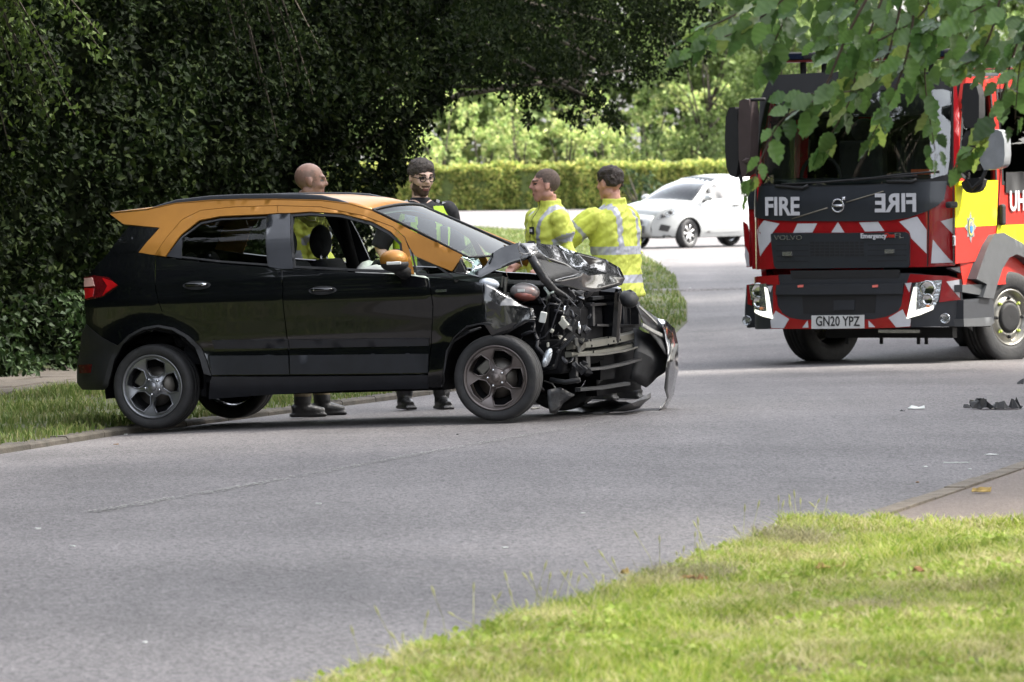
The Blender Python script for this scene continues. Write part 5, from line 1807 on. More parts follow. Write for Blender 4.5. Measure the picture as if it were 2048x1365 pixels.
npanel('tow_cover', c5([(775, 745), (915, 742), (915, 808), (775, 812)]), M_FBUMP, .032, bl_, .1, .01)
for x0_ in (560, 1062):
    npanel('marker_lamp', c5([(x0_ - 18, 642), (x0_ + 20, 638), (x0_ + 18, 655), (x0_ - 18, 658)]), mat('red marker lens', (.75, .18, .15), .3), .062, bl_, .1, .01)
for pl in ([(330, 650), (365, 645), (350, 690)], [(1255, 630), (1300, 625), (1285, 690)], [(1535, 618), (1622, 605), (1625, 728)], [(385, 815), (475, 870), (440, 932), (355, 930), (350, 880)], [(600, 880), (605, 928), (565, 928)], [(1010, 880), (1055, 925), (1012, 925)],
           [(1240, 805), (1262, 855), (1295, 870), (1290, 920), (1195, 925), (1145, 862)]):
    npanel('chevron', c5(pl), M_FWHITE, .034, bl_, .06, .003)
# headlamps
for pl, dr_ in (([(205, 645), (235, 630), (318, 632), (345, 720), (366, 862), (300, 850), (240, 815), (218, 740)], [(312, 655), (332, 665), (368, 868), (300, 852), (245, 822), (248, 806), (300, 820), (330, 815)]),
                ([(1330, 628), (1400, 614), (1505, 606), (1492, 690), (1478, 745), (1450, 800), (1362, 838), (1272, 862), (1300, 700)], [(1318, 655), (1338, 655), (1330, 812), (1450, 778), (1448, 806), (1362, 842), (1270, 868)])):
    hl = npanel('headlamp', c5(pl), M_LAMP, .036, truck, .035, .03)
    npanel('running_light', c5(dr_), M_DRL, .045, hl, .05, .006)
    cx_ = sum(p[0] for p in pl) / len(pl); cy_ = sum(p[1] for p in pl) / len(pl)
    for dy, rr_ in ((-55, .075), (20, .055)):
        y, z = T(*c5([(cx_ + (12 if cx_ > 800 else -6), cy_ + dy)])[0])
        mb = MB(); x = xnose((0, y, z)); mb.lathe([(0, .040), (rr_ * .5, .042), (rr_ * .8, .046), (rr_, .054), (rr_ * 1.05, .04)], 18, 'X', (x, y, z)); mb.build('lamp_bowl', M_CHROME, hl, True)
    y, z = T(*c5([(cx_ + 15, cy_ + 62)])[0]); mb = MB(); mb.ell((xnose((0, y, z)) + .046, y, z), (.012, .022, .014)); mb.build('indicator', M_AMBER, hl, True)
for (x0_, y0_, s) in ((1525, 865, 1), (192, 880, -1)):
    y, z = T(*c5([(x0_, y0_)])[0]); x = xnose((0, y, z)) + .03
    mb = MB(); mb.lathe([(0, .004), (.03, .006), (.042, .010), (.046, .018), (.050, .0)], 20, 'X', (x, y, z)); mb.build('fog_lamp', M_LAMP, truck, True)
# number plate
pl_ = npanel('number_plate', c5([(630, 846), (985, 842), (985, 932), (630, 936)]), M_PLATE, .046, truck, .2, .008)
ntext('lettering', 'GN20 YPZ', (1679.5, 643.5), .128, M_PTXT, False, .049, .0012, .78, pl_)

# underneath
mb = MB(); mb.box((.2, 0, .52), (2.1, 1.5, .26)); mb.tube([(0, -.8, .45), (0, .8, .45)], .08, 8); mb.box((-.9, .0, .48), (3.5, .8, .2)); mb.box((.9, .2, .32), (.10, 1.3, .10))
for y in (-.25, .48, .56, .1): mb.box((.9, y, .25), (.02, .03, .08))
mb.build('chassis', M_FBLK, truck)
mb = MB(); a = TF.plane(1800, 663, 0, 1.15); mb.box(a, (.05, .42, .03)); mb.build('tow_bar', M_SILV, truck)

# side of the cab towards the viewer's right
def sp(name, uv, mt, off=0.0, step=.12, thick=.006, parent=None, holes=()):
    poly = [Tside(u, v, W2 + off) for u, v in uv]
    return panel(name, poly, lambda a, b: (a, W2 + off, b), mt, parent or truck, step, thick, outward=(0, 1, 0))


door = sp('door', [(1909, 160), (1965, 152), (1990, 152), (1999, 362), (1996, 455), (1965, 500), (1952, 524), (1911, 532)], M_FRED2, .006, .1, .02) if False else None
yq = sp('yellow_square', [(1911, 363), (1996, 361), (1993, 451), (1911, 455)], M_FYEL, .012)
sp('red_square', [(1911, 456), (1993, 452), (1975, 500), (1962, 522), (1911, 528)], M_FRED2, .012)
sp('yellow_square', [(1996, 451), (2060, 449), (2075, 520), (2040, 500), (1993, 470)], M_FYEL, .012)
sp('black_panel', [(2012, 345), (2075, 343), (2075, 386), (2012, 386)], M_FBLK, .016)
tx = Tside(2041, 404, W2 + .02)
text_obj('lettering', 'UHP', .26, M_FWHITE, truck, (tx[0], W2 + .016, tx[1]), (math.pi / 2, 0, math.pi), .0015, False, .008, 1.0)
for (u0_, v0_, u1_, v1_) in ((1909, 160, 1910, 530), (2003, 150, 2004, 345), (2004, 345, 1997, 455)):
    a = Tside(u0_, v0_); b_ = Tside(u1_, v1_); mb = MB(); mb.tube([(a[0], W2 + .004, a[1]), (b_[0], W2 + .004, b_[1])], .006, 5); mb.build('door_gap', M_FBLK, truck)
for (u, v, l) in ((2002, 430, .20),):
    a = Tside(u, v); mb = MB(); mb.box((a[0], W2 + .035, a[1]), (.09, .05, l)); bevel(mb.build('door_handle', M_FBLK, truck), .02)
a = Tside(1903, 410); mb = MB(); mb.box((a[0], W2 + .02, a[1]), (.18, .06, .06)); bevel(mb.build('door_hinge', M_FBLK, truck), .02)
a = Tside(1908, 482); mb = MB(); mb.box((a[0], W2 + .02, a[1]), (.03, .03, .1)); bevel(mb.build('latch', M_SILV, truck), .01)
# crest: eight pointed star
a = Tside(1942, 455)
st = []
for k in range(16):
    r_ = .135 if k % 4 == 0 else (.115 if k % 2 == 0 else .082); t = math.pi / 2 + k * math.pi / 8
    st.append((a[0] + r_ * math.cos(t), a[1] + r_ * math.sin(t) * 1.12))
cr_ = panel('crest', st, lambda p, q: (p, W2 + .017, q), M_SILV, truck, .05, .004, outward=(0, 1, 0))
for r0, mt_, of in ((.078, M_GREENB, .020), (.066, M_GOLD, .022), (.050, M_SILV, .024)):
    panel('crest_ring', [(a[0] + r0 * math.cos(t) * .8, a[1] + r0 * math.sin(t) * 1.15) for t in np.linspace(0, 2 * math.pi, 25)[:-1]], lambda p, q, of=of: (p, W2 + of, q), mt_, cr_, .05, .003, outward=(0, 1, 0))
panel('crest_shield', [(a[0] - .032, a[1] + .01), (a[0] + .032, a[1] + .01), (a[0] + .03, a[1] - .03), (a[0], a[1] - .062), (a[0] - .03, a[1] - .03)], lambda p, q: (p, W2 + .027, q), M_BLUE, cr_, .05, .003, outward=(0, 1, 0))

# wheels, steered to the truck's right
def twheel(y, s):
    r_ = empty('wheel', Matrix.Translation((0, y, .435)) @ Matrix.Rotation(R(-18), 4, 'Z') @ (Matrix.Rotation(math.pi, 4, 'Z') if s < 0 else Matrix.Identity(4)), truck)
    mb = MB()                                  # outer face looks to +Y
    mb.lathe([(.27, -.13), (.33, -.145), (.40, -.14), (.430, -.125), (.436, -.09), (.436, -.05), (.424, -.047), (.436, -.044), (.437, -.003), (.424, 0), (.437, .003), (.436, .044), (.424, .047), (.436, .05), (.436, .09), (.430, .125), (.41, .138), (.36, .145), (.30, .138), (.268, .125), (.262, .08)], 52, 'Y', closed=True)
    mb.build('tyre', M_TYRE, r_, True)
    mb = MB(); mb.lathe([(.268, .125), (.262, .132), (.250, .12), (.236, .06), (.228, .055), (.205, .085), (.17, .105), (.15, .108), (.15, .06), (.10, .05), (0, .05)], 44, 'Y'); mb.build('rim', mat('pale steel wheel', (.30, .29, .26), .4, .7, var=.2, dirt=(.12, .10, .07), dscale=8), r_, True)
    mb = MB(); mb.lathe([(.145, .06), (.14, .12), (.11, .125), (.0, .118)], 24, 'Y'); mb.build('hub', M_FBLK, r_, True)
    for k in range(8):
        t = k * math.pi / 4
        mb = MB(); mb.lathe([(.016, .085), (.016, .122), (.008, .128), (0, .128)], 6, 'Y', (.183 * math.cos(t), 0, .183 * math.sin(t))); mb.box((.183 * math.cos(t) + .012, .112, .183 * math.sin(t)), (.036, .008, .016), (0, -t, 0))
        mb.build('wheel_nut', mat('yellow green nut marker', (.42, .50, .08), .5) if k % 2 else M_FBLK, r_)
    return r_


twheel(.93, 1); twheel(-.93, -1)
for y, s in ((.93, 1), (-.93, -1)):
    r_ = empty('wheel', Matrix.Translation((-3.7, y, .435)), truck)
    mb = MB(); mb.lathe([(.25, -.13), (.40, -.14), (.436, -.1), (.436, .1), (.40, .14), (.25, .13)], 32, 'Y', closed=True); mb.build('tyre', M_TYRE, r_, True)
    mb = MB(); mb.lathe([(.26, s * .12), (.15, s * .02), (0, s * .05)], 24, 'Y'); mb.build('rim', M_STEEL, r_, True)
# grey fender arch and side steps
def c7(l): return [(1700 + x / 3.793, 400 + y / 3.793) for x, y in l]


fo_ = c7([(1110, 262), (1180, 250), (1320, 330), (1400, 420), (1420, 520), (1330, 440), (1270, 412), (1210, 440), (1160, 520), (1120, 640), (1090, 750), (1010, 740), (1040, 640), (960, 600), (1000, 480), (1060, 340)])
panel('fender', [Tside(u, v, W2 + .09) for u, v in fo_], lambda a, b: (a, W2 + .09 - .06 * max(0, b - .95), b), M_FGREY, truck, .06, .16, outward=(0, 1, 0))
fb_ = c7([(760, 520), (1010, 470), (1060, 640), (1020, 700), (850, 640), (850, 560)])
panel('side_skirt', [Tside(u, v, W2 - .02) for u, v in fb_], lambda a, b: (a, W2 - .02, b), M_FBUMP, truck, .1, .05, outward=(0, 1, 0))
for (pts_, z0, z1) in ((((852, 645), (1010, 640), (1075, 700), (1060, 735), (852, 700)), 0, 0), (((862, 760), (1070, 740), (1090, 780), (1095, 920), (1060, 955), (862, 960)), 0, 0)):
    panel('cab_step', [Tside(u, v, W2 + .05) for u, v in c7(pts_)], lambda a, b: (a, W2 + .05, b), M_FGREY if pts_[0][1] < 700 else M_FBUMP, truck, .1, .25, outward=(0, 1, 0))
panel('cab_step', [Tside(u, v, W2 + .06) for u, v in c7([(862, 905), (1075, 890), (1098, 930), (1060, 958), (866, 962)])], lambda a, b: (a, W2 + .06, b), M_FGREY, truck, .1, .2, outward=(0, 1, 0))
mb = MB(); V = []
for k in range(13):
    t = R(-10 + 200 * k / 12)
    for y in (.55, 1.06): V.append((.56 * math.cos(t), y, .46 + .56 * math.sin(t)))
mb.add(V, [(2 * k, 2 * k + 2, 2 * k + 3, 2 * k + 1) for k in range(12)]); mb.build('wheel_well', M_FBLK, truck, True)

# mirrors
def tm(y, pts, mt, d, name, x=1.34):
    P = [TF.plane(u, v, 0, x) for u, v in pts]
    poly = [(p.y, p.z) for p in P]
    o = panel(name, smooth_poly(poly, it=1), lambda a, b: (x, a, b), mt, truck, .06, d, outward=(1, 0, 0))
    return o


tm(-1, [(1452, 216), (1476, 214), (1478, 357), (1454, 350), (1449, 290)], M_FBLK, .16, 'mirror', 1.36)
mh = tm(-1, [(1476, 204), (1486, 198), (1502, 200), (1500, 300), (1498, 345), (1478, 357)], mat('brown grey mirror back', (.060, .045, .045), .35, coat=.3), .18, 'mirror', 1.38)
mb = MB(); mb.tube([TF.plane(u, v, 0, 1.33) for u, v in ((1488, 205), (1505, 200), (1530, 199))], .018, 6); mb.tube([TF.plane(u, v, 0, 1.33) for u, v in ((1480, 350), (1484, 366), (1500, 372))], .018, 6); mb.build('mirror_arm', M_FBLK, truck, True)
tm(1, [(1924, 170), (1934, 165), (1958, 170), (1958, 258), (1924, 255)], M_FBLK, .14, 'mirror', 1.32)
tm(1, [(1922, 264), (1958, 258), (1958, 342), (1924, 342)], M_FBLK, .14, 'mirror', 1.30)
tm(1, [(1958, 262), (1990, 258), (2008, 266), (2010, 325), (2000, 338), (1958, 342)], mat('pale grey mirror back', (.20, .21, .22), .4, coat=.3), .15, 'mirror', 1.28)
mb = MB(); mb.tube([TF.plane(u, v, 0, 1.25) for u, v in ((1935, 342), (1932, 362), (1945, 378), (1962, 362), (1972, 340))], .02, 7); mb.build('mirror_arm', M_FBLK, truck, True)
tm(1, [(1920, 360), (1968, 354), (1962, 380), (1946, 388), (1928, 384)], M_FBLK, .10, 'mirror_foot', 1.22)
# the red wing plate on the far corner
npanel('side_flap', c5([(160, 215), (185, 235), (200, 300), (212, 520), (185, 520), (172, 380)]), M_FRED, .02, truck, .08, .02)
npanel('chevron', c5([(178, 380), (200, 430), (205, 515), (188, 515), (172, 440)]), M_FWHITE, .024, truck, .08, .003)

# ================================================================== white hatchback on the far road
M_WCAR = mat('white car paint', (.30, .31, .31), .25, var=.03, coat=.7)
M_WGL = glass_mat('hatchback glass', (.30, .36, .33), 1.2)
_fc = on_ground(1377, 496.5)
WYAW = R(180 + 40)
W_M = Matrix.Translation(_fc) @ Matrix.Rotation(WYAW, 4, 'Z') @ Matrix.Translation((0, -.80, 0))
wc = tag(empty('white_car', W_M), 'small white hatchback crossing the far road left of the fire engine', 'car')


def ww(x, z):
    w = lerp_tab(z, [.2, .35, .6, .85, .95, 1.05, 1.42], [.78, .835, .85, .835, .80, .76, .56])
    if x > .1: w -= .26 * ((x - .1) / .75) ** 2
    if x < -2.6: w -= .2 * ((-2.6 - x) / .6) ** 2
    return w


def arch(cx, r=.335): return [(cx + r * math.cos(t), .30 + r * math.sin(t)) for t in np.linspace(-.2, math.pi + .2, 13)]


side = [(-3.12, .45), (-3.15, .75), (-3.05, 1.02), (-2.2, 1.05), (-1.2, 1.0), (-.25, .97), (.1, .93), (.40, .86), (.62, .78), (.78, .66), (.84, .50), (.80, .25)] + arch(0)[0:] + [(-.34, .22), (-2.17, .22)] + arch(-2.51) + [(-2.95, .26)]
for s in (-1, 1):
    panel('body_side', side, lambda a, b, s=s: (a, s * ww(a, b), b), M_WCAR, wc, .09, .02, outward=(0, s, 0))
    dg = panel('door', [(-.30, .94), (-1.45, .98), (-1.50, .6), (-1.42, .32), (-.42, .30), (-.36, .6)], lambda a, b, s=s: (a, s * (ww(a, b) + .004), b), M_WCAR, wc, .1, .01, gap=.004, outward=(0, s, 0))
    mb = MB(); mb.box((-1.28, s * .865, .86), (.20, .03, .03)); bevel(mb.build('handle', M_PLAST, dg), .01)
    wp = [(-.30, .985), (-.72, 1.26), (-1.1, 1.365), (-1.6, 1.36), (-1.75, 1.05), (-1.4, 1.01)]
    panel('side_window', wp, lambda a, b, s=s: (a, s * (ww(a, b) - .01), b), M_WGL, wc, .12, 0, outward=(0, s, 0))
    panel('side_window', [(-1.85, 1.06), (-1.72, 1.35), (-2.2, 1.30), (-2.5, 1.12)], lambda a, b, s=s: (a, s * (ww(a, b) - .01), b), M_WGL, wc, .12, 0, outward=(0, s, 0))
    rp_ = [(-.10, .95), (-.60, 1.27), (-1.05, 1.42), (-1.6, 1.45), (-2.3, 1.40), (-2.9, 1.22), (-3.05, 1.02), (-2.2, 1.05), (-1.2, 1.0), (-.25, .965)]
    panel('roof_side', rp_, lambda a, b, s=s: (a, s * ww(a, b), b), M_WCAR, wc, .08, .03, holes=[wp, [(-1.85, 1.06), (-1.72, 1.35), (-2.2, 1.30), (-2.5, 1.12)]], outward=(0, s, 0))
    hl = panel('headlamp', [(.20, .86), (.42, .82), (.66, .70), (.74, .60), (.52, .64), (.34, .72)], lambda a, b, s=s: (a, s * (ww(a, b) + .006), b), M_LAMP, wc, .06, .02, outward=(0, s, 0))
    for q in ((.44, .74), (.60, .67)):
        mb = MB(); mb.ell((q[0] + .02, s * (ww(*q) + .006), q[1]), (.05, .02, .04)); mb.build('lamp_bowl', M_FBLK, hl, True)
    panel('fog_recess', [(.46, .46), (.66, .50), (.70, .38), (.52, .34)], lambda a, b, s=s: (a, s * (ww(a, b) + .006), b), M_FBLK, wc, .06, .01, outward=(0, s, 0))
    mb = MB(); mb.ell((-.42, s * .98, 1.03), (.09, .11, .075)); mm = mb.build('door_mirror', M_WCAR, wc, True)
    mb = MB(); mb.tube([(-.42, s * .80, .95), (-.42, s * .93, .99)], .03, 6); mb.build('mirror_arm', M_PLAST, mm)


def loftpanel(name, prof, bulge, crown, mt, n=10):
    V = []; Fs = []
    for i, (x, z) in enumerate(prof):
        w = ww(x, z) - .002
        for k in range(n + 1):
            t = -1 + 2 * k / n
            V.append((x + bulge[i] * (1 - t * t), t * w, z + crown[i] * (1 - t * t)))
    for i in range(len(prof) - 1):
        for k in range(n): Fs.append((i * (n + 1) + k, i * (n + 1) + k + 1, (i + 1) * (n + 1) + k + 1, (i + 1) * (n + 1) + k))
    o = mesh_obj(name, V, Fs, mt, wc, True)
    o.modifiers.new('thickness', 'SOLIDIFY').thickness = .015
    return o


loftpanel('bonnet', [(.78, .66), (.62, .78), (.40, .86), (.1, .93), (-.12, .965)], [.12, .13, .10, .06, .10], [.05, .06, .07, .07, .05], M_WCAR)
loftpanel('front_bumper', [(.78, .66), (.84, .50), (.84, .38), (.78, .24)], [.12, .17, .18, .12], [.05, 0, 0, 0], M_WCAR)
loftpanel('windscreen', [(-.12, .965), (-.62, 1.27), (-.98, 1.40)], [.10, .12, .12], [.05, .05, .05], glass_mat('sunlit windscreen', (.45, .52, .48), 3.0))
loftpanel('roof', [(-.98, 1.405), (-1.3, 1.44), (-1.6, 1.45), (-2.3, 1.40), (-2.9, 1.22)], [.12, .02, 0, 0, 0], [.05, .055, .055, .05, .04], M_WCAR)
loftpanel('tailgate', [(-2.9, 1.22), (-3.05, 1.02), (-3.15, .75), (-3.12, .3)], [0, -.05, -.1, -.1], [.04, 0, 0, 0], M_WCAR)
mb = MB()
for (z, h, w) in ((.56, .08, .9), (.40, .16, 1.0)):
    mb.box((.985, 0, z), (.08, w, h))
mb.build('grille', M_FBLK, wc)
mb = MB(); mb.box((-1.2, 0, .24), (3.6, 1.5, .06)); mb.box((.3, 0, .5), (.8, 1.1, .4)); mb.build('floor_pan', M_FBLK, wc)
mb = MB(); mb.box((-1.2, 0, .9), (2.6, 1.3, .06)); mb.box((-1.3, .36, 1.05), (.2, .4, .4)); mb.box((-1.3, -.36, 1.05), (.2, .4, .4)); mb.build('cabin', M_CABIN, wc)
for (x, y, s, st) in ((0, .74, 1, R(12)), (0, -.74, -1, R(12)), (-2.51, .74, 1, 0), (-2.51, -.74, -1, 0)):
    r_ = empty('wheel', Matrix.Translation((x, y, .30)) @ Matrix.Rotation(st, 4, 'Z'), wc)
    mb = MB(); mb.lathe([(.20, -.09), (.27, -.1), (.298, -.08), (.298, .08), (.27, .1), (.20, .09)], 32, 'Y', closed=True); mb.build('tyre', M_TYRE, r_, True)
    mb = MB(); mb.lathe([(.212, s * .09), (.205, s * .092), (.198, s * .06), (.20, -s * .06)], 32, 'Y'); mb.lathe([(0, s * .075), (.05, s * .07), (.05, s * .03)], 14, 'Y')
    for k in range(7):
        t = k * 2 * math.pi / 7
        mb.box((.12 * math.cos(t), s * .062, .12 * math.sin(t)), (.18, .03, .04), (0, -t, 0))
    mb.build('rim', mat('silver alloy', (.5, .5, .5), .3, .7), r_, True)
    mb = MB(); mb.lathe([(0, -s * .02), (.19, -s * .02)], 20, 'Y'); mb.build('brake_shield', M_FBLK, r_)

# ================================================================== people
def ev_mesh(o):
    dg = bpy.context.evaluated_depsgraph_get()
    me = bpy.data.meshes.new_from_object(o.evaluated_get(dg))
    return me


def grow(name, mb, voxel, mats, parent, pick=None, smooth=4, wrinkle=None):
    """melt overlapping closed shapes into one continuous skin"""
    tmp = mb.build('tmp', mats[0])
    bm = bmesh.new(); bm.from_mesh(tmp.data)
    bmesh.ops.remove_doubles(bm, verts=bm.verts, dist=1e-5)
    bmesh.ops.recalc_face_normals(bm, faces=bm.faces); bm.to_mesh(tmp.data); bm.free()
    m = tmp.modifiers.new('melt', 'REMESH'); m.mode = 'VOXEL'; m.voxel_size = voxel; m.use_smooth_shade = True
    s = tmp.modifiers.new('ease', 'SMOOTH'); s.iterations = smooth; s.factor = .5
    me = ev_mesh(tmp)
    d = tmp.data; bpy.data.objects.remove(tmp); bpy.data.meshes.remove(d)
    me.name = name
    me.materials.clear()
    for x in mats: me.materials.append(x)
    if wrinkle:
        nv = len(me.vertices)
        co = np.empty(nv * 3, np.float32); me.vertices.foreach_get('co', co); co = co.reshape(-1, 3)
        nr = np.empty(nv * 3, np.float32); me.vertices.foreach_get('normal', nr); nr = nr.reshape(-1, 3)
        off = np.array([wrinkle(p) for p in co], np.float32)
        co += nr * off[:, None]
        me.vertices.foreach_set('co', co.ravel()); me.update()
    nf = len(me.polygons)
    if pick:
        c = np.empty(nf * 3, np.float32); me.polygons.foreach_get('center', c); c = c.reshape(-1, 3)
        n_ = np.empty(nf * 3, np.float32); me.polygons.foreach_get('normal', n_); n_ = n_.reshape(-1, 3)
        me.polygons.foreach_set('material_index', np.array([pick(p, q) for p, q in zip(c, n_)], np.int32))
    me.polygons.foreach_set('use_smooth', [True] * nf)
    me.update()
    o = bpy.data.objects.new(name, me); col.objects.link(o); o.parent = parent
    return o


def closed_lathe(mb, rings, n=22):
    """rings: (cx, cy, z, rx, ry, power)"""
    vs = []; fs = []
    for (cx, cy, z, rx, ry, pw) in rings:
        for k in range(n):
            t = 2 * math.pi * k / n
            c, s = math.cos(t), math.sin(t)
            vs.append((cx + rx * abs(c) ** (2 / pw) * (1 if c >= 0 else -1), cy + ry * abs(s) ** (2 / pw) * (1 if s >= 0 else -1), z))
    for i in range(len(rings) - 1):
        for k in range(n):
            k2 = (k + 1) % n
            fs.append((i * n + k, i * n + k2, (i + 1) * n + k2, (i + 1) * n + k))
    fs.append(tuple(range(n))[::-1]); fs.append(tuple((len(rings) - 1) * n + k for k in range(n)))
    mb.add(vs, fs)


M_SKIN = mat('fair skin', (.25, .14, .10), .5, var=.12, scale=25, bump=.05, bscale=150)
M_SKIN2 = mat('pale skin', (.62, .42, .33), .5, var=.12, scale=25, bump=.05, bscale=150)
M_SKINR = mat('ruddy skin', (.50, .26, .20), .5, var=.15, scale=25, bump=.05, bscale=150)
M_SCALP = mat('shaven scalp', (.17, .105, .078), .55, var=.15, scale=40)
M_LIPS = mat('lips', (.24, .09, .075), .5)
M_EYE = mat('shaded eyes', (.05, .035, .03), .3)
M_BEARD = mat('brown beard stubble', (.085, .052, .036), .9, var=.3, scale=60, bump=.3, bscale=200)
M_HAIRG = mat('greying brown hair', (.060, .048, .040), .75, var=.5, scale=45, bump=.7, bscale=90)
M_HAIRB = mat('dark brown hair', (.028, .018, .013), .65, var=.5, scale=45, bump=.7, bscale=90)
M_HAIRS = mat('short fair brown hair', (.10, .07, .055), .85, var=.3, scale=60, bump=.4, bscale=160)
M_HIVIS = mat('yellow high visibility cloth', (.52, .57, .085), .7, var=.06, scale=6, bump=.25, bscale=14)
M_SILB = mat('silver reflective tape', (.34, .35, .40), .45, .15, var=.08, scale=20)
M_BLKC = mat('black uniform cloth', (.010, .010, .012), .85, var=.3, bump=.2, bscale=30)
M_KHAKI = mat('dark khaki trousers', (.12, .095, .055), .9, var=.2, bump=.3, bscale=20)
M_BOOT = mat('black leather boots', (.012, .012, .013), .4, var=.3, bump=.2, bscale=40, dirt=(.05, .045, .035), dscale=9)
M_TGREEN = mat('green yellow vest cloth', (.38, .58, .025), .7, var=.06)
M_PATCH = mat('white badge print', (.6, .6, .62), .6)
M_ORP = mat('orange badge print', (.75, .12, .02), .6)


def head_shapes(mb, hc, tilt, turn, k=1.0):
    """hc: centre of the head; tilt: nod, turn: yaw relative to the body"""
    Rm = Euler((0, tilt, turn)).to_matrix()

    def e(c, r, rot=None):
        n0_ = len(mb.v); mb.ell((0, 0, 0), [q * k for q in r], 18, 12, rot)
        for i in range(n0_, len(mb.v)): mb.v[i] = Vector(hc) + Rm @ (mb.v[i] + Vector(c) * k)

    e((-.012, 0, .030), (.097, .076, .092)); e((.018, 0, -.010), (.074, .066, .095)); e((.030, 0, -.055), (.058, .055, .055)); e((.060, 0, -.092), (.030, .034, .026))
    e((.076, 0, .036), (.022, .050, .014)); e((.084, 0, -.030), (.014, .030, .020)); e((.086, 0, -.056), (.013, .024, .010)); e((.085, 0, -.070), (.012, .020, .010))
    e((.096, 0, .012), (.014, .011, .030), (0, -.25, 0)); e((.106, 0, -.010), (.016, .015, .014)); e((.094, .014, -.013), (.010, .009, .008)); e((.094, -.014, -.013), (.010, .009, .008))
    for s in (-1, 1):
        e((-.008, s * .079, -.004), (.020, .009, .034), (0, -.2, s * .35)); e((.058, s * .040, -.020), (.026, .020, .022)); e((-.010, s * .045, -.065), (.045, .022, .03))
    return Rm


def hand(mb, w, d, side, curl=.5, k=1.0):
    """palm, four fingers and a thumb that grows from the side of the palm"""
    d = Vector(d).normalized(); up = Vector((0, 0, 1))
    a = d.cross(up)
    if a.length < .1: a = Vector((1, 0, 0))
    a.normalize(); b = a.cross(d)
    w = Vector(w)
    mb.tube([w - d * .02, w + d * .03, w + d * .085], [.026, .034, .036], 10)
    for i in range(4):
        o = (i - 1.5) * .019
        l = (.068, .078, .074, .058)[i]
        p0_ = w + d * .078 + a * o
        p1_ = p0_ + d * l * .45 - b * l * .12 * curl
        p2_ = p1_ + d * l * .32 - b * l * .30 * curl
        p3_ = p2_ + d * l * .18 - b * l * .30 * curl
        mb.tube([p0_, p1_, p2_, p3_], [.0095, .009, .0085, .0075], 8)
    p0_ = w + d * .025 + a * side * .028
    mb.tube([p0_, p0_ + d * .032 + a * side * .026 - b * .008, p0_ + d * .062 + a * side * .030 - b * .018], [.014, .0115, .009], 8)


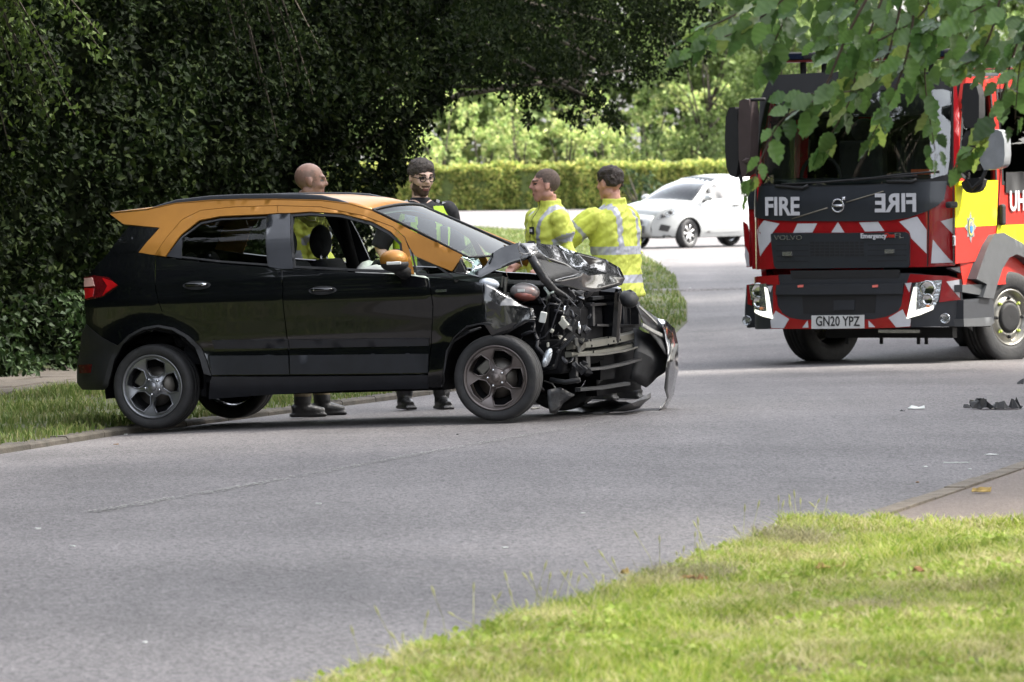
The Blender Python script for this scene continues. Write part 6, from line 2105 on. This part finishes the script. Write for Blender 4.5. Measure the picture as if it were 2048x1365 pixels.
def person(label, foot, yaw, height, head_yaw=0.0, nod=0.0, arms=None, lean=0.0, outfit='fire', hair=None, skin=None, legs=None):
    skin = skin or M_SKIN
    k = height / 1.78
    root = tag(empty('person', Matrix.Translation(foot) @ Matrix.Rotation(yaw, 4, 'Z')), label, 'person', 'people at the crash')
    arms = arms or {}
    legs = legs or {1: (.04, .11), -1: (-.05, -.11)}
    mb = MB()
    hc = Vector((.02 + lean, 0, 1.655)) * k
    Rm = head_shapes(mb, hc, nod, head_yaw, k * 1.06)
    # neck, torso, limbs
    mb.tube([Vector((-.015 + lean * .7, 0, 1.44)) * k, hc + Rm @ Vector((-.022, 0, -.07))], [.062 * k, .055 * k], 14)
    closed_lathe(mb, [(lean * f, 0, z * k, rx * k, ry * k, 2.4) for f, z, rx, ry in ((0, .88, .11, .165), (.1, .98, .115, .17), (.25, 1.12, .105, .155), (.5, 1.27, .12, .175), (.7, 1.38, .115, .19), (.8, 1.45, .08, .15), (.85, 1.50, .05, .07))])
    for s in (-1, 1):
        fx, fy = legs[s]
        hip = Vector((0, s * .095, .90)) * k; ank = Vector((fx, fy, .10)) * k; kn = hip.lerp(ank, .5) + Vector((.02, 0, 0))
        mb.tube([hip, hip.lerp(kn, .5), kn, kn.lerp(ank, .4), ank], [.10 * k, .09 * k, .070 * k, .072 * k, .060 * k], 14)
        mb.tube([ank + Vector((-.075, 0, -.055)), ank + Vector((-.03, 0, -.045)), ank + Vector((.07, 0, -.055)), ank + Vector((.165, 0, -.068))], [.038, .050, .045, .030], 12)
        mb.box(ank + Vector((.045, 0, -.088 * k)), (.27, .088, .024)); mb.tube([ank + Vector((0, 0, -.05)), ank + Vector((-.005, 0, .14))], [.055, .060], 12)
    J = {}
    for s in (-1, 1):
        sh, el, wr = arms.get(s, ((0, s * .20, 1.41), (-.03, s * .27, 1.13), (.08, s * .26, .89)))
        sh = Vector(sh) * k + Vector((lean * .7, 0, 0)); el = Vector(el) * k; wr = Vector(wr) * k
        J[s] = (sh, el, wr)
        mb.ell(sh, (.062 * k,) * 3); mb.tube([sh, sh.lerp(el, .5), el, el.lerp(wr, .4), wr], [.056 * k, .050 * k, .042 * k, .040 * k, .028 * k], 12)
        hand(mb, wr, wr - el, -s)

    def inh(p): return Rm.inverted() @ (Vector(p) - hc) / k
    has_beard = hair == 'beard'
    buzz = hair in ('buzz',)
    bald = hair == 'bald'
    mats = [skin, M_BLKC if outfit == 'police' else M_KHAKI, M_BOOT, M_EYE, M_LIPS, M_BEARD if has_beard else M_SCALP, M_HAIRS, M_TGREEN, M_SCALP]

    def pick(p, n):
        z = p[2] / k
        if z < .15: return 2
        if (z > 1.46 and math.hypot(p[0] + .015 - lean * .8, p[1]) < .085 * k) or (Vector(p) - hc).length < .15 * k:
            q = inh(p) / 1.06
            jz = .010 * noise.noise(Vector(p) * 90) + .006 * noise.noise(Vector(p) * 210)
            if q.x > .055 and abs(abs(q.y) - .033) < .015 and abs(q.z - .012) < .0075: return 3
            if q.x > .05 and abs(abs(q.y) - .034) < .020 and abs(q.z - .036) < .006: return 5 if not bald else 8
            if q.x > .075 and abs(q.y) < .022 and abs(q.z + .062) < .008: return 4
            if has_beard and q.z + jz * .7 < -.056 + .75 * max(0, abs(q.y) - .030) and q.z > -.120 and q.x > .002 and abs(q.y) < .07: return 5
            if has_beard and -.052 < q.z < -.036 and abs(q.y) < .030 and q.x > .07: return 5
            if buzz and q.z + jz > .052 and q.x + jz < .074 - max(0, .09 - q.z) * .3: return 6
            if buzz and q.x + jz < .018 and q.z + jz > .020: return 6
            if buzz and q.x + jz < -.03 and q.z + jz > -.045: return 6
            if bald and q.x + jz * 2 < .030 - .3 * max(0, q.z - .03) and q.z + jz * 2 > -.04 and q.z + jz * 2 < .070 and not (abs(q.y) > .072 and abs(q.z + .004) < .034 and abs(q.x + .008) < .028): return 8
            return 0
        for s in (-1, 1):
            sh, el, wr = J[s]
            a = (wr - el); t = (Vector(p) - el).dot(a) / a.length_squared
            if t > -.15 and (Vector(p) - el - a * t).length < .07 * k and (t > .85 or outfit == 'police'): return 0
        if .195 < z < .25 and outfit == 'fire': return 7
        return 1

    body = grow('body', mb, .0075, mats, root, pick, 5)
    # hair as a shell of its own
    if hair in ('beard', 'dark'):
        hb = MB()
        rh = random.Random(5 if hair == 'dark' else 9)
        for i in range(70):
            th = rh.uniform(0, 6.283); ph = rh.uniform(.0, 1.0)
            zz = .02 + ph * .075 if hair == 'beard' else -.035 + ph * .125
            d = Vector((math.cos(th), math.sin(th) * .80, 0))
            rr_ = math.sqrt(max(.05, 1 - ((zz - .03) / .105) ** 2))
            c = Vector((-.012 + d.x * .094 * rr_, d.y * .094 * rr_, zz + .003)) * 1.05
            if c.x > .035 and zz < .066: continue
            if c.x > .0 and zz < .012: continue
            hb.ell(hc + Rm @ (c * k), (.024 * k, .022 * k, .020 * k), 8, 6)
        hb.ell(hc + Rm @ (Vector((-.016, 0, .056)) * k), (.107 * k, .087 * k, .088 * k), 18, 12)
        grow('hair', hb, .0085, [M_HAIRG if hair == 'beard' else M_HAIRB], root, None, 3, lambda p: .006 * noise.noise(Vector((p[0] * 45, p[1] * 45, p[2] * 80))) + .003 * noise.noise(Vector(p) * 150))
    if has_beard:
        # spectacles
        gb = MB()
        for s in (-1, 1):
            pts = [hc + Rm @ (Vector((.108 - abs(math.cos(t)) * .006, s * .034 + .024 * math.cos(t), .010 + .018 * math.sin(t))) * k) for t in np.linspace(0, 2 * math.pi, 17)]
            gb.tube(pts, .0042, 5, False)
            gb.tube([hc + Rm @ (Vector(q) * k) for q in ((.100, s * .060, .014), (.05, s * .080, .014), (-.01, s * .086, .008))], .0036, 5)
        gb.tube([hc + Rm @ (Vector(q) * k) for q in ((.112, -.011, .012), (.114, 0, .015), (.112, .011, .012))], .003, 5)
        gb.build('spectacles', M_FBLK, root, True)
    if outfit == 'fire':
        jb = MB()
        closed_lathe(jb, [(lean * f + cx, 0, z * k, rx * k, ry * k, 2.6) for f, cx, z, rx, ry in ((0, -.01, .79, .165, .235), (0, -.01, .84, .165, .235), (.2, -.005, 1.0, .155, .222), (.35, 0, 1.15, .152, .220), (.55, 0, 1.29, .155, .232), (.7, -.005, 1.39, .142, .225), (.8, -.01, 1.45, .11, .175), (.85, -.012, 1.50, .085, .105), (.9, -.012, 1.545, .082, .088))])
        for s in (-1, 1):
            sh, el, wr = J[s]
            jb.ell(sh + Vector((0, 0, -.01)), (.092 * k, .085 * k, .085 * k)); jb.tube([sh, sh.lerp(el, .5), el, el.lerp(wr, .5), el.lerp(wr, .93)], [.086 * k, .083 * k, .078 * k, .068 * k, .060 * k], 14)

        def pj(p, n):
            p = Vector(p)
            best = None
            for s in (-1, 1):
                sh, el, wr = J[s]
                for (a, b_, nm) in ((sh, el, 0), (el, wr, 1)):
                    d = b_ - a; t = max(-.2, min(1.1, (p - a).dot(d) / d.length_squared)); r_ = (p - a - d * t).length
                    if r_ < .105 * k and (best is None or r_ < best[0]): best = (r_, nm, t, s)
            ax, ay, z = p.x - lean * .6, abs(p.y), p.z / k
            tor = best is None or (ay < .19 * k and best[0] > .07 * k)
            if not tor:
                _, nm, t, s = best
                if nm == 0 and .50 < t < .70: return 1
                if nm == 1 and .70 < t < .86: return 1
                if nm == 0 and t < .1: pass
                else: return 0
            if 1.115 < z < 1.175 or .895 < z < .955: return 1
            if z >= 1.17 and .098 * k < ay < .150 * k and abs(n[1]) < .85: return 1
            if outfit == 'fire' and p.x > .06 and z > .955 and ay < .006: return 2
            return 0

        def wr_(p):
            q = Vector(p)
            return .015 * noise.noise(Vector((q.x * 8, q.y * 8, q.z * 5))) + .013 * noise.noise(Vector((q.x * 11, q.y * 11, q.z * 24 + q.x * 16 + q.y * 9))) + .004 * noise.noise(q * 38)
        grow('jacket', jb, .009, [M_HIVIS, M_SILB, M_PLAST], root, pj, 4, wr_)
    else:
        jb = MB()
        closed_lathe(jb, [(lean * f, 0, z * k, rx * k, ry * k, 2.6) for f, z, rx, ry in ((.2, 1.0, .145, .20), (.35, 1.12, .145, .20), (.55, 1.27, .15, .208), (.7, 1.38, .138, .205), (.8, 1.455, .095, .165), (.82, 1.475, .07, .12))])

        def pv_(p, n):
            z = p[2] / k; ay = abs(p[1]) / k; fx = p[0] > 0
            v = .066 + (1.46 - z) * .02
            if fx and ay < v: return 2
            if z > 1.452: return 2
            if 1.34 < z < 1.395 and ay > .085 and ay < .155: return 1
            if 1.10 < z < 1.15: return 1
            if z < 1.36 and .12 < ay < .17 and fx: return 2
            return 0
        grow('vest', jb, .009, [M_TGREEN, M_SILB, M_BLKC], root, pv_, 4, lambda p: .006 * noise.noise(Vector(p) * 12))
        for s in (-1, 1):
            sb = MB(); sh, el, wr = J[s]
            sb.ell(sh, (.085 * k, .078 * k, .078 * k)); sb.tube([sh, sh.lerp(el, .5), sh.lerp(el, 1.02)], [.078 * k, .076 * k, .068 * k], 14)
            grow('sleeve', sb, .010, [M_BLKC], root, None, 4, lambda p: .007 * noise.noise(Vector(p) * 16))
        for s in (-1, 1):
            mb = MB(); mb.box((0.005 + lean * .8, s * .140 * k, 1.475 * k), (.055, .095, .012), (s * -.38, 0, 0)); ep = mb.build('epaulette', M_BLKC, root)
            for q in (-.022, .022):
                mb = MB(); mb.box((.034 + lean * .8, (s * .140 + q) * k, 1.478 * k - q * s * .38), (.012, .026, .02), (s * -.38, 0, 0)); mb.build('shoulder_number', M_PATCH, ep)
        mb = MB(); mb.box((.15, .13 * k, 1.24 * k), (.04, .055, .14)); mb.tube([(.15, .13 * k, 1.31 * k), (.13, .14 * k, 1.40 * k)], .008, 6); bevel(mb.build('radio', M_PLAST, root), .01)
        cb = MB(); closed_lathe(cb, [(lean * .85 - .012, 0, 1.45 * k, .085 * k, .10 * k, 2), (lean * .9 - .012, 0, 1.515 * k, .066 * k, .068 * k, 2)]); grow('collar', cb, .009, [M_BLKC], root, None, 2)
    return root


def stand(u, v, y):
    p = at_depth(u, v, y); return Vector((p.x, p.y, H(p.x, p.y) + .005))


P1 = person('bald firefighter in yellow jacket behind the rear of the black car', stand(622, 825, 41.9), R(12), 1.86, R(-8), R(4), {-1: ((0, -.2, 1.41), (.02, -.27, 1.14), (.22, -.20, .98)), 1: ((0, .2, 1.41), (.02, .27, 1.14), (.2, .2, .95))}, hair='bald', legs={1: (.10, .10), -1: (-.08, -.10)})
P2 = person('bearded officer in black with yellow vest and glasses behind the windscreen', stand(846, 808, 42.5), R(-72), 1.86, R(8), R(12), {-1: ((0, -.2, 1.41), (-.02, -.30, 1.16), (.16, -.24, .98)), 1: ((0, .2, 1.41), (-.03, .28, 1.14), (.10, .26, .92))}, .02, 'police', 'beard', M_SKIN2, legs={1: (.10, .11), -1: (-.06, -.12)})
P3 = person('shorn firefighter in yellow jacket looking left behind the crumpled bonnet', stand(1102, 808, 42.9), R(203), 1.765, R(-22), R(2), {1: ((0, .21, 1.41), (-.06, .27, 1.14), (.16, .22, 1.02)), -1: ((0, -.21, 1.41), (.0, -.27, 1.14), (.2, -.15, 1.05))}, .0, 'fire', 'buzz', M_SKINR)
P4 = person('dark haired firefighter in yellow jacket with his back turned beside the bonnet', stand(1238, 800, 43.3), R(146), 1.765, R(-8), R(6), {1: ((.03, .215, 1.41), (.24, .34, 1.22), (.50, .30, 1.10)), -1: ((0, -.21, 1.41), (.0, -.25, 1.14), (.18, -.2, 1.0))}, .04, 'fire', 'dark', M_SKINR)
# chest badges of the shorn firefighter
kk = 1.765 / 1.78
mb = MB(); mb.box((.158, .045, 1.315 * kk), (.012, .06, .055)); mb.build('name_badge', M_FBLK, P3)
mb = MB(); mb.box((.166, .045, 1.315 * kk), (.004, .045, .022)); mb.build('badge_print', M_PATCH, P3)
mb = MB(); mb.box((.175, .07, 1.20 * kk), (.05, .07, .07)); bevel(mb.build('radio', M_FBLK, P3), .015)
mb = MB(); mb.box((.165, .07, 1.10 * kk), (.015, .085, .035)); mb.build('chest_print', M_ORP, P3)

# ================================================================== leafy boughs hanging in from the upper right
def leaf_mesh(seed):
    r_ = random.Random(seed)
    n = 9
    V = []; Fs = []
    fold = r_.uniform(.12, .38); curl = r_.uniform(-.35, .45); tw = r_.uniform(-.4, .4)
    for i in range(n + 1):
        t = i / n
        w = .34 * math.sin(math.pi * t ** .78) ** .85 * (1 - .12 * t)
        if 0 < i < n: w *= 1 + (.16 if i % 2 else -.10) * r_.uniform(.6, 1.3)
        z0_ = curl * (t - .2) ** 2 * .5
        wav = .035 * math.sin(i * 2.1 + seed)
        V += [(t, 0, z0_), (t - .04, w, z0_ + w * fold + wav + tw * t * w), (t - .04, -w, z0_ + w * fold - wav - tw * t * w)]
    for i in range(n):
        a = i * 3
        Fs += [(a, a + 3, a + 4, a + 1), (a, a + 2, a + 5, a + 3)]
    me = bpy.data.meshes.new('leaf'); me.from_pydata(V, [], Fs)
    me.polygons.foreach_set('use_smooth', [True] * len(Fs)); me.update()
    return me


def big_leaf_mat(name, c, c2):
    m, nt, b = nodes_of(name); L = nt.links
    tc = nt.nodes.new('ShaderNodeTexCoord')
    wv = nt.nodes.new('ShaderNodeTexWave'); wv.inputs['Scale'].default_value = 1.6; wv.inputs['Distortion'].default_value = 1.0
    L.new(tc.outputs['Object'], wv.inputs['Vector'])
    rp = nt.nodes.new('ShaderNodeValToRGB'); rp.color_ramp.elements[0].color = (*c, 1); rp.color_ramp.elements[1].color = (*c2, 1)
    rp.color_ramp.elements[0].position = .2
    L.new(wv.outputs[0], rp.inputs[0])
    oi = nt.nodes.new('ShaderNodeObjectInfo')
    mr = nt.nodes.new('ShaderNodeMapRange'); mr.inputs[3].default_value = .65; mr.inputs[4].default_value = 1.35
    L.new(oi.outputs['Random'], mr.inputs[0])
    mx = nt.nodes.new('ShaderNodeMixRGB'); mx.blend_type = 'MULTIPLY'; mx.inputs[0].default_value = 1
    L.new(rp.outputs[0], mx.inputs[1]); L.new(mr.outputs[0], mx.inputs[2])
    L.new(mx.outputs[0], b.inputs['Base Color'])
    b.inputs['Roughness'].default_value = .30; b.inputs['Specular IOR Level'].default_value = .55
    bp = nt.nodes.new('ShaderNodeBump'); bp.inputs['Strength'].default_value = .06; bp.inputs['Distance'].default_value = .02
    L.new(wv.outputs[0], bp.inputs['Height']); L.new(bp.outputs[0], b.inputs['Normal'])
    t = nt.nodes.new('ShaderNodeBsdfTranslucent'); L.new(mx.outputs[0], t.inputs['Color'])
    ms = nt.nodes.new('ShaderNodeMixShader'); ms.inputs[0].default_value = .5
    L.new(b.outputs[0], ms.inputs[1]); L.new(t.outputs[0], ms.inputs[2]); L.new(ms.outputs[0], nt.nodes['Material Output'].inputs['Surface'])
    return m


LM = [big_leaf_mat('green bough leaf', (.095, .175, .045), (.11, .195, .052)), big_leaf_mat('dark bough leaf', (.05, .105, .028), (.06, .12, .033)), big_leaf_mat('yellow green bough leaf', (.20, .27, .06), (.23, .30, .07))]
LV = []
for s in range(9):
    me = leaf_mesh(s + 3); me.materials.append(LM[(0, 0, 1, 0, 2, 0, 1, 0, 0)[s]]); LV.append(me)
BO = Vector((9.6, 26.2, 0))
bough = tag(empty('beech_tree', Matrix.Translation(BO)), 'green leafy boughs hanging in front of the fire engine from the upper right', 'tree')
rl = random.Random(23)
twigs = [  # line of sight points, start to tip; leaves; spread
    ([(1700, -120), (1600, -30), (1500, 50), (1385, 98)], 17, 30), ([(1680, -120), (1600, -10), (1560, 60), (1530, 130)], 13, 30), ([(1640, -100), (1540, -10), (1450, 40), (1400, 60)], 12, 26),
    ([(1800, -120), (1700, 60), (1640, 190), (1560, 245), (1500, 372)], 24, 34), ([(1800, -100), (1720, 120), (1700, 200), (1650, 290)], 20, 38), ([(1820, -100), (1790, 60), (1740, 170), (1600, 190)], 18, 36),
    ([(1840, -100), (1820, 80), (1790, 180), (1745, 270)], 20, 38), ([(1880, -100), (1860, 60), (1850, 160), (1870, 300)], 22, 40), ([(1900, -100), (1850, 20), (1760, 80), (1690, 110)], 18, 38),
    ([(1980, -100), (1930, 20), (1880, 80), (1800, 110)], 18, 42), ([(2020, -100), (1990, 40), (1960, 110), (1925, 130)], 16, 42), ([(2090, -60), (2030, 100), (1990, 230), (1930, 320)], 20, 30), ([(2120, -60), (2060, 60), (2040, 130), (2030, 240)], 16, 34), ([(2110, -80), (2010, -10), (1930, 30), (1870, 60)], 16, 40), ([(1760, -90), (1720, -10), (1690, 40), (1650, 80)], 14, 40)]
mb = MB()
for ti, (pts, nl, spread) in enumerate(twigs):
    y0_ = 25.6 + (ti * 7 % 10) * .18
    P = [at_depth(u, v, y0_ + .06 * i) - BO for i, (u, v) in enumerate(pts)]
    cur = []
    for i in range(len(P) - 1):
        for k in range(6):
            t = k / 6
            a = P[max(i - 1, 0)]; b_ = P[i]; c = P[i + 1]; d = P[min(i + 2, len(P) - 1)]
            cur.append(.5 * (2 * b_ + (c - a) * t + (2 * a - 5 * b_ + 4 * c - d) * t * t + (3 * b_ - a - 3 * c + d) * t ** 3))
    cur.append(P[-1])
    nn = len(cur)
    mb.tube(cur, [.006 * (1 - i / nn) + .0018 for i in range(nn)], 6)
    for i in range(nl + 2):
        f = (i + rl.random()) / nl
        f = .12 + .88 * f
        j = min(nn - 2, int(f * (nn - 1)))
        p = cur[j].lerp(cur[j + 1], f * (nn - 1) - j)
        tan = (cur[j + 1] - cur[j]).normalized()
        side = 1 if i % 2 else -1
        d = tan * rl.uniform(.4, 1.0) + Vector((rl.uniform(-.5, .2), rl.uniform(-.45, .35), rl.uniform(-1.0, -.15))) + Vector((side * .55, 0, -side * .2))
        if f > .94: d = tan + Vector((rl.uniform(-.2, .2), 0, -.3))
        d.normalize()
        nrm = Vector((rl.uniform(-.7, .7), rl.uniform(-1.0, -.1), rl.uniform(.1, .9)))
        yv = nrm.cross(d).normalized(); zv = d.cross(yv).normalized()
        sz = rl.uniform(.078, .150) * (.9 if f > .9 else 1)
        o = bpy.data.objects.new('leaf', rl.choice(LV))
        col.objects.link(o); o.parent = bough
        st = p + Vector((rl.uniform(-1, 1), rl.uniform(-1, 1), rl.uniform(-1, 1))) * (spread / 436 * .45)
        m3 = Matrix((d * sz, yv * sz, zv * sz)).transposed()
        o.matrix_local = Matrix.Translation(st) @ m3.to_4x4()
        mb.tube([p, st], [.0016, .0012], 4, False)
# the crowd of leaves higher up and behind, past the count of single ones
V = []; Fs = []
bv = [[tuple(v.co) for v in me.vertices] for me in LV]; bf = [[tuple(p.vertices) for p in me.polygons] for me in LV]
for i in range(330):
    u = rl.uniform(1420, 2080); top = np.interp(u, [1420, 1560, 1700, 1850, 2080], [40, 90, 150, 150, 190])
    v = -140 + rl.random() ** 1.2 * (top + 140)
    p = at_depth(u, v, 27.2 + rl.uniform(0, 1.8)) - BO
    d = Vector((rl.uniform(-1, .6), rl.uniform(-.5, .4), rl.uniform(-1.1, -.1))).normalized()
    nrm = Vector((rl.uniform(-.7, .7), rl.uniform(-1.0, -.1), rl.uniform(.1, .9)))
    yv = nrm.cross(d).normalized(); zv = d.cross(yv).normalized(); sz = rl.uniform(.075, .145)
    k = rl.randrange(len(LV)); b0 = len(V)
    V += [p + (d * a + yv * b + zv * c) * sz for a, b, c in bv[k]]
    Fs += [tuple(q + b0 for q in f) for f in bf[k]]
tag(mesh_obj('leaves', V, Fs, LM[0], bough, True), None, None, None, 'stuff')
mb.tube([at_depth(1900, -130, 26.5) - BO, at_depth(2300, -400, 26.3) - BO, Vector((-.2, 0, 3.4))], [.02, .04, .09], 8)
mb.build('twig', mat('reddish brown twig', (.055, .034, .024), .8, var=.3), bough, True)
mb = MB(); mb.tube([Vector((0, 0, -.2)), Vector((.02, 0, 1.5)), Vector((-.15, 0, 3.3)), Vector((.1, 0, 6))], [.20, .15, .12, .06], 12); mb.build('trunk', M_BARK, bough, True)

# ================================================================== small things on the road and grass
def scrap(name, label, cat, u, v, size, mt, seed, group=None, n=7, flat=.4):
    """a crumpled torn piece lying on the ground"""
    r_ = random.Random(seed)
    p = on_ground(u, v)
    V = []; Fs = []
    for i in range(n):
        for k in range(4):
            x = (i / (n - 1) - .5) * size[0]; y = (k / 3 - .5) * size[1] * (1 - .5 * abs(i / (n - 1) - .5)) + r_.uniform(-.1, .1) * size[1]
            z = max(.004, size[2] * (.5 + r_.uniform(-.5, .5)) * (1 if k in (1, 2) else .3))
            V.append((x + r_.uniform(-.06, .06) * size[0], y, z))
    for i in range(n - 1):
        for k in range(3): Fs.append((i * 4 + k, i * 4 + k + 1, (i + 1) * 4 + k + 1, (i + 1) * 4 + k))
    o = mesh_obj(name, V, Fs, mt)
    o.location = p; o.rotation_euler = (0, 0, r_.uniform(0, 6))
    m = o.modifiers.new('thickness', 'SOLIDIFY'); m.thickness = .004; m.offset = 0
    return tag(o, label, cat, group)


M_LEAFD = mat('dead orange leaf', (.22, .10, .03), .8, var=.4, scale=40)
M_LEAFY = mat('dead yellow leaf', (.28, .19, .05), .8, var=.3, scale=40)
dk_ = scrap('torn_plastic', 'crumpled black torn plastic heap on the road below the fire engine wheel', 'debris', 1992, 819, (.36, .16, .085), M_FBLK, 3, 'crash debris', 17)
dk_.rotation_euler = (0, 0, .1)
o = scrap('torn_plastic', 'small black fragment left of the torn plastic heap', 'debris', 1941, 816, (.10, .05, .03), M_PLAST, 4, 'crash debris', 5); o.rotation_euler = (0, 0, 0)
o = scrap('torn_plastic', 'black shard at the right edge below the front wheel', 'debris', 2046, 769, (.10, .08, .05), M_PLAST, 6, 'crash debris', 5)
o = scrap('lamp_shard', 'white shard on the road left of the black plastic heap', 'debris', 1832, 819, (.12, .05, .03), M_WHITE, 8, 'crash debris', 5); o.rotation_euler = (0, 0, 0)
o = scrap('torn_plastic', 'tiny dark chip beside the white shard', 'debris', 1805, 823, (.05, .03, .015), M_DIRTYP, 9, 'crash debris', 4)
o = scrap('lamp_shard', 'thin pale strip on the road near the right kerb', 'debris', 1913, 927, (.16, .02, .008), M_WHITE, 10, 'crash debris', 5); o.rotation_euler = (0, 0, -.1)
o = scrap('lamp_shard', 'short white strip nearest the right kerb', 'debris', 1983, 911, (.08, .03, .01), M_WHITE, 11, 'crash debris', 4); o.rotation_euler = (0, 0, 0)
chips = [(145, 1094), (75, 1059), (637, 1009), (1165, 1028), (290, 1287), (1010, 1097), (1835, 966), (1850, 935), (1940, 940), (250, 870), (232, 890), (1380, 577), (700, 840), (915, 870)]
cl_ = ['pale chip on the road near the left edge', 'flat pale chip above the leftmost one', 'white chip on the road below the car sill', 'white chip below the wrecked nose near the grass', 'white chip in the lower left of the road', 'pale sliver above the near verge edge',
       'orange leaf on the road by the right kerb', 'orange fragment beside the pale strip', 'orange fragment near the short white strip', 'pale chip behind the rear wheel', 'orange chip in front of the rear wheel', 'pale stone on the verge tip edge', 'pale chip under the car sill', 'dark chip under the front wheel side']
for i, (u, v) in enumerate(chips):
    mt = M_WHITE if 'white' in cl_[i] or 'pale' in cl_[i] else (M_DIRTYP if 'dark' in cl_[i] else M_LEAFD)
    scrap('road_chip', cl_[i], 'chip', u, v, (.030, .018, .006), mt, 30 + i, 'chips scattered on the road', 4)
fl = [(1963, 1000, 'curled yellow brown leaf on the tarmac path', M_LEAFY, .10), (1372, 1207, 'orange dead leaf on the near grass, left', M_LEAFD, .07), (1400, 1208, 'second orange dead leaf on the near grass', M_LEAFD, .06), (1645, 1185, 'yellow leaf in the middle of the near grass', M_LEAFY, .06), (1678, 1182, 'yellow leaf right of the middle of the near grass', M_LEAFY, .06), (1838, 1192, 'orange leaf on the right of the near grass', M_LEAFD, .07), (1250, 1197, 'yellow leaf near the grass edge', M_LEAFY, .05)]
for i, (u, v, l, mt, s) in enumerate(fl):
    o = scrap('fallen_leaf', l, 'leaf', u, v, (s, s * .6, .03), mt, 60 + i, 'fallen leaves', 5)
    o.location.z += .04 if i == 0 else .10
    o.rotation_euler = (0, 0, .2 * i)
